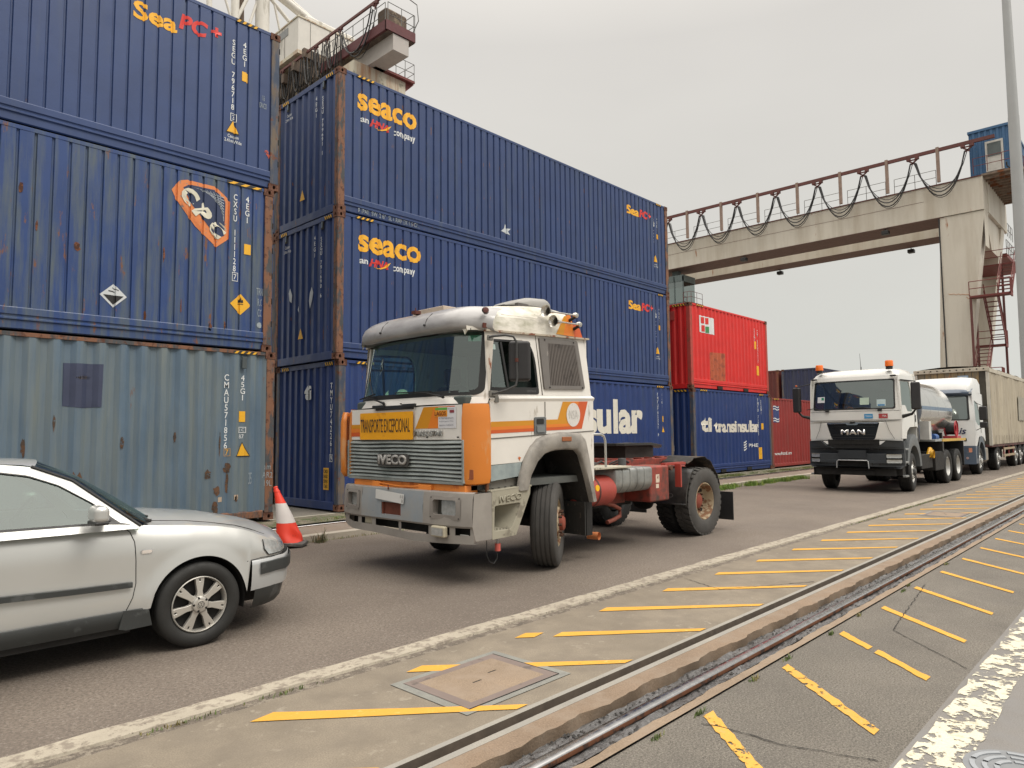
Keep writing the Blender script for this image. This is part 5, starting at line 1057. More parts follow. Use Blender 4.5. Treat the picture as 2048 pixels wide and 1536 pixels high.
k.grid(rows_).add(rows_[-1], [tuple(range(8))]); k.build('vent_cowl', mat('vent_grey_paint', (.27, .265, .25), .5), RV, angle=50); MB().box((-.8, -5.5, 3.2), (-.18, -5.0, 3.31)).build('vent_base', mat('vent_base', (.08, .075, .07), .7), RV)
# trumpet horns
CHm = mat('old_chrome', (.62, .60, .56), .28, .9, var=.1)
for (x0_, z_, x1_) in ((-.90, 3.12, -.33), (-.76, 3.01, -.26)):
    HO = child(T, 'air_horn'); MB().lathe([(.075, 0), (.068, .006), (.045, .04), (.024, .10), (.011, .18), (.010, x1_-x0_), ], (x0_, -6.05, z_), (1, .0, .02), 20).build('trumpet', CHm, HO, angle=60)
    MB().lathe([(.06, .02), (.02, .09), (.001, .12)], (x0_, -6.05, z_), (1, 0, .02), 16).build('trumpet_throat', mat('horn_throat', (.05, .045, .035), .6), HO)
    MB().lathe([(.001, -.03), (.03, -.025), (.036, 0), (.03, .028), (.001, .033)], (x1_+.02, -6.05, z_+.012), (0, 1, .2), 16).build('horn_driver', CHm, HO); MB().cyl((x1_+.01, -6.05, z_-.01), (x1_+.0, -5.95, z_-.05), .02, 10).build('horn_bracket', M_gasket, HO)
# near mirror
MI = child(T, 'wing_mirror'); k = MB(); Rm = Matrix.Rotation(RAD(38), 3, 'Z'); k.box((-1.685, -6.42, 2.21), (-1.585, -6.18, 2.655), Rm).build('mirror_housing', mat('mirror_black', (.022, .021, .022), .55), MI, bevel=.035, seg=3)
MB().tube([(-1.865, -6.03, 2.70), (-1.86, -6.10, 2.71), (-1.80, -6.24, 2.715), (-1.735, -6.30, 2.70), (-1.70, -6.315, 2.64), (-1.70, -6.315, 2.45), (-1.69, -6.315, 2.25), (-1.71, -6.31, 2.16), (-1.78, -6.24, 2.11), (-1.85, -6.12, 2.075), (-1.86, -6.06, 2.08)], .013, 8).build('mirror_arm', mat('arm_grey_black', (.05, .05, .05), .5), MI); MB().cyl((-1.70, -6.315, 2.42), (-1.70, -6.315, 2.46), .02, 8).build('arm_clamp', mat('bracket_rust', srgb(88, 46, 36), .85), MI)
MB().box((-1.88, -6.09, 2.045), (-1.76, -6.05, 2.11)).box((-1.81, -6.09, 1.98), (-1.75, -6.06, 2.05)).build('arm_bracket', mat('bracket_grey', (.16, .155, .14), .6), MI, bevel=.006); MB().box((-1.88, -6.06, 2.67), (-1.80, -6.03, 2.73)).build('arm_bracket', mat('bracket_grey', (.16, .155, .14), .6), MI, bevel=.008)
# wipers
for (p0, p1, b0, b1) in (((-2.16, -4.50, 2.02), (-2.15, -4.12, 2.105), (-2.15, -3.98, 2.085), (-2.14, -4.30, 2.14)), ((-2.16, -5.60, 2.055), (-2.155, -5.10, 2.13), (-2.15, -4.72, 2.135), (-2.15, -5.40, 2.12))):
    WP = child(T, 'wiper'); MB().tube([p0, lerp(Vector(p0), Vector(p1), .5)+Vector((-.02, 0, .01)), p1], [.014, .008, .005], 6).build('wiper_arm', M_gasket, WP); MB().beam(b0, b1, .012, .014).build('wiper_blade', M_gasket, WP); MB().cyl(Vector(p0)+Vector((0, 0, 0)), Vector(p0)+Vector((-.03, -.05, -.01)), .018, 8).build('wiper_pivot', M_gasket, WP)
# cab body inside: floor, back wall, dash, seats, steering wheel
IN = child(T, 'cab_interior')
MB().box((-2.05, -5.95, 1.02), (-.02, -3.75, 1.10)).box((-.06, -5.95, 1.1), (-.02, -3.75, 2.84)).box((-2.0, -5.9, 2.79), (-.03, -3.8, 2.81)).build('cab_shell', mat('cab_lining', (.10, .105, .10), .85), IN)
MB().box((-.05, -5.98, .98), (-.01, -3.72, 2.86)).build('rear_wall', W_, T)
MB().box((-2.08, -5.90, 1.6), (-1.70, -3.80, 2.06)).build('dashboard', mat('dash_grey', (.06, .075, .07), .7), IN, bevel=.03)
for y_, m_ in ((-5.40, mat('seat_cover_grey', (.16, .18, .17), .9, var=.15)), (-4.20, M_seat)):
    MB().box((-1.25, y_-.28, 1.35), (-.75, y_+.28, 1.55)).build('seat_cushion', m_, IN, bevel=.05, seg=3); MB().box((-.85, y_-.27, 1.5), (-.70, y_+.27, 2.30)).build('seat_backrest', m_, IN, bevel=.06, seg=3); MB().box((-.83, y_-.14, 2.32), (-.72, y_+.14, 2.55)).build('headrest', M_seat, IN, bevel=.04, seg=3)
MB().lathe([(.22+.014*cos(i*pi/4), .014*sin(i*pi/4)) for i in range(9)], (-1.60, -5.38, 2.06), (-.55, 0, .85), 32).build('steering_wheel', M_gasket, IN)
MB().grid([[Vector((-.08, y, z)) for y in (-5.75, -4.75)] for z in (2.2, 2.55)]).build('rear_curtain', mat('curtain_grey', (.10, .12, .12), .9), IN)
MB().grid(sgrid(2.68, 2.75, -.90, -.79, 4, 1, .012)).build('toll_tag', mat('toll_tag', (.25, .45, .36), .6), WS)
# ---- chassis and gear behind the cab
CH = child(T, 'chassis'); k = MB()
for y_ in (-5.24, -4.46):
    k.box((-1.9, y_-.035, .80), (3.95, y_+.035, 1.06))
    for i in range(16): k.cyl((.3+i*.22, y_-.045, .93), (.3+i*.22, y_+.045, .93), .012, 6)
k.build('frame_rail', RC_, CH, bevel=.004)
for x_ in (.25, 1.3, 2.2, 3.9): MB().box((x_-.05, -5.25, .82), (x_+.05, -4.45, 1.02)).build('cross_member', RC_, CH, bevel=.004)
k = MB().box((.5, -5.35, 1.06), (1.6, -4.35, 1.10)).build('deck_plate', mat('brown_deck', (.10, .05, .035), .8, var=.3), CH)
random.seed(21); k = MB()
for i in range(9):
    y_ = random.uniform(-5.7, -4.4); z_ = random.uniform(1.13, 1.24); x_ = random.uniform(.1, .4)
    k.tube([(x_+j*.18, y_+.10*sin(j*1.7+i), z_+.05*sin(j*2.3+i*2)) for j in range(9)], .014, 6)
k.build('air_hose', mat('hose_black', (.02, .018, .017), .6), CH)
FW = child(T, 'fifth_wheel'); k = MB(); pl = [(1.62, -5.28), (1.72, -5.36), (2.45, -5.38), (3.05, -5.20), (3.25, -5.02), (2.75, -4.93), (2.55, -4.85), (2.75, -4.77), (3.25, -4.68), (3.05, -4.50), (2.45, -4.32), (1.72, -4.34), (1.62, -4.42)]
k.poly(pl, lambda a, b, d: Vector((a, b, 1.475-.10*max(0, a-2.6)-d)), .045); k.build('coupling_plate', mat('greasy_black', (.012, .011, .010), .35, var=.4, c2=(.07, .045, .03), c2amt=.25, c2scale=8), FW, bevel=.006)
MB().box((1.9, -5.25, 1.18), (2.7, -4.45, 1.42)).build('coupling_pedestal', mat('pedestal_dark', (.03, .022, .018), .7, var=.3), FW); k = MB()
for x_ in (1.5, 1.8, 2.1, 2.4, 2.7, 3.0): k.box((x_, -5.42, 1.10), (x_+.08, -4.28, 1.24))
k.build('coupling_teeth', RC_, FW, bevel=.01); MB().box((1.0, -5.43, 1.10), (3.4, -5.36, 1.22)).build('coupling_rail', RC_, FW, bevel=.006); MB().box((1.0, -4.34, 1.10), (3.4, -4.28, 1.22)).build('coupling_rail', RC_, FW, bevel=.006)
FT = child(T, 'fuel_tank'); k = MB(); sec = rpoly([(-5.98, 1.14), (-5.98, .90), (-5.90, .80), (-5.45, .80), (-5.45, 1.14)], .05); xs_ = [.58, .60]+[.60+.16*i for i in range(1, 6)]+[1.50, 1.52]
rows_ = []
for x_ in [.58, .60, .74, .75, .765, .775, .92, .93, .945, .955, 1.10, 1.11, 1.125, 1.135, 1.28, 1.29, 1.305, 1.315, 1.50, 1.52]:
    rib = x_ in (.75, .765, .93, .945, 1.11, 1.125, 1.29, 1.305); e_ = .03 if x_ in (.58, 1.52) else (.012 if rib else 0)
    rows_.append([Vector((x_, y+e_*(1 if y < -5.7 else -1), z+e_*(1 if z < 1 else -1))) for y, z in sec+[sec[0]]])
k.grid(rows_).add(rows_[0][:-1], [tuple(range(len(sec)))]).add(rows_[-1][:-1], [tuple(range(len(sec)))]); k.build('tank_body', AL_, FT, angle=40); MB().cyl((1.30, -5.6, 1.14), (1.30, -5.6, 1.26), .06, 16).build('filler_cap', mat('cap_dark', (.08, .08, .08), .5), FT)
MB().box((.12, -6.0, 1.15), (.95, -5.42, 1.175)).build('walkway_plate', mat('cream_chequer', (.42, .39, .31), .6, var=.1, c2=(.2, .19, .16), c2amt=.3, c2scale=5), T, bevel=.004)
MB().tube([(.02, -5.93, 1.52), (.04, -5.94, 1.58), (.10, -5.95, 1.615), (.30, -5.96, 1.615), (.36, -5.965, 1.59), (.385, -5.97, 1.53), (.39, -5.97, 1.16)], .017, 8).build('grab_rail', mat('rail_silver', (.5, .5, .48), .35, .8), T)
AT = child(T, 'air_tank'); MB().lathe([(.001, -.30), (.12, -.28), (.19, -.22), (.205, -.15), (.205, .36), (.19, .42), (.12, .47), (.001, .49)], (.18, -5.80, .86), (1, 0, 0), 28).build('tank', RT_, AT); MB().lathe([(.21, 0), (.21, .03)], (.20, -5.80, .86), (1, 0, 0), 28).build('tank_strap', mat('strap_dark', (.08, .03, .025), .6), AT)
MB().box((1.50, -5.95, .62), (2.02, -5.45, 1.14)).build('battery_box', RC_, T, bevel=.03, seg=2)
MB().poly([(1.64, .90), (1.74, .90), (1.74, 1.02), (1.64, 1.02)], SX(-5.953)).build('worn_sticker', mat('worn_sticker', (.6, .5, .4), .6, wear=.35, wscale=22), T); MB().poly([(1.64, .82), (1.72, .82), (1.72, .88), (1.64, .88)], SX(-5.953)).build('worn_sticker', mat('worn_sticker', (.6, .5, .4), .6, wear=.35, wscale=22), T)
MB().box((1.1, -5.5, .60), (1.5, -5.3, .82)).build('side_bracket', RC_, T); MB().tube([(.55, -5.7, .70), (.85, -5.75, .62), (1.0, -5.75, .56), (1.0, -5.75, .46), (.85, -5.75, .42), (.70, -5.75, .40)], .03, 10).build('exhaust_pipe', mat('pipe_rusty', srgb(120, 62, 48), .7), T)
k = MB().box((.0, -5.4, .55), (1.8, -4.3, .85)).box((-1.7, -5.4, .55), (-.1, -4.3, 1.3)).build('gearbox', M_under, T); MB().cyl((-.62, -5.9, .53), (-.62, -3.8, .53), .07, 12).cyl((3.0, -5.9, .54), (3.0, -3.8, .54), .10, 12).lathe([(.0, -.2), (.2, -.1), (.22, 0), (.2, .1), (0, .2)], (3.0, YC, .54), (0, 1, 0), 18).build('axle', M_under, T)
MB().cyl((1.25, -4.9, .42), (1.25, -4.1, .42), .26, 24).build('spare_cylinder', M_under, T)
# wheels
RIMC = mat('cream_rusty_rim', (.36, .29, .19), .6, var=.12, c2=srgb(120, 84, 56), c2amt=.42, c2scale=6); HUBR = mat('rusty_red_hub', srgb(128, 62, 46), .7, var=.2)
st_ = RAD(33)
wheel(T, (-.61, -5.80, .525), -1, .525, .30, .285, 'out', RIMC, HUBR, st_, 'ribs', mat('worn_grey_tyre', (.050, .048, .045), .85, var=.2, vscale=3, c2=(.075, .07, .065), c2amt=.45, c2scale=3, c2sharp=.4, bump=.8, bscale=90), name='front_wheel')
wheel(T, (-.61, -3.90, .525), 1, .525, .30, .285, 'out', RIMC, HUBR, RAD(28), 'ribs', M_tyreb, name='front_wheel')
for sg in (-1, 1):
    yo = YC+sg*1.03; yi = YC+sg*.70
    wheel(T, (3.0, yo, .535), sg, .535, .27, .29, 'deep', RIMC, HUBR, 0, 'lugs', mat('worn_grey_tyre', (.05, .048, .045), .85) if sg < 0 else M_tyreb, 8, 'rear_wheel'); wheel(T, (3.0, yi, .535), sg, .535, .27, .29, 'deep', RIMC, HUBR, 0, 'lugs', M_tyreb, 8, 'rear_wheel')
# rear mudguards
MGm = mat('mudguard_black', (.016, .016, .016), .5, var=.3, c2=(.06, .055, .05), c2amt=.3, c2scale=4, c2sharp=.3)
for sg in (-1, 1):
    MG = child(T, 'rear_mudguard'); y0_, y1_ = YC+sg*1.17, YC+sg*.55
    arc = [(3.0+.64*cos(RAD(a)), .55+.64*sin(RAD(a))) for a in range(190, 118, -9)]; arc[0] = (2.34, .52)
    k = MB(); k.grid([[Vector((x, y, z)) for x, z in arc] for y in (y0_, y1_)]); k.grid([[Vector((x, y0_, z)) for x, z in arc], [Vector((x+.03, y0_-sg*.005, z-.02)) for x, z in arc]]); k.build('front_quarter', MGm, MG, solid=.012)
    k = MB(); random.seed(31+sg); A2 = [(3.0+.70*cos(RAD(a)), .56+.68*sin(RAD(a))) for a in range(122, 8, -6)]
    k.grid([[Vector((x, y, z+(random.uniform(-.018, .018) if q != 1 else 0))) for x, z in A2] for q, y in enumerate((y0_-sg*.10, (y0_+y1_)/2, y1_))]); k.build('torn_top', mat('torn_guard', (.02, .017, .015), .8, var=.3, c2=(.07, .05, .035), c2amt=.4, c2scale=5), MG, solid=.012)
    MB().box((3.92, min(y0_, y1_), .15), (3.94, max(y0_, y1_), .62)).build('rear_flap', M_blkp, MG)
letters('CO', 1, lambda u, v, d: Vector((2.335, -5.72-u, .66+v)), mat('ghost_white', (.12, .12, .12), .7), T, name='mudguard_lettering', width=.2, height=.07)
k = MB(); k.cyl((2.1, -5.95, 1.10), (2.1, -3.75, 1.10), .04, 12); k.build('guard_tube', mat('tube_brown', srgb(96, 60, 44), .7), T); MB().box((2.27, -6.0, .80), (2.30, -5.90, 1.15)).build('guard_bracket', RT_, T); MB().box((2.0, -5.9, 1.13), (2.6, -5.82, 1.17)).build('guard_bracket', RT_, T)
RL = child(T, 'rear_light'); MB().box((3.95, -4.1, .95), (4.0, -3.72, 1.10)).build('lamp_plate', mat('plate_cream', (.5, .46, .38), .6), RL)
for o_ in bpy.data.objects:
    if o_.name.startswith('far_window'): o_.name = o_.name.replace('far_', 'offside_')
# ================================================================== silver saloon car on the left
K = thing('parked_car', 'silver saloon car cut off by the left edge, in front of the old truck', 'car', (-6.3, -5.06, 0)); YK = -5.06
CS = mat('silver_car_paint', (.46, .465, .45), .34, .30, var=.02, coat=.9)
CSB = mat('silver_bumper_plastic', (.46, .475, .48), .34, .28, var=.03, coat=.6)
CT = mat('car_trim_black', (.030, .033, .033), .5, var=.1, c2=(.06, .065, .065), c2amt=.25, c2scale=5)
CG = glass('car_glass', (.26, .34, .30), .6)
def wk(x):   # half width of the body in plan
    pts = [(-8.50, .0), (-8.47, .35), (-8.40, .60), (-8.25, .74), (-7.9, .82), (-7.3, .865), (-5.0, .875), (-4.6, .865), (-4.42, .835), (-4.28, .785), (-4.17, .71), (-4.06, .57), (-3.96, .39), (-3.89, .20), (-3.86, 0)]
    if x <= pts[0][0]: return 0
    for (a, p), (b, q) in zip(pts, pts[1:]):
        if a <= x <= b: return lerp(p, q, (x-a)/(b-a))
    return 0
def ztop(x):
    pts = [(-8.5, .93), (-8.3, .99), (-7.8, 1.02), (-6.2, 1.01), (-5.45, .985), (-5.2, .955), (-4.98, .935), (-4.75, .905), (-4.54, .855), (-4.40, .80), (-4.25, .735), (-4.1, .70), (-3.86, .665)]
    for (a, p), (b, q) in zip(pts, pts[1:]):
        if a <= x <= b: return lerp(p, q, (x-a)/(b-a))
    return pts[0][1] if x < -8.5 else pts[-1][1]
WF, WR, AR = -4.92, -7.62, .372
def arch(x, low):
    for w_ in (WF, WR):
        d = AR*AR-(x-w_)**2
        if d > 0: low = max(low, .325+math.sqrt(d))
    return low
def inset(z, zt):
    t = (z-.2)/(zt-.2)
    return .055*max(0, (.30-t)/.30)**1.5 + .075*max(0, (t-.72)/.28)**2.2 + .012*(1-abs(2*t-1))
def fl(x, z):  # flared lip around the wheel openings
    for w_ in (WF, WR):
        r = math.hypot(x-w_, z-.325)
        if r < AR+.09 and z > .3: return .018*(1-(r-AR)/.09)
    return 0
plan = []; x = -8.5
xs_ = [-8.5, -8.48, -8.45, -8.40, -8.33, -8.25, -8.1]+[-8.0+.03*i for i in range(25)]+[-7.24+.08*i for i in range(24)]+[-5.34+.025*i for i in range(33)]+[-4.50, -4.46, -4.42, -4.36, -4.30, -4.24, -4.18, -4.13, -4.08, -4.02, -3.97, -3.93, -3.90, -3.875, -3.86]
def kpt(x, z, sg, off=0):
    zt = ztop(x); return Vector((x, YK-sg*max(0, wk(x)-inset(z, zt)-fl(x, z)*-1+off if wk(x) > .05 else 0), z))
BD = child(K, 'body')
for sg in (1, -1):
    rows_ = []
    for x in xs_:
        lo = arch(x, .36 if x < -4.5 else .60); zt = ztop(x)
        if x > -4.53: lo = max(arch(x, .6), .6)
        rows_.append([kpt(x, lerp(lo, zt, j/11), sg) for j in range(12)])
    MB().grid(rows_).build('body_side', CS, BD, angle=60)
    # bonnet and boot surfaces run from the shoulder to the centre line
    for (xa, xb, cen) in ((-5.30, -3.86, [(-5.3, 1.0), (-5.16, 1.02), (-4.98, 1.008), (-4.6, .962), (-4.23, .875), (-4.0, .78), (-3.9, .71), (-3.86, .665)]), (-8.5, -7.75, [(-8.5, .93), (-8.42, 1.0), (-8.2, 1.05), (-7.75, 1.08)])):
        rows_ = []
        for x in [q for q in xs_ if xa-1e-6 <= q <= xb+1e-6]+([xb] if xb not in xs_ else []):
            zt = ztop(x); w_ = max(0, wk(x)-inset(zt, zt))
            for (a, p), (b, q) in zip(cen, cen[1:]):
                if a-1e-6 <= x <= b+1e-6: zc = lerp(p, q, (x-a)/(b-a)); break
            zc = max(zc, zt) if x < -4.1 else zc
            rows_.append([Vector((x, YK-sg*w_*(1-t), zt+(zc-zt)*(1-(1-t)**2.6))) for t in (0, .04, .1, .18, .3, .45, .65, 1)])
        MB().grid(rows_).build('bonnet' if xa > -6 else 'boot_lid', CS, BD, angle=60)
    # bumper skins
    def bskin(nm, m_, zz, out_, xr):
        k = MB(); k.grid([[Vector((x+(.03 if x > -4.2 else 0)*out_/.02, YK-sg*max(0, wk(x)+o_), z)) for z, o_ in zz] for x in xr]); return k.build(nm, m_, K, angle=60)
    xr = [q for q in xs_ if q > -4.54 and q > WF+AR-.02]
    bskin('front_bumper', CSB, [(.60, .004), (.595, .012), (.56, .016), (.48, .014), (.40, .006), (.355, -.005)], .02, xr); bskin('bumper_lower', CT, [(.358, -.004), (.30, -.02), (.22, -.06), (.19, -.10)], .0, [q for q in xs_ if q > -4.50])
    bskin('bumper_strip', CT, [(.575, .014), (.57, .030), (.525, .034), (.48, .030), (.475, .012)], .03, [q for q in xs_ if q > -4.43]); xr2 = [q for q in xs_ if q < -7.98]
    bskin('rear_bumper', CSB, [(.62, 0), (.6, .02), (.4, .015), (.25, -.03)], 0, xr2)
    # sill and mouldings
    k = MB(); k.grid([[Vector((x, YK-sg*(.868+o_), z)) for z, o_ in ((.375, .0), (.365, .006), (.30, -.005), (.25, -.03))] for x in [-7.24+.1*i for i in range(20)]]); k.build('sill', CT, K, angle=60)
    MB().poly([(-5.47, .375), (-5.30, .36), (-5.275, .24), (-5.45, .235), (-5.50, .25)], lambda a, b, d: Vector((a, YK-sg*(.876-d), b)), .02).build('sill_end', CT, K)
    k = MB(); k.grid([[Vector((x, YK-sg*(.884+o_), .575+(.006 if x < -6 else 0)-(.02*(x+6.2)/.8 if x > -6.2 else 0)+z)) for z, o_ in ((.022, -.01), (.018, .006), (-.018, .006), (-.022, -.01))] for x in (-6.45, -6.2, -5.8, -5.425, -5.42)]); k.build('side_moulding', CT, K, angle=30)
    # wheel house liners
    for w_ in (WF, WR):
        A_ = [(w_+(AR-.004)*cos(RAD(a)), .325+(AR-.004)*sin(RAD(a))) for a in range(-14, 195, 9)]
        MB().grid([[Vector((x, YK-sg*.845, z)) for x, z in A_], [Vector((x, YK-sg*.50, z)) for x, z in A_]]).build('wheel_liner', M_under, K); MB().poly(A_, lambda a, b, d: Vector((a, YK-sg*.5, b))).build('wheel_liner', M_under, K)
# nose: grille, number plate area
MB().box((-8.2, YK-.8, .20), (-5.4, YK+.8, .34)).box((-5.4, YK-.5, .2), (-4.25, YK+.5, .6)).build('underbody', M_under, K)
# headlights, wrapped round the front corner
for sg in (1, -1):
    HL = child(K, 'headlight'); k = MB(); rows_ = []
    for x in (-4.375, -4.33, -4.28, -4.22, -4.17, -4.11, -4.06, -4.0):
        t = (x+4.375)/.375; zt = min(ztop(x)-.012, lerp(.755, .715, t)); zl = lerp(.628, .615, t)+(.05 if x < -4.35 else 0)*(1-t)
        rows_.append([Vector((x+.004, YK-sg*(wk(x)-inset(z, ztop(x))+.006), z)) for z in (zl, lerp(zl, zt, .25), lerp(zl, zt, .5), lerp(zl, zt, .75), zt)])
    k.grid(rows_); k.build('lens', mat('clear_lamp', (.50, .52, .52), .08, .5, var=.25, vscale=18, coat=1, bump=.5, bscale=90), HL, angle=60)
    k = MB(); k.tube([r[0]+Vector((0, -sg*.002, 0)) for r in rows_], .004, 5); k.tube([rows_[0][i] for i in range(5)], .004, 5); k.build('lamp_seal', M_gasket, HL)
# shut lines on the near side
def onk(x, z, off=.002, sg=1): v = kpt(x, z, sg, off); return v
def kline(pts, r=.0035, nm='shut_line', sg=1):
    out = []
    for a, b in zip(pts, pts[1:]): out += [onk(lerp(a[0], b[0], j/5), lerp(a[1], b[1], j/5), .0, sg) for j in range(5)]
    out.append(onk(*pts[-1], .0, sg)); return MB().tube(out, r, 5).build(nm, M_gasket, K)
for sg in (1, -1):
    kline([(-5.47, .975), (-5.43, .93), (-5.405, .86), (-5.395, .72), (-5.39, .56), (-5.41, .46), (-5.45, .375)], sg=sg); kline([(-6.50, .99), (-6.50, .38)], sg=sg)
    kline([(-4.535, .60), (-4.40, .612), (-4.30, .606), (-4.2, .60), (-4.1, .598)], .003, sg=sg)
for sg in (1, -1):
    k = MB(); pts = [Vector((x, YK-sg*(wk(x)-inset(ztop(x), ztop(x))-.055), 0)) for x in (-5.25, -5.0, -4.8, -4.6, -4.45, -4.3)]
    for p in pts: p.z = ztop(p.x)+.012+(.02 if p.x < -4.9 else .012)
    k.tube(pts, .003, 5).build('bonnet_gap', M_gasket, K)
SI = child(K, 'side_indicator'); k = MB(); pl = rrect(-5.365, .765, -5.28, .80, .016); MB().poly(pl, lambda a, b, d: onk(a, b, .004)).build('bezel', M_chrome, SI); MB().poly(rrect(-5.358, .771, -5.287, .794, .012), lambda a, b, d: onk(a, b, .007)).build('lens', mat('indicator_lens', (.55, .5, .46), .2, coat=.5), SI)
# greenhouse
def gy(z): return lerp(-5.918, -5.605, (z-1.0)/.43)
def GS_(sg, off=0): return lambda a, b, d: Vector((a, gy(b)+off+d if sg > 0 else 2*YK-gy(b)-off-d, b))
gout = rpoly([(-5.34, .96), (-5.53, 1.12), (-5.75, 1.315), (-6.0, 1.425), (-6.35, 1.468), (-6.85, 1.455), (-7.25, 1.38), (-7.85, 1.02), (-7.85, .97)], .05, 3)
gw1 = rpoly([(-5.51, 1.008), (-5.655, 1.155), (-5.85, 1.292), (-6.03, 1.368), (-6.22, 1.402), (-6.47, 1.412), (-6.49, 1.02)], .02, 3); gw2 = rpoly([(-6.56, 1.02), (-6.54, 1.412), (-6.85, 1.395), (-7.13, 1.33), (-7.38, 1.18), (-7.45, 1.03)], .03, 3)
GH = child(K, 'greenhouse')
for sg in (1, -1):
    MB().poly(gout, GS_(sg), .02, [gw1, gw2]).build('side_frame', CS, GH, bevel=.004)
    def inner(l, s_):
        cx = sum(p[0] for p in l)/len(l); cy = sum(p[1] for p in l)/len(l); return [(cx+(x-cx)*s_, cy+(y-cy)*s_**1.6) for x, y in l]
    for l in (gw1, gw2):
        k = MB(); stripring(k, l, inner(l, .965), lambda a, b, d: GS_(sg)(a, b, d), -.004, .012); k.build('window_trim', M_gasket, GH); MB().poly(l, GS_(sg, .006)).build('side_glass', CG, GH)
    MB().poly([(-5.44, .995), (-5.505, 1.01), (-5.60, 1.09), (-5.60, 1.01)], GS_(sg, -.006), .012).build('mirror_sail', M_blkp, GH)
# screens and roof: edge curve to edge curve with crown
edge = [(-5.36, .975), (-5.53, 1.125), (-5.75, 1.318), (-5.99, 1.425)]; cent = [(-5.14, 1.005), (-5.36, 1.16), (-5.62, 1.335), (-5.90, 1.468)]
def crown(e_, c_, ins=.0, n=20):
    rows_ = []
    for (xe, ze), (xc, zc) in zip(e_, c_):
        ye = gy(ze)+ins; row = []
        for i in range(n+1):
            s_ = -1+2*i/n; q = 1-abs(s_)**2.4; row.append(Vector((lerp(xe, xc, q), YK+s_*(YK-ye), lerp(ze, zc, 1-abs(s_)**3))))
        rows_.append(row)
    return rows_
MB().grid(crown(edge, cent, .02)).build('windscreen', CG, GH); MB().grid(crown([(-7.28, 1.37), (-7.75, 1.06)], [(-7.35, 1.42), (-7.9, 1.09)], .02)).build('rear_window', CG, GH)
MB().grid(crown([(-5.985, 1.425), (-6.05, 1.44), (-6.35, 1.465), (-6.85, 1.452), (-7.28, 1.37)], [(-5.895, 1.47), (-6.0, 1.478), (-6.4, 1.492), (-6.9, 1.478), (-7.35, 1.42)])).build('roof', CS, GH, angle=60)
for sg in (1, -1):
    k = MB(); E_ = [Vector((x-.012, (gy(z)-.004) if sg > 0 else 2*YK-gy(z)+.004, z+.004)) for x, z in edge]; k.tube(E_, .010, 6); k.build('screen_seal', M_gasket, GH)
CW = MB(); CW.grid([[Vector((-5.34+.05*abs(s_)**2*-1+.17*(1-abs(s_)**2.4)+dx, YK+s_*(.87-.1*(dx > .05)), .965+.028*(1-s_*s_)+dz)) for s_ in [-1+i*.1 for i in range(21)]] for dx, dz in ((0, .004), (.09, .012))]).build('scuttle', M_blkp, K)
for p in (((-5.20, -5.55, 1.0), (-5.35, -5.2, 1.05)), ((-5.24, -5.75, .985), (-5.42, -5.45, 1.07))):
    WP = child(K, 'wiper'); MB().tube(p, [.012, .006], 6).build('wiper_arm', M_gasket, WP)
# mirrors
for sg in (1, -1):
    DM = child(K, 'door_mirror'); k = MB(); y_ = YK-sg*.985
    k.box((-5.735, y_-.095, 1.035), (-5.635, y_+.095, 1.155)).build('mirror_shell', CS, DM, bevel=.04, seg=4); MB().box((-5.73, y_-.09, 1.025), (-5.64, y_+.10, 1.05)).box((-5.68, min(y_, YK-sg*.86), 1.035), (-5.60, max(y_, YK-sg*.86), 1.055)).build('mirror_foot', M_blkp, DM, bevel=.01)
# interior
CI = child(K, 'car_interior'); MB().box((-5.95, YK-.70, .62), (-5.50, YK+.70, .96)).build('dashboard', mat('car_dash', (.05, .055, .05), .7), CI, bevel=.05)
for y_ in (YK-.36, YK+.36):
    MB().box((-6.75, y_-.25, .40), (-6.2, y_+.25, .62)).build('seat_cushion', M_seat, CI, bevel=.05); MB().box((-6.95, y_-.25, .55), (-6.78, y_+.25, 1.12)).build('seat_backrest', M_seat, CI, bevel=.05); MB().box((-6.95, y_-.12, 1.14), (-6.85, y_+.12, 1.32)).build('headrest', M_seat, CI, bevel=.03)
MB().box((-8.0, YK-.78, .35), (-5.4, YK+.78, .40)).box((-7.7, YK-.75, .4), (-7.5, YK+.75, 1.0)).build('cabin_floor', M_seat, CI); MB().lathe([(.185+.014*cos(i*pi/4), .014*sin(i*pi/4)) for i in range(9)], (-6.02, YK-.36, 1.02), (-.9, 0, .42), 32).build('steering_wheel', mat('wheel_grey', (.07, .075, .075), .6), CI); MB().box((-6.08, YK-.40, .98), (-5.98, YK-.32, 1.06)).build('steering_boss', M_seat, CI, bevel=.02)
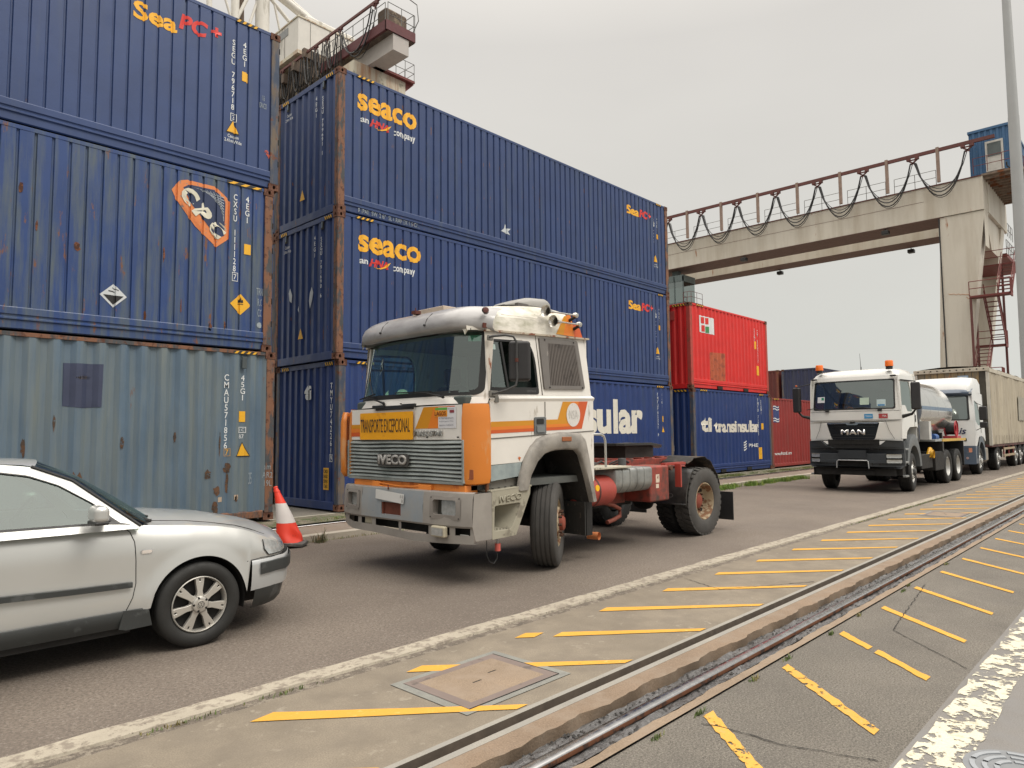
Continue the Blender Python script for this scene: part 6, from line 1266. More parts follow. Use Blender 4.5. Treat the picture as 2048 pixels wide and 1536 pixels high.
# wheels: seven broad spokes
ALY = mat('alloy_silver', (.50, .48, .44), .35, .5, var=.05, coat=.3)
for w_, sg in ((WF, 1), (WF, -1), (WR, 1), (WR, -1)):
    c_ = Vector((w_, YK-sg*.765, .325)); G2 = wheel(K, c_, -sg, .325, .205, .212, 'none', tread='fine', tyrem=mat('car_tyre', (.016, .016, .015), .65, var=.2, vscale=5, bump=.2, bscale=90), name='wheel'); A = Vector((0, -sg, 0)); F = Vector((1, 0, 0)); U = Vector((0, 0, 1))
    MB().lathe([(.214, .094), (.208, .10), (.202, .092), (.198, .05), (.195, -.06)], c_, A, 44).build('rim_lip', ALY, G2, angle=60); MB().lathe([(.20, .035), (.03, .03)], c_, A, 30).build('brake_disc', M_under, G2)
    k = MB(); P_ = lambda a, b, d: c_ + A*(.088+.012*(1-math.hypot(a, b)/.2)-d) + F*a*(1 if sg > 0 else -1) + U*b
    for i in range(7):
        t = pi/2+2*pi*i/7; u_ = (cos(t), sin(t)); v_ = (-sin(t), cos(t)); sp = [(.05, -.024), (.10, -.021), (.16, -.031), (.203, -.036), (.203, .036), (.16, .031), (.10, .021), (.05, .024)]
        q = lambda r, s_: (u_[0]*r+v_[0]*s_, u_[1]*r+v_[1]*s_)
        k.poly([q(r, s_) for r, s_ in sp], P_, .035, [[q(.176, -.005), q(.196, -.005), q(.196, .005), q(.176, .005)]])
    k.build('spokes', ALY, G2, bevel=.004)
    MB().lathe([(.060, .108), (.055, .112), (.040, .113), (.001, .114)], c_, A, 30).lathe([(.075, .06), (.062, .108)], c_, A, 30).build('hub', ALY, G2); k = MB()
    for i in range(5):
        t = pi/2+2*pi*i/5+.3; p = c_+A*.104+F*cos(t)*.052+U*sin(t)*.052; k.cyl(p, p+A*.009, .0095, 10)
    k.build('wheel_bolt', M_dark, G2); MB().lathe([(.032, .114), (.030, .120), (.001, .120)], c_, A, 24).build('hub_cap', ALY, G2)
    CB = MB(); CB.lathe([(.026, .1205), (.024, .122), (.0225, .1205)], c_, A, 24); P2 = lambda a, b, d: c_+A*.1212+F*a*(1 if sg > 0 else -1)+U*b
    def ln(a, b, w__=.0028):
        d_ = Vector((b[0]-a[0], b[1]-a[1])).normalized(); n_ = (-d_.y*w__/2, d_.x*w__/2); CB.poly([(a[0]-n_[0], a[1]-n_[1]), (b[0]-n_[0], b[1]-n_[1]), (b[0]+n_[0], b[1]+n_[1]), (a[0]+n_[0], a[1]+n_[1])], P2)
    for a, b in (((-.010, .021), (0, .004)), ((.010, .021), (0, .004)), ((-.021, .010), (-.009, -.019)), ((-.009, -.019), (0, .001)), ((0, .001), (.009, -.019)), ((.009, -.019), (.021, .010))): ln(a, b)
    CB.build('cap_emblem', M_gasket, G2)

# ================================================================== traffic cone, slumped to the left
CN = thing('traffic_cone', 'leaning red and white traffic cone with a crumpled base, between the car and the containers', 'traffic cone', (-1.95, -2.0, 0))
cb = Vector((-1.97, -1.93, .055)); tip = Vector((-2.10, -1.72, .86))
CR = mat('cone_red', srgb(226, 58, 34), .45, var=.08, c2=srgb(190, 50, 32), c2amt=.25, c2scale=6); CWm = mat('cone_white_band', srgb(206, 200, 196), .4, var=.05)
def cone_seg(name, t0, t1, m_, extra=0):
    k = MB(); rows_ = []; n = 28
    for j in range(9):
        t = lerp(t0, t1, j/8); r = lerp(.20, .028, t)+extra; c_ = cb.lerp(tip, t)+Vector((.07*t*(1-t), -.05*t*(1-t), 0)); row = []
        for i in range(n+1):
            a = 2*pi*(i % n)/n; w_ = 1+max(0, .28-t)*(.55*sin(a*3+1.0+t*14)+.3*sin(a*5)); row.append(c_+Vector((cos(a)*r*w_, sin(a)*r*w_, -max(0, .22-t)*.12*sin(a*2+.6))))
        rows_.append(row)
    k.grid(rows_); return k.build(name, m_, CN, angle=80)
cone_seg('cone_body', .0, .37, CR); cone_seg('reflective_band', .368, .72, CWm, .002); cone_seg('cone_body', .718, .93, CR); cone_seg('cone_tip', .93, .955, CR, .008); cone_seg('cone_tip', .955, 1.0, CR, .002)
MB().lathe([(.036, 0), (.03, .02), (.001, .022)], tip, (-.2, .2, 1), 16).build('cone_cap', CR, CN)
k = MB(); base = [(cb.x+.28*cos(a)*(1.0+.06*sin(3*a)), cb.y+.26*sin(a)*(1+.05*cos(2*a)+.08*sin(4*a))) for a in [i*pi/4+.2 for i in range(8)]]; k.poly(base, lambda a, b, d: Vector((a, b, .065+.018*sin(a*14+b*9)-d)), .05)
k.build('cone_base', mat('cone_rubber', (.09, .085, .08), .7, var=.2, c2=(.15, .14, .13), c2amt=.3, c2scale=8), CN, bevel=.014)
# ================================================================== white tanker truck further up the road
Q = thing('tanker_truck', 'white truck carrying a polished steel tank, two orange beacons on its roof', 'truck', (16.4, -5.18, 0)); YQ = -5.18
QW = mat('new_white_paint', (.70, .69, .65), .3, var=.02, coat=.6); QB = mat('charcoal_plastic', (.032, .037, .042), .5, var=.08); QG = glass('grey_glass', (.20, .235, .22), 1.2)
hwq = 1.17
def qx(s, z, x0=12.72):   # raked, rounded front surface; s = -1 near .. 1 far
    t = max(0, (z-1.9)/1.3); return Vector((x0+.20*t*t+.02*max(0, 1.9-z)+.16*abs(s)**4, YQ+s*(hwq-.04*t), z))
def qgrid(s0, s1, z0, z1, off=0, n=14, m_=5): return [[qx(lerp(s0, s1, i/n), lerp(z0, z1, j/m_))+Vector((off, 0, 0)) for i in range(n+1)] for j in range(m_+1)]
# cab shell
k = MB(); k.grid(qgrid(-1, 1, 1.90, 2.17)).build('front_panel', QW, Q, angle=60)
k = MB(); stripring(k, rr2(-1, 2.15, 1, 3.10, .03), rr2(-.90, 2.21, .90, 3.0, .05), lambda s, z, d: qx(s, z)+Vector((d, 0, 0)), 0, .03); k.build('windscreen_frame', QW, Q)
WSQ = child(Q, 'windscreen'); MB().grid(qgrid(-.90, .90, 2.21, 3.0, .01, 20, 6)).build('glass', QG, WSQ); k = MB(); stripring(k, rr2(-.905, 2.205, .905, 3.005, .05), rr2(-.875, 2.235, .875, 2.975, .05), lambda s, z, d: qx(s, z)+Vector((d, 0, 0)), -.006, .015); k.build('gasket', M_gasket, WSQ)
for s0, s1, z0, z1, m_ in ((.62, .80, 2.42, 2.58, pw_), (-.38, -.18, 2.33, 2.52, mat('pale_green_paper', (.42, .52, .42), .7)), (-.72, -.54, 2.28, 2.46, mat('pale_blue_paper', (.45, .55, .55), .7))): MB().grid(qgrid(s0, s1, z0, z1, -.004, 3, 1)).build('windscreen_notice', m_, WSQ)
MB().grid(qgrid(.64, .70, 2.49, 2.56, -.008, 3, 1)).build('notice_seal', mat('seal_green', (.02, .22, .12), .6), WSQ); MB().grid(qgrid(-.70, -.56, 2.29, 2.33, -.008, 3, 1)).build('notice_bar', mat('bar_blue', (.05, .2, .4), .6), WSQ)
# lower white front shield with the grille cut into it
shield = [(-1.0, 1.90), (-1.0, 1.36), (-.68, 1.36), (-.58, 1.27), (.58, 1.27), (.68, 1.36), (1.0, 1.36), (1.0, 1.90)]; gril = rpoly([(-.58, 1.86), (-.47, 1.40), (.47, 1.40), (.58, 1.86)], .05)
dn = lambda l: dens([(a, b) for a, b in l])
MB().poly(dn(shield), lambda a, b, d: qx(a, b)+Vector((-.012+d, 0, 0)), .02, [gril]).build('front_shield', QW, Q); QGR = child(Q, 'grille')
MB().poly(gril, lambda a, b, d: qx(a, b)+Vector((.035, 0, 0))).build('grille_panel', mat('gloss_black', (.008, .008, .009), .12, coat=.5), QGR); k = MB()
for z_ in (1.45, 1.52, 1.74, 1.80): k.grid(qgrid(-.47, .47, z_, z_+.012, .03, 10, 1))
k.build('grille_bars', M_blkp, QGR); MB().poly(rpoly([(-.56, 1.875), (-.55, 1.825), (-.14, 1.83), (-.11, 1.79), (.11, 1.79), (.14, 1.83), (.55, 1.825), (.56, 1.875)], .02), lambda a, b, d: qx(a, b)+Vector((-.02+d, 0, 0)), .02).build('chrome_trim', M_chrome, QGR)
letters('MAN', 1, lambda u, v, d: qx(0, 1.6)+Vector((.005, -u, .0+v)), M_chrome, QGR, name='badge_lettering', width=.62, height=.16, bold=.035, depth=.015); MB().poly([(-.07, 1.84), (-.05, 1.875), (.03, 1.875), (.07, 1.84), (.02, 1.82)], lambda a, b, d: qx(a, b)+Vector((-.025, 0, 0))).build('lion_emblem', M_gasket, QGR)
for s_, m_, tx in ((-.36, mat('sticker_blue', (.03, .25, .5), .5), 'TIRANA'), (-.66, mat('sticker_red', (.35, .04, .04), .5), 'REPSA')):
    MB().grid(qgrid(s_-.09, s_+.09, 1.96, 2.08, -.014, 3, 1)).build('front_sticker', m_, Q); letters(tx, 1, lambda u, v, d, s_=s_: qx(s_, 2.02)+Vector((-.017, -u, v)), M_lw, Q, name='sticker_lettering', width=.16, height=.05)
k = MB(); 
for s_ in (-.70, .70): k.tube([qx(s_*1.0, 1.90)+Vector((-.014, 0, 0)), qx(s_*1.08, 1.65)+Vector((-.014, 0, 0)), qx(s_*1.22 if s_ > 0 else s_*1.22, 1.42)+Vector((-.014, 0, 0))], .005, 5)
k.tube([qx(-1+i*.1, 1.92)+Vector((-.004, 0, 0)) for i in range(21)], .005, 5); k.tube([qx(-1+i*.1, 2.16)+Vector((-.002, 0, 0)) for i in range(21)], .004, 5); k.build('panel_gap', mat('seam_shadow', (.10, .09, .08), .8), Q)
for s_ in (.55, -.60):
    WP = child(Q, 'wiper'); MB().box(tuple(qx(s_, 2.17)+Vector((-.05, -.05, -.02))), tuple(qx(s_, 2.17)+Vector((0, .05, .04)))).build('wiper_pivot', M_gasket, WP, bevel=.01); MB().tube([qx(s_, 2.19)+Vector((-.04, 0, 0)), qx(s_+.35, 2.26)+Vector((-.04, 0, 0)), qx(s_+.55, 2.24)+Vector((-.03, 0, 0))], .01, 6).build('wiper_arm', M_gasket, WP)
# roof
k = MB(); rows_ = []
for x_, z_, e_ in ((12.90, 3.09, 0), (12.93, 3.17, .03), (13.02, 3.25, .05), (13.2, 3.30, .05), (13.8, 3.33, .05), (14.25, 3.32, .05), (14.38, 3.25, .06), (14.40, 3.1, .06)):
    w_ = hwq-.05; rows_.append([Vector((x_+(.14*abs(a)**4 if x_ < 13.3 else 0), YQ+a*w_*(1-e_*(b > .7)*.6), lerp(3.08, z_, b))) for a, b in ((-1, 0), (-.995, .35), (-.96, .75), (-.85, .95), (-.5, 1.02), (0, 1.05), (.5, 1.02), (.85, .95), (.96, .75), (.995, .35), (1, 0))])
k.grid(rows_).add(rows_[-1], [tuple(range(11))]); k.build('roof', QW, Q, angle=60)
for s_ in (-.86, .88): MB().box((12.86, YQ+s_*hwq-.07, 3.06), (12.95, YQ+s_*hwq+.07, 3.10)).build('roof_marker', M_blkp, Q, bevel=.01)
for y_ in (-4.28, -6.08):
    BC = child(Q, 'beacon'); MB().cyl((13.0, y_, 3.26), (13.0, y_, 3.34), .085, 18).build('beacon_base', M_blkp, BC); MB().lathe([(.10, 0), (.098, .13), (.085, .155), (.0, .16)], (13.0, y_, 3.34), (0, 0, 1), 20).build('beacon_lens', mat('beacon_orange', srgb(236, 112, 14), .35, var=.1, coat=.5), BC)
AN = child(Q, 'antenna'); MB().tube([(13.1, -5.35, 3.30), (13.1, -5.33, 3.75)], [.008, .003], 5).cyl((13.1, -5.35, 3.3), (13.1, -5.35, 3.38), .014, 8).build('antenna_rod', M_gasket, AN)
# cab sides
for sg in (-1, 1):
    yo = YQ+sg*(hwq-.0); SQ = lambda a, b, d: Vector((a, yo-sg*(.05*max(0, (b-2.15)/1.0)+d), b))
    o2 = [(12.93, 3.10), (12.88, 2.9), (12.86, 1.42), (13.25, 1.42), (13.35, 1.62), (13.6, 1.72), (14.3, 1.74), (14.40, 1.70), (14.40, 3.12)]; w2 = rpoly([(12.97, 2.30), (13.03, 2.93), (13.85, 2.95), (13.95, 2.75), (13.95, 2.14), (13.45, 2.14), (13.30, 2.30)], .05)
    MB().poly(o2, SQ, .03, [w2]).build('cab_side', QW, Q, bevel=.004); MB().poly(w2, lambda a, b, d: SQ(a, b, .012)).build('side_window', glass('pale_glass', (.55, .62, .55), .5), Q); k = MB(); k.beam(SQ(13.0, 2.96, -.02), SQ(13.95, 2.98, -.02), .05, .03); k.build('wind_deflector', M_blkp, Q)
    MB().poly(rrect(14.15, 1.86, 14.24, 2.06, .03), lambda a, b, d: SQ(a, b, -.008)).build('door_handle', M_blkp, Q); k = MB(); k.tube([SQ(14.12, 3.0, -.002), SQ(14.12, 2.2, -.002), SQ(14.1, 1.74, -.002)], .005, 5); k.build('door_seam', mat('seam_shadow', (.10, .09, .08), .8), Q)
MB().box((14.38, YQ-1.14, 1.2), (14.41, YQ+1.14, 3.2)).build('rear_wall', QW, Q); CQ = child(Q, 'cab_interior'); MB().box((12.95, YQ-1.1, 1.5), (13.3, YQ+1.1, 2.15)).box((12.9, YQ-1.1, 1.40), (14.38, YQ+1.1, 1.45)).build('dashboard', mat('cab_lining', (.05, .052, .05), .85), CQ)
for y_ in (YQ-.6, YQ+.6): MB().box((13.75, y_-.25, 1.7), (13.95, y_+.25, 2.75)).build('seat', M_seat, CQ, bevel=.05)
# bumper
BQ = child(Q, 'bumper'); bo = [(-1.03, 1.36), (-.72, 1.38), (-.56, 1.22), (-.42, 1.17), (.42, 1.17), (.56, 1.22), (.72, 1.38), (1.03, 1.36), (1.04, .72), (.97, .64), (-.97, .64), (-1.04, .72)]
def bq(a, b, d): return Vector((12.62+.20*abs(a)**5+d, YQ+a*1.16, b))
MB().poly(dn(bo), bq, .10, [dens(rrect(-.32, .69, .32, .84, .02)), dens(rrect(.74, .78, 1.0, 1.03, .02)), dens(rrect(-1.0, .78, -.70, 1.03, .02))]).build('bumper_shell', QB, BQ, angle=40)
MB().poly(dn([(-.56, 1.40), (.56, 1.40), (.56, 1.16), (-.56, 1.16)]), lambda a, b, d: bq(a, b, .10)).build('step_recess', M_dark, BQ); MB().poly(dn(rrect(-.34, .66, .34, .86, .02)), lambda a, b, d: bq(a, b, .09)).build('tow_recess', M_dark, BQ)
MB().tube([bq(-.35, .64, -.015), bq(-.34, .82, -.015), bq(-.31, .85, -.015), bq(.31, .85, -.015), bq(.34, .82, -.015), bq(.35, .64, -.015)], .014, 8).build('recess_trim', mat('trim_silver', (.55, .56, .56), .35, .7), BQ); MB().poly(rrect(-.30, .90, .30, 1.12, .02), lambda a, b, d: bq(a, b, -.008)).build('plate_panel', mat('panel_charcoal', (.022, .026, .030), .45), BQ)
k = MB()
for a in (-.58, -.42, .42, .58):
    for b in (.76, 1.14): k.cyl(bq(a, b, -.006), bq(a, b, 0), .02, 10)
k.build('bumper_plug', M_dark, BQ)
for sg in (-1, 1):
    HQ = child(Q, 'headlight'); a0, a1 = (.74, 1.0) if sg > 0 else (-1.0, -.70)
    for z0, z1 in ((.92, 1.02), (.79, .88)): MB().poly(dens(rrect(a0+.01, z0, a1-.01, z1, .02)), lambda a, b, d: bq(a, b, .012)).build('lens', M_lens, HQ)
    MB().poly(dens(rrect(a0, .78, a1, 1.03, .02)), lambda a, b, d: bq(a, b, .04)).build('lamp_housing', M_dark, HQ)
MB().box((12.75, YQ-1.0, .45), (13.1, YQ+1.0, .66)).box((13.2, YQ-.8, .5), (20.2, YQ+.8, .95)).build('chassis_frame', M_under, Q)
MB().box((12.72, YQ-.5, .46), (13.0, YQ+.3, .56)).build('axle_beam', M_under, Q)
# mud wings with steps
for sg in (-1, 1):
    yo = YQ+sg*1.19; A_ = [(13.85+.70*cos(RAD(a)), .55+.98*sin(RAD(a))*(1 if a < 150 else 1)) for a in range(8, 176, 8)]; I_ = [(13.85+.56*cos(RAD(a)), .55+.68*sin(RAD(a))) for a in range(8, 176, 8)]
    k = MB(); k.grid([[Vector((x, yo, z)) for x, z in A_], [Vector((x, yo+sg*.02, z)) for x, z in [(lerp(a[0], b[0], .4), lerp(a[1], b[1], .4)) for a, b in zip(A_, I_)]], [Vector((x, yo, z)) for x, z in I_], [Vector((x, yo-sg*.5, z)) for x, z in I_]]); k.grid([[Vector((x, yo, z)) for x, z in A_], [Vector((x, yo-sg*.4, z)) for x, z in A_]]); k.build('mud_wing', mat('wing_grey', (.13, .14, .145), .5, var=.06), Q, angle=50)
    k = MB()
    for z_, x_ in ((1.12, 12.96), (.78, 12.92), (.42, 12.9)): k.box((x_, min(yo-sg*.3, yo+sg*.02), z_), (x_+.28, max(yo-sg*.3, yo+sg*.02), z_+.05))
    k.build('cab_step', mat('step_silver', (.3, .31, .31), .45, .5), Q, bevel=.008)
    k = MB().box((12.9, min(yo-sg*.3, yo-sg*.06), .42), (13.15, max(yo-sg*.3, yo-sg*.06), 1.35)); k.build('step_housing', M_under, Q)
# mirrors
for sg in (-1, 1):
    MQ = child(Q, 'wing_mirror'); yo = YQ+sg*1.52; MB().box((12.82, yo-.11, 2.17), (12.95, yo+.11, 2.88), Matrix.Rotation(RAD(-12*sg), 3, 'Z')).build('mirror_shell', mat('mirror_black', (.022, .021, .022), .55), MQ, bevel=.04, seg=3)
    MB().tube([(12.98, YQ+sg*1.16, 2.97), (12.92, yo, 2.90)], .014, 6).tube([(12.98, YQ+sg*1.17, 2.0), (12.94, yo-sg*.12, 2.06), (12.9, yo, 2.2)], [.05, .035, .02], 8).build('mirror_arm', M_gasket, MQ)
    if sg > 0: MB().lathe([(.0, .0), (.03, .01), (.03, .05), (0, .06)], (12.86, yo, 2.90), (0, 0, 1), 10).build('mirror_marker', M_amber, MQ)
# wheels
RQ = mat('painted_rim_silver', (.52, .52, .50), .35, .3, var=.05)
wheel(Q, (13.85, YQ-.99, .515), -1, .515, .31, .29, 'out', RQ, mat('hub_dark', (.05, .05, .05), .5), RAD(6), 'ribs', M_tyreb, name='front_wheel'); wheel(Q, (13.85, YQ+.99, .515), 1, .515, .31, .29, 'out', RQ, RQ, RAD(6), 'ribs', M_tyreb, name='front_wheel')
for x_ in (17.75, 19.15):
    for sg in (-1, 1):
        for o_ in (1.02, .70): wheel(Q, (x_, YQ+sg*o_, .515), sg, .515, .28, .29, 'deep', RQ, RQ, 0, 'ribs', M_tyreb, name='rear_wheel')
# tank
TK = child(Q, 'tank'); prt = [(.001, -.30), (.48, -.26), (.74, -.14), (.87, 0), (.92, .10), (.94, .25), (.94, 4.2), (.92, 4.4), (.82, 4.7), (.55, 4.9), (.001, 4.98)]
MB().lathe(prt, (15.5, YQ, 2.27), (1, 0, 0), 48).build('tank_shell', mat('polished_tank', (.62, .61, .58), .14, .92, var=.05, vscale=1.2), TK, angle=60)
MB().lathe([(.74, -.16), (.89, -.02), (.945, .10), (.95, .34), (.94, .34)], (15.5, YQ, 2.27), (1, 0, 0), 48).build('front_ring', mat('navy_ring', (.035, .05, .075), .35), TK); 
k = MB(); R_ = .946
for t0, t1, m_ in ((-.05, .06, 0),): k.grid([[Vector((x_, YQ-R_*cos(t), 2.30+R_*sin(t))) for t in (t0, (t0+t1)/2, t1)] for x_ in (15.9, 17, 18, 19, 19.7)])
k.build('tank_stripe', mat('stripe_steel_blue', (.10, .16, .24), .35), TK)
k = MB()
for x_ in (15.9, 16.9, 17.9, 18.9): k.lathe([(.948, 0), (.948, .02)], (x_, YQ, 2.3), (1, 0, 0), 40)
k.build('tank_seam', mat('seam_steel', (.45, .45, .44), .3, .8), TK)
MB().box((16.2, YQ-.25, 3.12), (18.8, YQ+.25, 3.22)).build('catwalk', AL_, TK); MB().lathe([(.28, 0), (.28, .16), (.2, .22), (0, .23)], (16.6, YQ, 3.12), (0, 0, 1), 20).build('manhole', AL_, TK)
MB().poly([(15.05, 2.9), (15.5, 3.25), (15.5, 2.9)], lambda a, b, d: Vector((a, YQ-.35+d, b)), .02).build('spoiler_fin', AL_, TK)
k = MB()
for x_ in (15.9, 17.4, 19.2): k.box((x_, YQ-.7, .95), (x_+.15, YQ+.7, 1.55))
k.build('tank_cradle', M_under, TK)
MB().box((16.2, YQ-1.18, 1.30), (20.2, YQ-.5, 1.36)).build('side_deck', mat('deck_grey', (.3, .32, .32), .5), Q); MB().box((17.0, YQ-1.195, 1.29), (20.2, YQ-1.16, 1.37)).build('deck_edge', mat('edge_yellow', (.5, .32, .05), .5), Q)
RE = child(Q, 'hose_reel'); MB().lathe([(.26, 0), (.26, .03), (.12, .03), (.12, .30), (.26, .30), (.26, .33)], (19.7, YQ-1.05, 1.68), (0, 1, 0), 24).build('reel_drum', mat('reel_red', (.38, .03, .04), .45), RE); MB().lathe([(.2, .04), (.2, .29)], (19.7, YQ-1.05, 1.68), (0, 1, 0), 24).build('hose_coil', M_blkp, RE); MB().box((19.4, YQ-1.1, 1.36), (20.0, YQ-.7, 1.44)).build('reel_stand', mat('reel_red', (.38, .03, .04), .45), RE)
PU = child(Q, 'pump'); MB().cyl((16.5, YQ-1.0, 1.5), (16.5, YQ-.7, 1.5), .16, 16).cyl((16.9, YQ-.95, 1.42), (17.3, YQ-.95, 1.42), .10, 12).build('pump_body', mat('pump_blue', (.02, .08, .25), .5), PU); MB().box((15.9, YQ-1.1, 1.36), (16.15, YQ-.85, 1.9)).build('pump_tank', mat('pump_white', (.5, .5, .48), .5), PU); MB().lathe([(.12, 0), (.12, .08)], (15.75, YQ-1.15, .95), (0, -1, 0), 12).cyl((15.6, YQ-1.1, .85), (15.9, YQ-1.1, 1.1), .06, 8).build('brass_valve', mat('valve_yellow', (.55, .30, .02), .45), PU)
MB().box((14.7, YQ-1.15, .55), (15.9, YQ-.7, .95)).box((16.1, YQ-1.18, .45), (17.1, YQ-.6, 1.0)).build('side_locker', M_under, Q, bevel=.02); MB().box((14.45, YQ-1.12, 1.3), (14.75, YQ-.6, 2.35)).build('air_intake', M_blkp, Q, bevel=.03)
k = MB(); k.box((16.95, YQ-1.2, 1.0), (17.1, YQ-.5, 1.28)).box((19.75, YQ-1.2, .5), (19.8, YQ-.5, 1.28)).build('mud_flap', M_blkp, Q)

# ================================================================== curtain-sided lorry behind the tanker
Z = thing('curtain_lorry', 'white and dark blue lorry with a stained cream curtain trailer, last in the line', 'lorry', (30, -5.05, 0)); YZ = -5.05
ZB_ = mat('dark_blue_paint', (.045, .07, .11), .4, var=.06, coat=.3); ZW = mat('lorry_white', (.62, .63, .62), .4, var=.04, coat=.3)
def zx(s, z): t = max(0, (z-1.9)/1.1); return Vector((22.30+.16*t*t+.20*abs(s)**5, YZ+s*(1.19-.05*t), z))
def zgrid(s0, s1, z0, z1, off=0, n=14, m_=4): return [[zx(lerp(s0, s1, i/n), lerp(z0, z1, j/m_))+Vector((off, 0, 0)) for i in range(n+1)] for j in range(m_+1)]
MB().grid(zgrid(-1, 1, 1.05, 1.95)).build('front_panel', ZW, Z, angle=60); k = MB(); stripring(k, rr2(-1, 1.93, 1, 2.98, .02), rr2(-.90, 1.99, .90, 2.90, .06), lambda s, z, d: zx(s, z)+Vector((d, 0, 0)), 0, .03); k.build('windscreen_frame', ZW, Z)
WZ = child(Z, 'windscreen'); MB().grid(zgrid(-.905, .905, 1.985, 2.905, .012)).build('glass', QG, WZ); k = MB(); stripring(k, rr2(-.905, 1.985, .905, 2.905, .06), rr2(-.86, 2.02, .86, 2.87, .06), lambda s, z, d: zx(s, z)+Vector((d, 0, 0)), -.008, .02); k.build('gasket', M_gasket, WZ)
k = MB(); rows_ = []
for dx, z_ in ((0, 2.86), (-.16, 2.90), (-.20, 2.98), (-.12, 3.08), (.10, 3.14)): rows_.append([zx(-1+i*.1, 2.9)*1+Vector((dx+.08*abs(-1+i*.1)**4, 0, z_-2.9)) for i in range(21)])
k.grid(rows_).build('sun_visor', ZB_, Z, angle=60)
for sg in (-1, 1):
    yo = YZ+sg*1.19; SQ = lambda a, b, d: Vector((a, yo-sg*(.05*max(0, (b-1.9)/1.1)+d), b)); w2 = rpoly([(22.72, 1.95), (22.80, 2.72), (23.35, 2.62), (23.55, 2.3), (23.55, 1.80), (23.1, 1.80)], .05)
    MB().poly([(22.50, 1.05), (22.55, 2.98), (24.3, 2.98), (24.35, 1.2), (23.9, 1.38), (23.2, 1.38), (22.75, 1.05)], SQ, .03, [w2]).build('cab_side', ZW, Z); MB().poly(w2, lambda a, b, d: SQ(a, b, .012)).build('side_window', glass('pale_glass', (.55, .62, .55), .5), Z)
    MB().poly(rrect(23.55, 1.52, 23.62, 1.75, .02), lambda a, b, d: SQ(a, b, -.006)).build('door_handle', M_blkp, Z); A_ = [(23.45+.70*cos(RAD(a)), .55+.86*sin(RAD(a))) for a in range(-4, 186, 10)]; I_ = [(23.45+.56*cos(RAD(a)), .55+.64*sin(RAD(a))) for a in range(-4, 186, 10)]
    k = MB(); k.grid([[Vector((x, yo+sg*.02, z)) for x, z in A_], [Vector((x, yo+sg*.02, z)) for x, z in I_], [Vector((x, yo-sg*.45, z)) for x, z in I_]]); k.build('mud_wing', mat('wing_blue_grey', (.09, .11, .13), .5), Z, angle=40); k = MB().box((22.48, min(yo, yo-sg*.04), .42), (22.95, max(yo, yo-sg*.04), 1.05)); k.build('bumper_end', ZB_, Z)
    MZ = child(Z, 'wing_mirror'); ym = YZ+sg*1.44; MB().box((22.60, ym-.12, 1.98), (22.72, ym+.12, 2.48)).box((22.60, ym-.12, 1.70), (22.72, ym+.12, 1.92)).build('mirror_shell', M_blkp, MZ, bevel=.04); MB().tube([(22.75, yo, 2.62), (22.66, ym, 2.50), (22.66, ym, 1.75), (22.8, yo, 1.62)], .014, 6).build('mirror_arm', M_gasket, MZ)
MB().grid(zgrid(-1.0, 1.0, .40, 1.06, -.03)).build('bumper', ZB_, Z, angle=60); MB().poly(dens(rrect(-.80, 1.22, -.42, 1.34, .03)), lambda a, b, d: zx(a, b)+Vector((-.01, 0, 0))).build('intake_slot', M_dark, Z)
for sg in (-1, 1):
    HZ = child(Z, 'headlight'); a0, a1 = (-.92, -.55) if sg < 0 else (.55, .92); MB().poly(dens(rrect(a0, .82, a1, .99, .03)), lambda a, b, d: zx(a, b)+Vector((-.045, 0, 0))).build('lens', M_lens, HZ); MB().poly(dens(rrect(a0+(0 if sg < 0 else .28), .83, a0+(.08 if sg < 0 else .36), .98, .01)), lambda a, b, d: zx(a, b)+Vector((-.05, 0, 0))).build('indicator', mat('indicator_salmon', (.5, .2, .12), .3), HZ); k = MB()
    for q in (.12, .26): k.lathe([(.0, 0), (.045, 0)], zx(a0+q, .62)+Vector((-.045, 0, 0)), (-1, 0, 0), 14)
    k.build('fog_lamp', mat('fog_pink', (.35, .25, .24), .3), HZ)
letters('Varais', 1, lambda u, v, d: zx(-.45, 1.6)+Vector((-.01+.02, -u, v)), mat('script_navy', (.02, .03, .08), .5), Z, name='door_lettering', width=.85, height=.24, bold=.02, shear=.3); MB().grid(zgrid(-.60, -.52, 1.80, 1.90, -.008, 2, 1)).build('badge', mat('badge_blue', (.03, .12, .35), .4), Z)
k = MB(); rows_ = []
for x_, z_, w_ in ((22.45, 3.05, 1.05), (22.55, 3.35, 1.10), (22.9, 3.55, 1.12), (23.5, 3.62, 1.13), (24.1, 3.60, 1.13), (24.15, 3.0, 1.13)): rows_.append([Vector((x_, YZ+a*w_, lerp(2.96 if x_ < 24.12 else 2.94, z_, b))) for a, b in ((-1, 0), (-1, .6), (-.93, .92), (-.6, 1), (.6, 1), (.93, .92), (1, .6), (1, 0))])
k.grid(rows_).build('roof_deflector', ZW, Z, angle=60); MB().box((22.45, YZ-1.13, 2.95), (24.3, YZ+1.13, 2.99)).box((24.28, YZ-1.15, 1.1), (24.32, YZ+1.15, 2.97)).build('cab_roof', ZW, Z); MB().box((22.7, YZ-1.1, 1.1), (23.2, YZ+1.1, 1.88)).build('dashboard', mat('cab_lining', (.05, .052, .05), .85), Z)
MB().box((22.6, YZ-.9, .45), (29.5, YZ+.9, .95)).build('chassis_frame', M_under, Z); MB().box((24.2, YZ-1.16, .45), (24.9, YZ-.7, .95)).build('fuel_tank', mat('tank_grey_brown', (.25, .22, .18), .5), Z, bevel=.05)
wheel(Z, (23.45, YZ-1.0, .5), -1, .5, .30, .28, 'out', RQ, RQ, 0, 'ribs', M_tyreb, name='front_wheel'); wheel(Z, (23.45, YZ+1.0, .5), 1, .5, .30, .28, 'out', RQ, RQ, 0, 'ribs', M_tyreb, name='front_wheel')
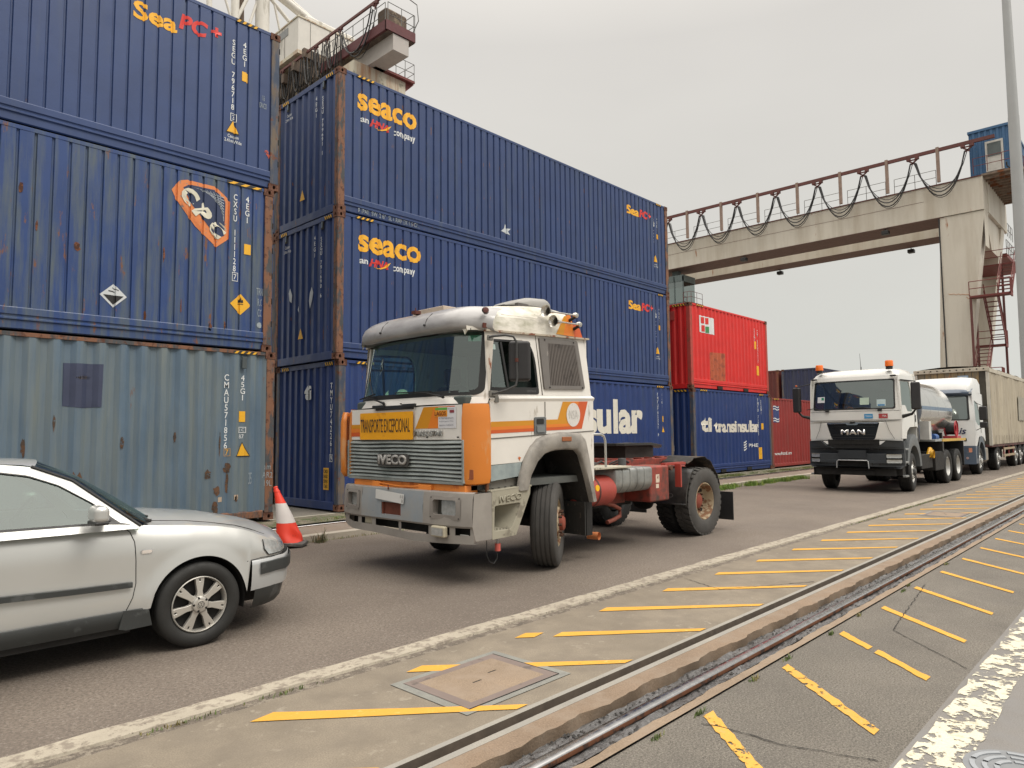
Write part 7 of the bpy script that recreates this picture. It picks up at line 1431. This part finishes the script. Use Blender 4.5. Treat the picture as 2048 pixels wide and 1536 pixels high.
for x_ in (26.9, 31.2, 32.5, 33.8):
    for sg in (-1, 1): wheel(Z, (x_, YZ+sg*1.0, .5), sg, .5, .32, .28, 'out', RQ, RQ, 0, 'ribs', M_tyreb, name='trailer_wheel')
TR = child(Z, 'trailer'); tx0, tx1, ty0, ty1, tz0, tz1 = 25.3, 38.8, -6.30, -3.72, 1.02, 4.0
CUm = mat('stained_cream_curtain', (.42, .37, .28), .75, var=.12, vscale=.8, c2=(.26, .22, .165), c2amt=.36, c2scale=1.6, c2stretch=(2.4, 1, .35), c2sharp=.4, c3=(.12, .10, .08), c3amt=.18, c3scale=3.5, c3stretch=(2, 1, .5))
k = MB(); cx_ = [tx0+.08+i*.12 for i in range(112)]
for y_, s_ in ((ty0, 1), (ty1, -1)): k.grid([[Vector((x, y_+s_*(.012*sin(x*9)+.018*sin(x*2.3+z)+(.02 if z < 1.3 else 0)*sin(x*14)), z)) for x in cx_] for z in (1.06, 1.3, 1.8, 2.4, 3.0, 3.6, tz1-.10)])
k.build('curtain', CUm, TR, angle=70); random.seed(12)
MB().poly([(31.6, 2.05), (34.2, 2.05), (34.0, 3.1), (31.8, 3.15)], SX(ty0-.033)).build('curtain_patch', mat('curtain_patch', (.30, .28, .23), .75, var=.15), TR)
k = MB()
for i in range(22): x = tx0+.5+i*.6; k.add([(x, ty0-.04, 1.04), (x+.05, ty0-.04, 1.04), (x+.16, ty0-.04, 1.40), (x+.11, ty0-.04, 1.42)], [(0, 1, 2, 3)])
k.build('curtain_strap', mat('strap_black', (.05, .04, .03), .8), TR)
k = MB(); k.box((tx0-.03, ty0-.03, tz1-.10), (tx1, ty0+.06, tz1+.06)).box((tx0-.03, ty1-.06, tz1-.10), (tx1, ty1+.03, tz1+.06)).box((tx0-.05, ty0-.03, tz1-.06), (tx0+.05, ty1+.03, tz1+.10)); k.build('roof_rail', mat('rail_cream', (.46, .42, .34), .6, var=.08, c2=(.25, .2, .15), c2amt=.25, c2scale=4), TR, bevel=.015)
k = MB(); k.grid([[Vector((x, lerp(ty0, ty1, i/6), tz1+.08+.10*sin(pi*i/6)+.02*sin(x*3))) for i in range(7)] for x in [tx0+i*.5 for i in range(28)]]); k.build('roof_sheet', CUm, TR); k = MB()
for i in range(11): k.cyl((tx0-.06, lerp(ty0+.15, ty1-.15, i/10), tz1+.03), (tx0-.045, lerp(ty0+.15, ty1-.15, i/10), tz1+.03), .028, 8)
k.build('rail_eyelet', M_dark, TR)
k = MB(); nb = 9
for i in range(nb): a, b = lerp(ty0+.32, ty1-.12, i/nb), lerp(ty0+.32, ty1-.12, (i+1)/nb); k.box((tx0, a+.012, tz0), (tx0+.04, b-.012, tz1-.06))
k.build('headboard', mat('ochre_headboard', (.22, .155, .075), .7, var=.25, vscale=1.2, c2=(.15, .125, .085), c2amt=.5, c2scale=2.2, c2stretch=(1, 2, .5), c3=(.32, .14, .05), c3amt=.3, c3scale=2), TR); MB().box((tx0+.01, ty0+.06, tz0), (tx0+.03, ty1-.06, tz1-.06)).build('headboard_backing', mat('dark_brown_board', (.05, .045, .035), .8, var=.3), TR)
for y_ in (ty0, ty1-.10): MB().box((tx0-.01, y_, tz0), (tx0+.09, y_+.10, tz1-.08)).build('corner_post', mat('post_cream', (.5, .48, .42), .5), TR)
MB().poly(rrect(-5.62, 3.68, -5.25, 3.80, .01), lambda a, b, d: Vector((tx0-.012, a, b))).build('name_plate', mat('plate_blue', (.22, .32, .45), .5), TR); letters('CARNEIRO', 1, lambda u, v, d: Vector((tx0-.016, -5.435-u, 3.74+v)), M_lw, TR, name='plate_lettering', width=.30, height=.06)
MB().box((tx0, ty0+.02, .96), (tx1, ty1-.02, 1.06)).box((tx0+.3, YZ-.6, .72), (tx1, YZ-.4, .96)).box((tx0+.3, YZ+.4, .72), (tx1, YZ+.6, .96)).build('trailer_bed', mat('bed_dark_red', (.09, .035, .03), .7, var=.2), TR)
k = MB()
for z_ in (.52, .80): k.box((27.9, ty0+.03, z_), (30.6, ty0+.06, z_+.09))
k.build('side_guard', mat('guard_tan', (.32, .25, .16), .6, var=.1), TR); k = MB()
for x_ in (28.1, 29.3, 30.4): k.box((x_, ty0+.06, .48), (x_+.08, ty0+.10, .98))
k.build('guard_upright', mat('guard_red', (.3, .05, .05), .6), TR); MB().box((tx1-.04, ty0+.06, 1.06), (tx1, ty1-.06, tz1)).build('rear_doors', mat('door_grey', (.3, .3, .28), .6), TR)
# ================================================================== gantry crane over the yard at the right
CC = mat('stained_cream_steel', (.58, .545, .47), .6, var=.08, vscale=.12, c2=(.44, .39, .31), c2amt=.34, c2scale=.45, c2stretch=(2, 2, .25), c2sharp=.3, c3=srgb(150, 96, 58), c3amt=.13, c3scale=1.1, c3stretch=(2.5, 2.5, .3))
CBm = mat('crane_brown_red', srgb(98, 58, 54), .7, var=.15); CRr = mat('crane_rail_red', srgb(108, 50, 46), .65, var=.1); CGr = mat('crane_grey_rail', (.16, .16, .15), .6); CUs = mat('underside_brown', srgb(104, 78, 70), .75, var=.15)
def crane_rails(k, a, b, h=1.05, n=4, r=.022):
    a = Vector(a); b = Vector(b); u = Vector((0, 0, 1))
    for q in (h, h*.5): k.tube([a+u*q, b+u*q], r, 4, False)
    for i in range(n+1): p = a.lerp(b, i/n); k.tube([p, p+u*h], r, 4, False)
def festoon(par, xf, z, ys, drop, r=.04, q=1):
    FE = child(par, 'cable_festoon'); MB().beam((xf, ys[0]-1.6*q, z), (xf, ys[-1]+1.6*q, z), .16*q, .24*q).build('festoon_rail', CBm, FE)
    for y in ys: MB().box((xf-.12*q, y-.4*q, z-.3*q), (xf+.12*q, y-.15*q, z-.12*q)).box((xf-.12*q, y+.15*q, z-.3*q), (xf+.12*q, y+.4*q, z-.12*q)).beam((xf, y-.35*q, z-.28*q), (xf, y+.35*q, z-.28*q), .08*q, .08*q).beam((xf, y-.3*q, z-.28*q), (xf, y+.12*q, z-.62*q), .1*q, .1*q).beam((xf, y+.3*q, z-.28*q), (xf, y-.12*q, z-.62*q), .1*q, .1*q).build('cable_trolley', CBm, FE)
    for a, b in zip(ys, ys[1:]):
        k = MB()
        for j, (dx, dd, da) in enumerate(((-.12, 0, .12), (0, .25, .18), (.1, -.3, .05), (.16, .35, .2))):
            k.tube([(xf+dx, lerp(a+da, b-da, t), z-.55*q-(drop+dd*q)*(1-(2*t-1)**2)**.8) for t in [i/12 for i in range(13)]], r if j < 2 else r*.6, 5, False)
        k.build('cable_loop', M_blkp, FE)
    return FE
R2 = thing('gantry_crane', 'cream gantry crane beyond the red container, with blue cabin and red stairs at its leg', 'crane', (54, 0, .17))
for x0_, x1_ in ((49.9, 52.8), (55.6, 57.7)):
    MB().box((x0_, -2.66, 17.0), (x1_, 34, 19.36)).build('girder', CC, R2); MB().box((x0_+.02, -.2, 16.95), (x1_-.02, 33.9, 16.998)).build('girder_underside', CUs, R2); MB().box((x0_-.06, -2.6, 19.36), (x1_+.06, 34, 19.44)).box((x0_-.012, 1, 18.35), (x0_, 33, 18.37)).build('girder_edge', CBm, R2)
for (xa, xb) in ((50, 51.3), (56.4, 57.7)):
    k = MB(); k.poly([(-2.67, 16.96), (.05, 16.96), (.80, .17), (-.42, .17), (-1.28, 6.2)], lambda a, b, d: Vector((xa+d-.006, a, b)), xb-xa).build('leg', CC, R2); MB().box((xa-.05, .08, 1.2), (xa-.006, .16, 16.9)).build('leg_pipe', M_blkp, R2)
    k = MB(); k.poly([(33, 16.96), (30.4, 16.96), (31.4, .17), (32.6, .17)], lambda a, b, d: Vector((xa+d, a, b)), xb-xa).build('leg', CC, R2)
MB().box((50.02, -2.64, 14.4), (51.2, -2.60, 17)).poly([(51.3, 17.0), (57.6, 17.0), (55.6, 14.6), (53.0, 14.6)], lambda a, b, d: Vector((a, -2.5+d, b)), 1.6).build('leg_gusset', CC, R2); MB().box((51.3, -2.72, 17.05), (58.7, -1.2, 19.3)).build('end_carriage', CC, R2)
MB().box((49.0, -.45, .17), (59.2, .9, 1.3)).build('bogie_beam', mat('bogie_yellow', (.4, .26, .06), .6), R2, bevel=.05)
k = MB(); k.box((49.9, -4.95, 19.36), (58.5, -2.6, 19.5))
for i in range(12): k.box((50.2+i*.7, -4.9, 19.16), (50.3+i*.7, -2.7, 19.36))
k.build('cabin_platform', mat('rusty_grating', (.22, .17, .13), .8, var=.3, c2=srgb(120, 74, 44), c2amt=.4, c2scale=1.5), R2)
CABN = child(R2, 'machine_cabin'); P_ = corr(-4.42, -1.96, .35, .4, .15, .06); k = MB(); k.grid([[Vector((50.0+d, y, z)) for y, d in P_] for z in (19.5, 22.6)], False); P_ = corr(50, 56, .35, .4, .15, .06); k.grid([[Vector((x, -4.42+d, z)) for x, d in P_] for z in (19.5, 22.6)], False); k.grid([[Vector((x, -1.96, z)) for x in (50, 56)] for z in (19.5, 22.6)]); k.box((49.95, -4.47, 22.55), (56.05, -1.9, 22.72)); k.build('cabin_wall', mat('cabin_blue', (.045, .12, .24), .55, var=.1, c2=(.12, .15, .17), c2amt=.25, c2scale=1), CABN)
MB().box((49.94, -3.95, 19.55), (49.99, -2.9, 21.7)).build('door', mat('door_white', (.55, .54, .5), .5), CABN); MB().box((49.91, -3.82, 20.6), (49.938, -3.03, 21.55)).build('door_window', mat('door_glass', (.10, .12, .12), .15), CABN)
k = MB(); crane_rails(k, (49.6, -2.2, 19.5), (49.6, -4.7, 19.5), 1.1, 3); crane_rails(k, (49.6, -4.7, 19.5), (52.5, -4.9, 19.5), 1.1, 3); k.build('cabin_railing', CRr, R2)
festoon(R2, 49.3, 21.75, [-1.98+3.42*i for i in range(10)], 2.55, .045)
for i in range(11): y = -.15+3.35*i; MB().box((49.2, y-.10, 19.4), (49.4, y+.10, 21.95)).build('festoon_post', mat('post_brown_grey', srgb(140, 120, 108), .7, var=.15), R2)
k = MB()
for i in range(10): crane_rails(k, (49.95, .15+3.35*i, 19.44), (49.95, 2.9+3.35*i, 19.44), 1.1, 2)
k.build('walkway_railing', CGr, R2)
for x_, y_ in ((50.1, 3.7), (50.1, 15.0), (57.5, 14.9), (57.6, 3.8)): FLD = child(R2, 'floodlight'); MB().box((x_-.25, y_-.25, 16.5), (x_+.25, y_+.25, 16.8)).build('lamp_head', M_blkp, FLD, bevel=.05); MB().tube([(x_, y_, 16.9), (x_, y_, 16.75)], .05, 6).build('lamp_bracket', M_blkp, FLD)
OC = child(R2, 'operator_cabin'); k = MB()
for y_ in (20.9, 21.8, 22.9): k.box((49.95, y_, 13.7), (50.05, y_+.1, 16.2))
k.box((49.95, 20.9, 15.7), (52.2, 23, 16.3)).box((49.95, 20.9, 13.6), (52.2, 23, 13.75)).box((50.9, 22, 16.3), (51.5, 22.6, 17)).build('cabin_frame', mat('cab_frame_grey', (.10, .13, .13), .5), OC); MB().box((50.0, 20.95, 13.75), (52.15, 22.95, 15.7)).build('cabin_glass', QG, OC); k = MB(); crane_rails(k, (49.9, 20.1, 13.6), (49.9, 20.9, 13.6), 1.0, 2); crane_rails(k, (49.9, 20.1, 13.6), (52, 20.1, 13.6), 1.0, 2); k.box((49.9, 20.1, 13.5), (52.2, 23, 13.6)).build('balcony', CRr, OC)
# access stairs in red steel
def flight(x0, z0, x1, z1, y, w=.8):
    k = MB(); n = max(4, int(abs(z1-z0)/.28))
    for yy in (y-w/2, y+w/2): k.beam((x0, yy, z0), (x1, yy, z1), .05, .22); k.tube([(x0, yy, z0+.95), (x1, yy, z1+.95)], .03, 4, False); k.tube([(x0, yy, z0+.5), (x1, yy, z1+.5)], .02, 4, False)
    for i in range(1, n): t = i/n; k.box((lerp(x0, x1, t)-.14, y-w/2, lerp(z0, z1, t)-.02), (lerp(x0, x1, t)+.14, y+w/2, lerp(z0, z1, t)+.02))
    return k.build('stair_flight', CRr, R2)
def landing(x0, x1, y0, y1, z, rail=True):
    LD = child(R2, 'landing'); MB().box((x0, y0, z-.12), (x1, y1, z)).box((x0, y0-.02, z-.22), (x1, y0+.06, z+.03)).build('landing_deck', CRr, LD); k = MB()
    crane_rails(k, (x0, y0, z), (x1, y0, z), 1.0, 4, .028); crane_rails(k, (x0, y0, z), (x0, y1, z), 1.0, 1, .028); k.build('landing_railing', CRr, LD)
landing(49.3, 50.2, -3.95, -1.6, 10.9); landing(52.3, 53.2, -3.1, -1.2, 7.72); flight(50.1, 10.8, 52.6, 7.75, -2.7); flight(52.4, 7.65, 49.6, 4.8, -1.9); landing(48.8, 49.7, -3.3, -1.5, 4.8); flight(49.6, 4.7, 52.4, 1.9, -2.8); landing(52.3, 53.2, -3.3, -1.6, 1.9); flight(52.4, 1.8, 50.6, .2, -2.0)
landing(52.4, 56.4, -4.1, -1.3, 13.5); flight(50.2, 11.0, 52.6, 13.4, -3.5); k = MB(); k.box((52.4, -4.1, 13.1), (56.4, -4.0, 13.5)); k.build('landing_beam', CBm, R2)
k = MB()
for x_, y_ in ((49.35, -1.65), (53.1, -1.3), (53.1, -3.0)): k.box((x_, y_-.07, .2), (x_+.12, y_+.07, 10.8 if x_ < 50 else 13.3))
k.build('stair_post', CBm, R2); k = MB(); k.box((58.7, -2.6, 15.2), (62, -1, 15.5)).build('rear_walkway', CRr, R2); k = MB(); crane_rails(k, (58.7, -2.6, 15.5), (62, -2.6, 15.5), 1.1, 4); crane_rails(k, (58.7, -2.6, 17), (62, -2.6, 17), 1.1, 4); k.build('rear_railing', CGr, R2)
k = MB(); pts = [(49.985, -1.55+.12*i+.04*sin(i*2), 11.05+.02*i+.10*abs(sin(i*1.3))) for i in range(12)]; k.tube(pts, .02, 4, False); k.tube([(49.985, -1.6, 10.9), (49.985, -1.4, 10.85), (49.985, -1.3, 11.0)], .02, 4, False); k.build('rust_scrawl', mat('scrawl_rust', srgb(186, 140, 108), .8), R2)
# high mast lamp pole
PL = thing('lamp_pole', 'tall pale grey tapering lamp mast at the right edge of the picture', 'lamp post', (42, -5.68, 0)); k = MB()
for a, b, r0, r1 in ((0, 7, .42, .38), (6.95, 13, .37, .33), (12.95, 20, .325, .28), (19.95, 30, .27, .2)): k.lathe([(r0, a), (r1, b)], (42.0, -5.58, 0), (0, 0, 1), 16)
k.build('mast', mat('galvanised_grey', (.36, .37, .37), .5, .3, var=.05, vscale=.6), PL, angle=50); MB().cyl((42, -5.58, 0), (42, -5.58, .12), .6, 16).build('base_plate', M_blkp, PL); MB().lathe([(.2, 0), (1.1, .1), (1.1, .3), (.2, .5)], (42, -5.58, 29.9), (0, 0, 1), 16).build('lamp_ring', M_blkp, PL)
k = MB(); k.tube([(41.6, -5.3, 16.9), (41.4, -5.2, 17.0), (41.3, -5.2, 17.2)], .04, 5).build('bracket', M_blkp, PL)

# ================================================================== the crane rising behind the tall stacks
R1 = thing('harbour_crane', 'rusty cream crane with white machine house and red-edged boom behind the tall blue stacks', 'crane', (8.5, 17, .17))
CD = mat('rust_streaked_cream', (.56, .52, .41), .65, var=.08, vscale=.4, c2=srgb(150, 98, 54), c2amt=.30, c2scale=1.2, c2stretch=(3, 3, .3), c2sharp=.25, c3=(.3, .28, .2), c3amt=.3, c3scale=2); CWh = mat('house_white', (.62, .60, .55), .5, var=.05, c2=(.42, .40, .35), c2amt=.3, c2scale=.8, c2stretch=(2, 2, .4)); CBr = mat('dark_rusty_frame', (.11, .08, .06), .85, var=.35, c2=(.24, .19, .13), c2amt=.35, c2scale=2)
MB().box((8.35, 9.5, 16.45), (9.1, 17, 17.12)).build('boom_girder', mat('boom_grey_white', (.42, .39, .36), .5, var=.08), R1); MB().box((8.0, 9.5, 17.12), (8.10, 14.2, 17.52)).box((8.0, 9.45, 17.12), (9.4, 9.55, 17.50)).build('boom_fascia', mat('fascia_maroon', (.10, .022, .025), .6, var=.12), R1); MB().box((8.1, 9.5, 17.1), (9.4, 17, 17.16)).build('boom_deck', CBr, R1)
k = MB(); crane_rails(k, (8.05, 9.6, 17.3), (8.05, 14, 17.3), .95, 6, .018); crane_rails(k, (9.35, 9.5, 17.3), (9.35, 14, 17.3), .95, 5, .018); crane_rails(k, (8.1, 9.5, 17.3), (9.4, 9.5, 17.3), .95, 2, .018); k.tube([(9.3, 9.5, 17.5), (9.35, 9.2, 17.9), (9.35, 9.3, 18.6), (8.6, 9.6, 19.0)], .02, 5, False); k.build('boom_railing', CGr, R1)
MB().box((8.15, 9.7, 17.3), (9.2, 10.3, 18.2)).build('boom_winch', CBr, R1, bevel=.1)
festoon(R1, 7.95, 18.45, [10.1, 12.6, 13.6, 14.5, 15.4, 16.4, 17.4, 18.5, 19.6], 1.35, .028, .42)
k = MB()
for y in (12.6, 13.6, 14.5, 15.4, 16.4, 17.4, 18.5, 19.6):
    for j in range(9): random.seed(int(y*10)+j); k.tube([(7.85+j*.03, y+random.uniform(-.3, .3), 18.0), (7.85+j*.03, y+random.uniform(-.35, .35), random.uniform(14.6, 16.2))], .014, 4, False)
k.build('hanging_cable', mat('cable_brown_black', (.035, .028, .022), .7), R1)
PB = child(R1, 'portal_beam'); MB().box((7.7, 11.2, 13.2), (10.25, 13.4, 16.45)).build('beam_box', CD, PB); MB().box((8.6, 11.0, 16.45), (10.6, 13.5, 16.55)).poly([(10.25, 16.45), (10.7, 16.5), (10.25, 16.05)], lambda a, b, d: Vector((a, 11.2+d, b)), 2).build('beam_deck', CRr, PB); k = MB(); crane_rails(k, (8.7, 11.05, 16.5), (10.6, 11.05, 16.5), .8, 4, .016); crane_rails(k, (10.6, 11.05, 16.5), (10.6, 13, 16.5), .8, 3, .016); k.build('beam_railing', CGr, PB); MB().box((8.9, 11.8, 16.55), (10.2, 12.6, 17.0)).build('beam_cabinet', CWh, PB)
MB().box((8.2, 11.17, 15.35), (8.9, 11.22, 15.6)).box((9.1, 11.17, 15.15), (10.0, 11.22, 15.35)).build('beam_slot', CBr, PB)
MB().box((8.3, 11.6, .2), (9.6, 12.9, 13.3)).box((8.3, 27, .2), (9.6, 28.3, 19)).build('crane_leg', CD, R1)
HS = child(R1, 'machine_house'); MB().box((8.0, 16.1, 18.95), (12.2, 24, 20.5)).build('house_wall', CWh, HS); MB().box((7.96, 16.06, 20.5), (12.3, 24, 20.56)).box((7.95, 16.05, 18.78), (12.3, 24.1, 18.95)).build('house_trim', CD, HS); MB().box((8.6, 16.4, 20.56), (11.2, 18.4, 21.0)).box((9.2, 18.6, 20.56), (11.9, 21, 21.5)).build('roof_unit', CWh, HS, bevel=.08); MB().box((7.98, 17.0, 20.0), (8.0, 17.9, 20.35)).build('house_louvre', mat('louvre_grey', (.22, .23, .23), .5), HS)
k = MB()
for y_ in (17.3, 18.1): k.box((7.985, y_, 18.95), (8.0, y_+.02, 20.45))
for x_ in (8.6, 9.6, 10.6): k.box((x_, 16.085, 18.95), (x_+.02, 16.1, 20.45))
k.build('panel_seam', mat('seam_grey', (.22, .21, .19), .7), HS); k = MB()
for i in range(9): k.box((7.8, 15.2+i*.9, 18.2-.25*(i % 3)), (12.4, 15.4+i*.9, 18.6-.25*(i % 3)))
for x_ in (8.1, 9.4, 10.8, 12.0): k.box((x_, 15, 17.3), (x_+.2, 24, 17.8)).box((x_, 16.2, 13.5), (x_+.25, 16.5, 18.6)).box((x_, 19.2, 13.5), (x_+.25, 19.5, 18.6)).beam((x_, 16.3, 17.8), (x_, 19.3, 14.5), .16, .16).beam((x_, 19.3, 17.8), (x_, 22, 14.5), .16, .16)
k.box((7.9, 15, 14.2), (12.3, 24, 14.6)).box((9.6, 18.8, 14.6), (11.6, 21.5, 17.3)).build('trolley_frame', CBr, R1)
for (a, b, w_) in (((11.15, 26, 22), (11.15, 26, 31), .8), ((9.52, 26, 22), (9.52, 26, 30.5), .45), ((10.5, 26, 27.6), (9.55, 26, 25.2), .2), ((8.7, 26, 27), (9.4, 26, 25), .14), ((11.75, 26, 27.9), (12.3, 26, 25.7), .14), ((11.0, 26, 27.6), (10.2, 26, 24.8), .16), ((11.8, 26, 28.1), (14.6, 26, 27.2), .5), ((12.3, 26.5, 28.7), (15.5, 26.5, 27.5), .3), ((11.6, 26, 27.6), (13.2, 26, 26.4), .22), ((8.0, 26, 28), (8.1, 26, 24), .3)):
    MB().tube([a, b], w_/2, 12).build('lattice_member', CWh, R1)
MB().box((12.6, 25.6, 22.5), (19.5, 27.5, 26.1)).box((14.2, 25.7, 26.1), (19.0, 27.4, 27.1)).box((8, 25.5, 19), (18, 28, 22.6)).build('upper_platform', CWh, R1); MB().tube([(10.1, 26.5, 24), (9.95, 26.5, 31.5)], .22, 8).build('rusty_mast', CBr, R1)
for o in bpy.data.objects:
    for k_ in ('o', 'P'):
        if k_ in o.keys(): del o[k_]
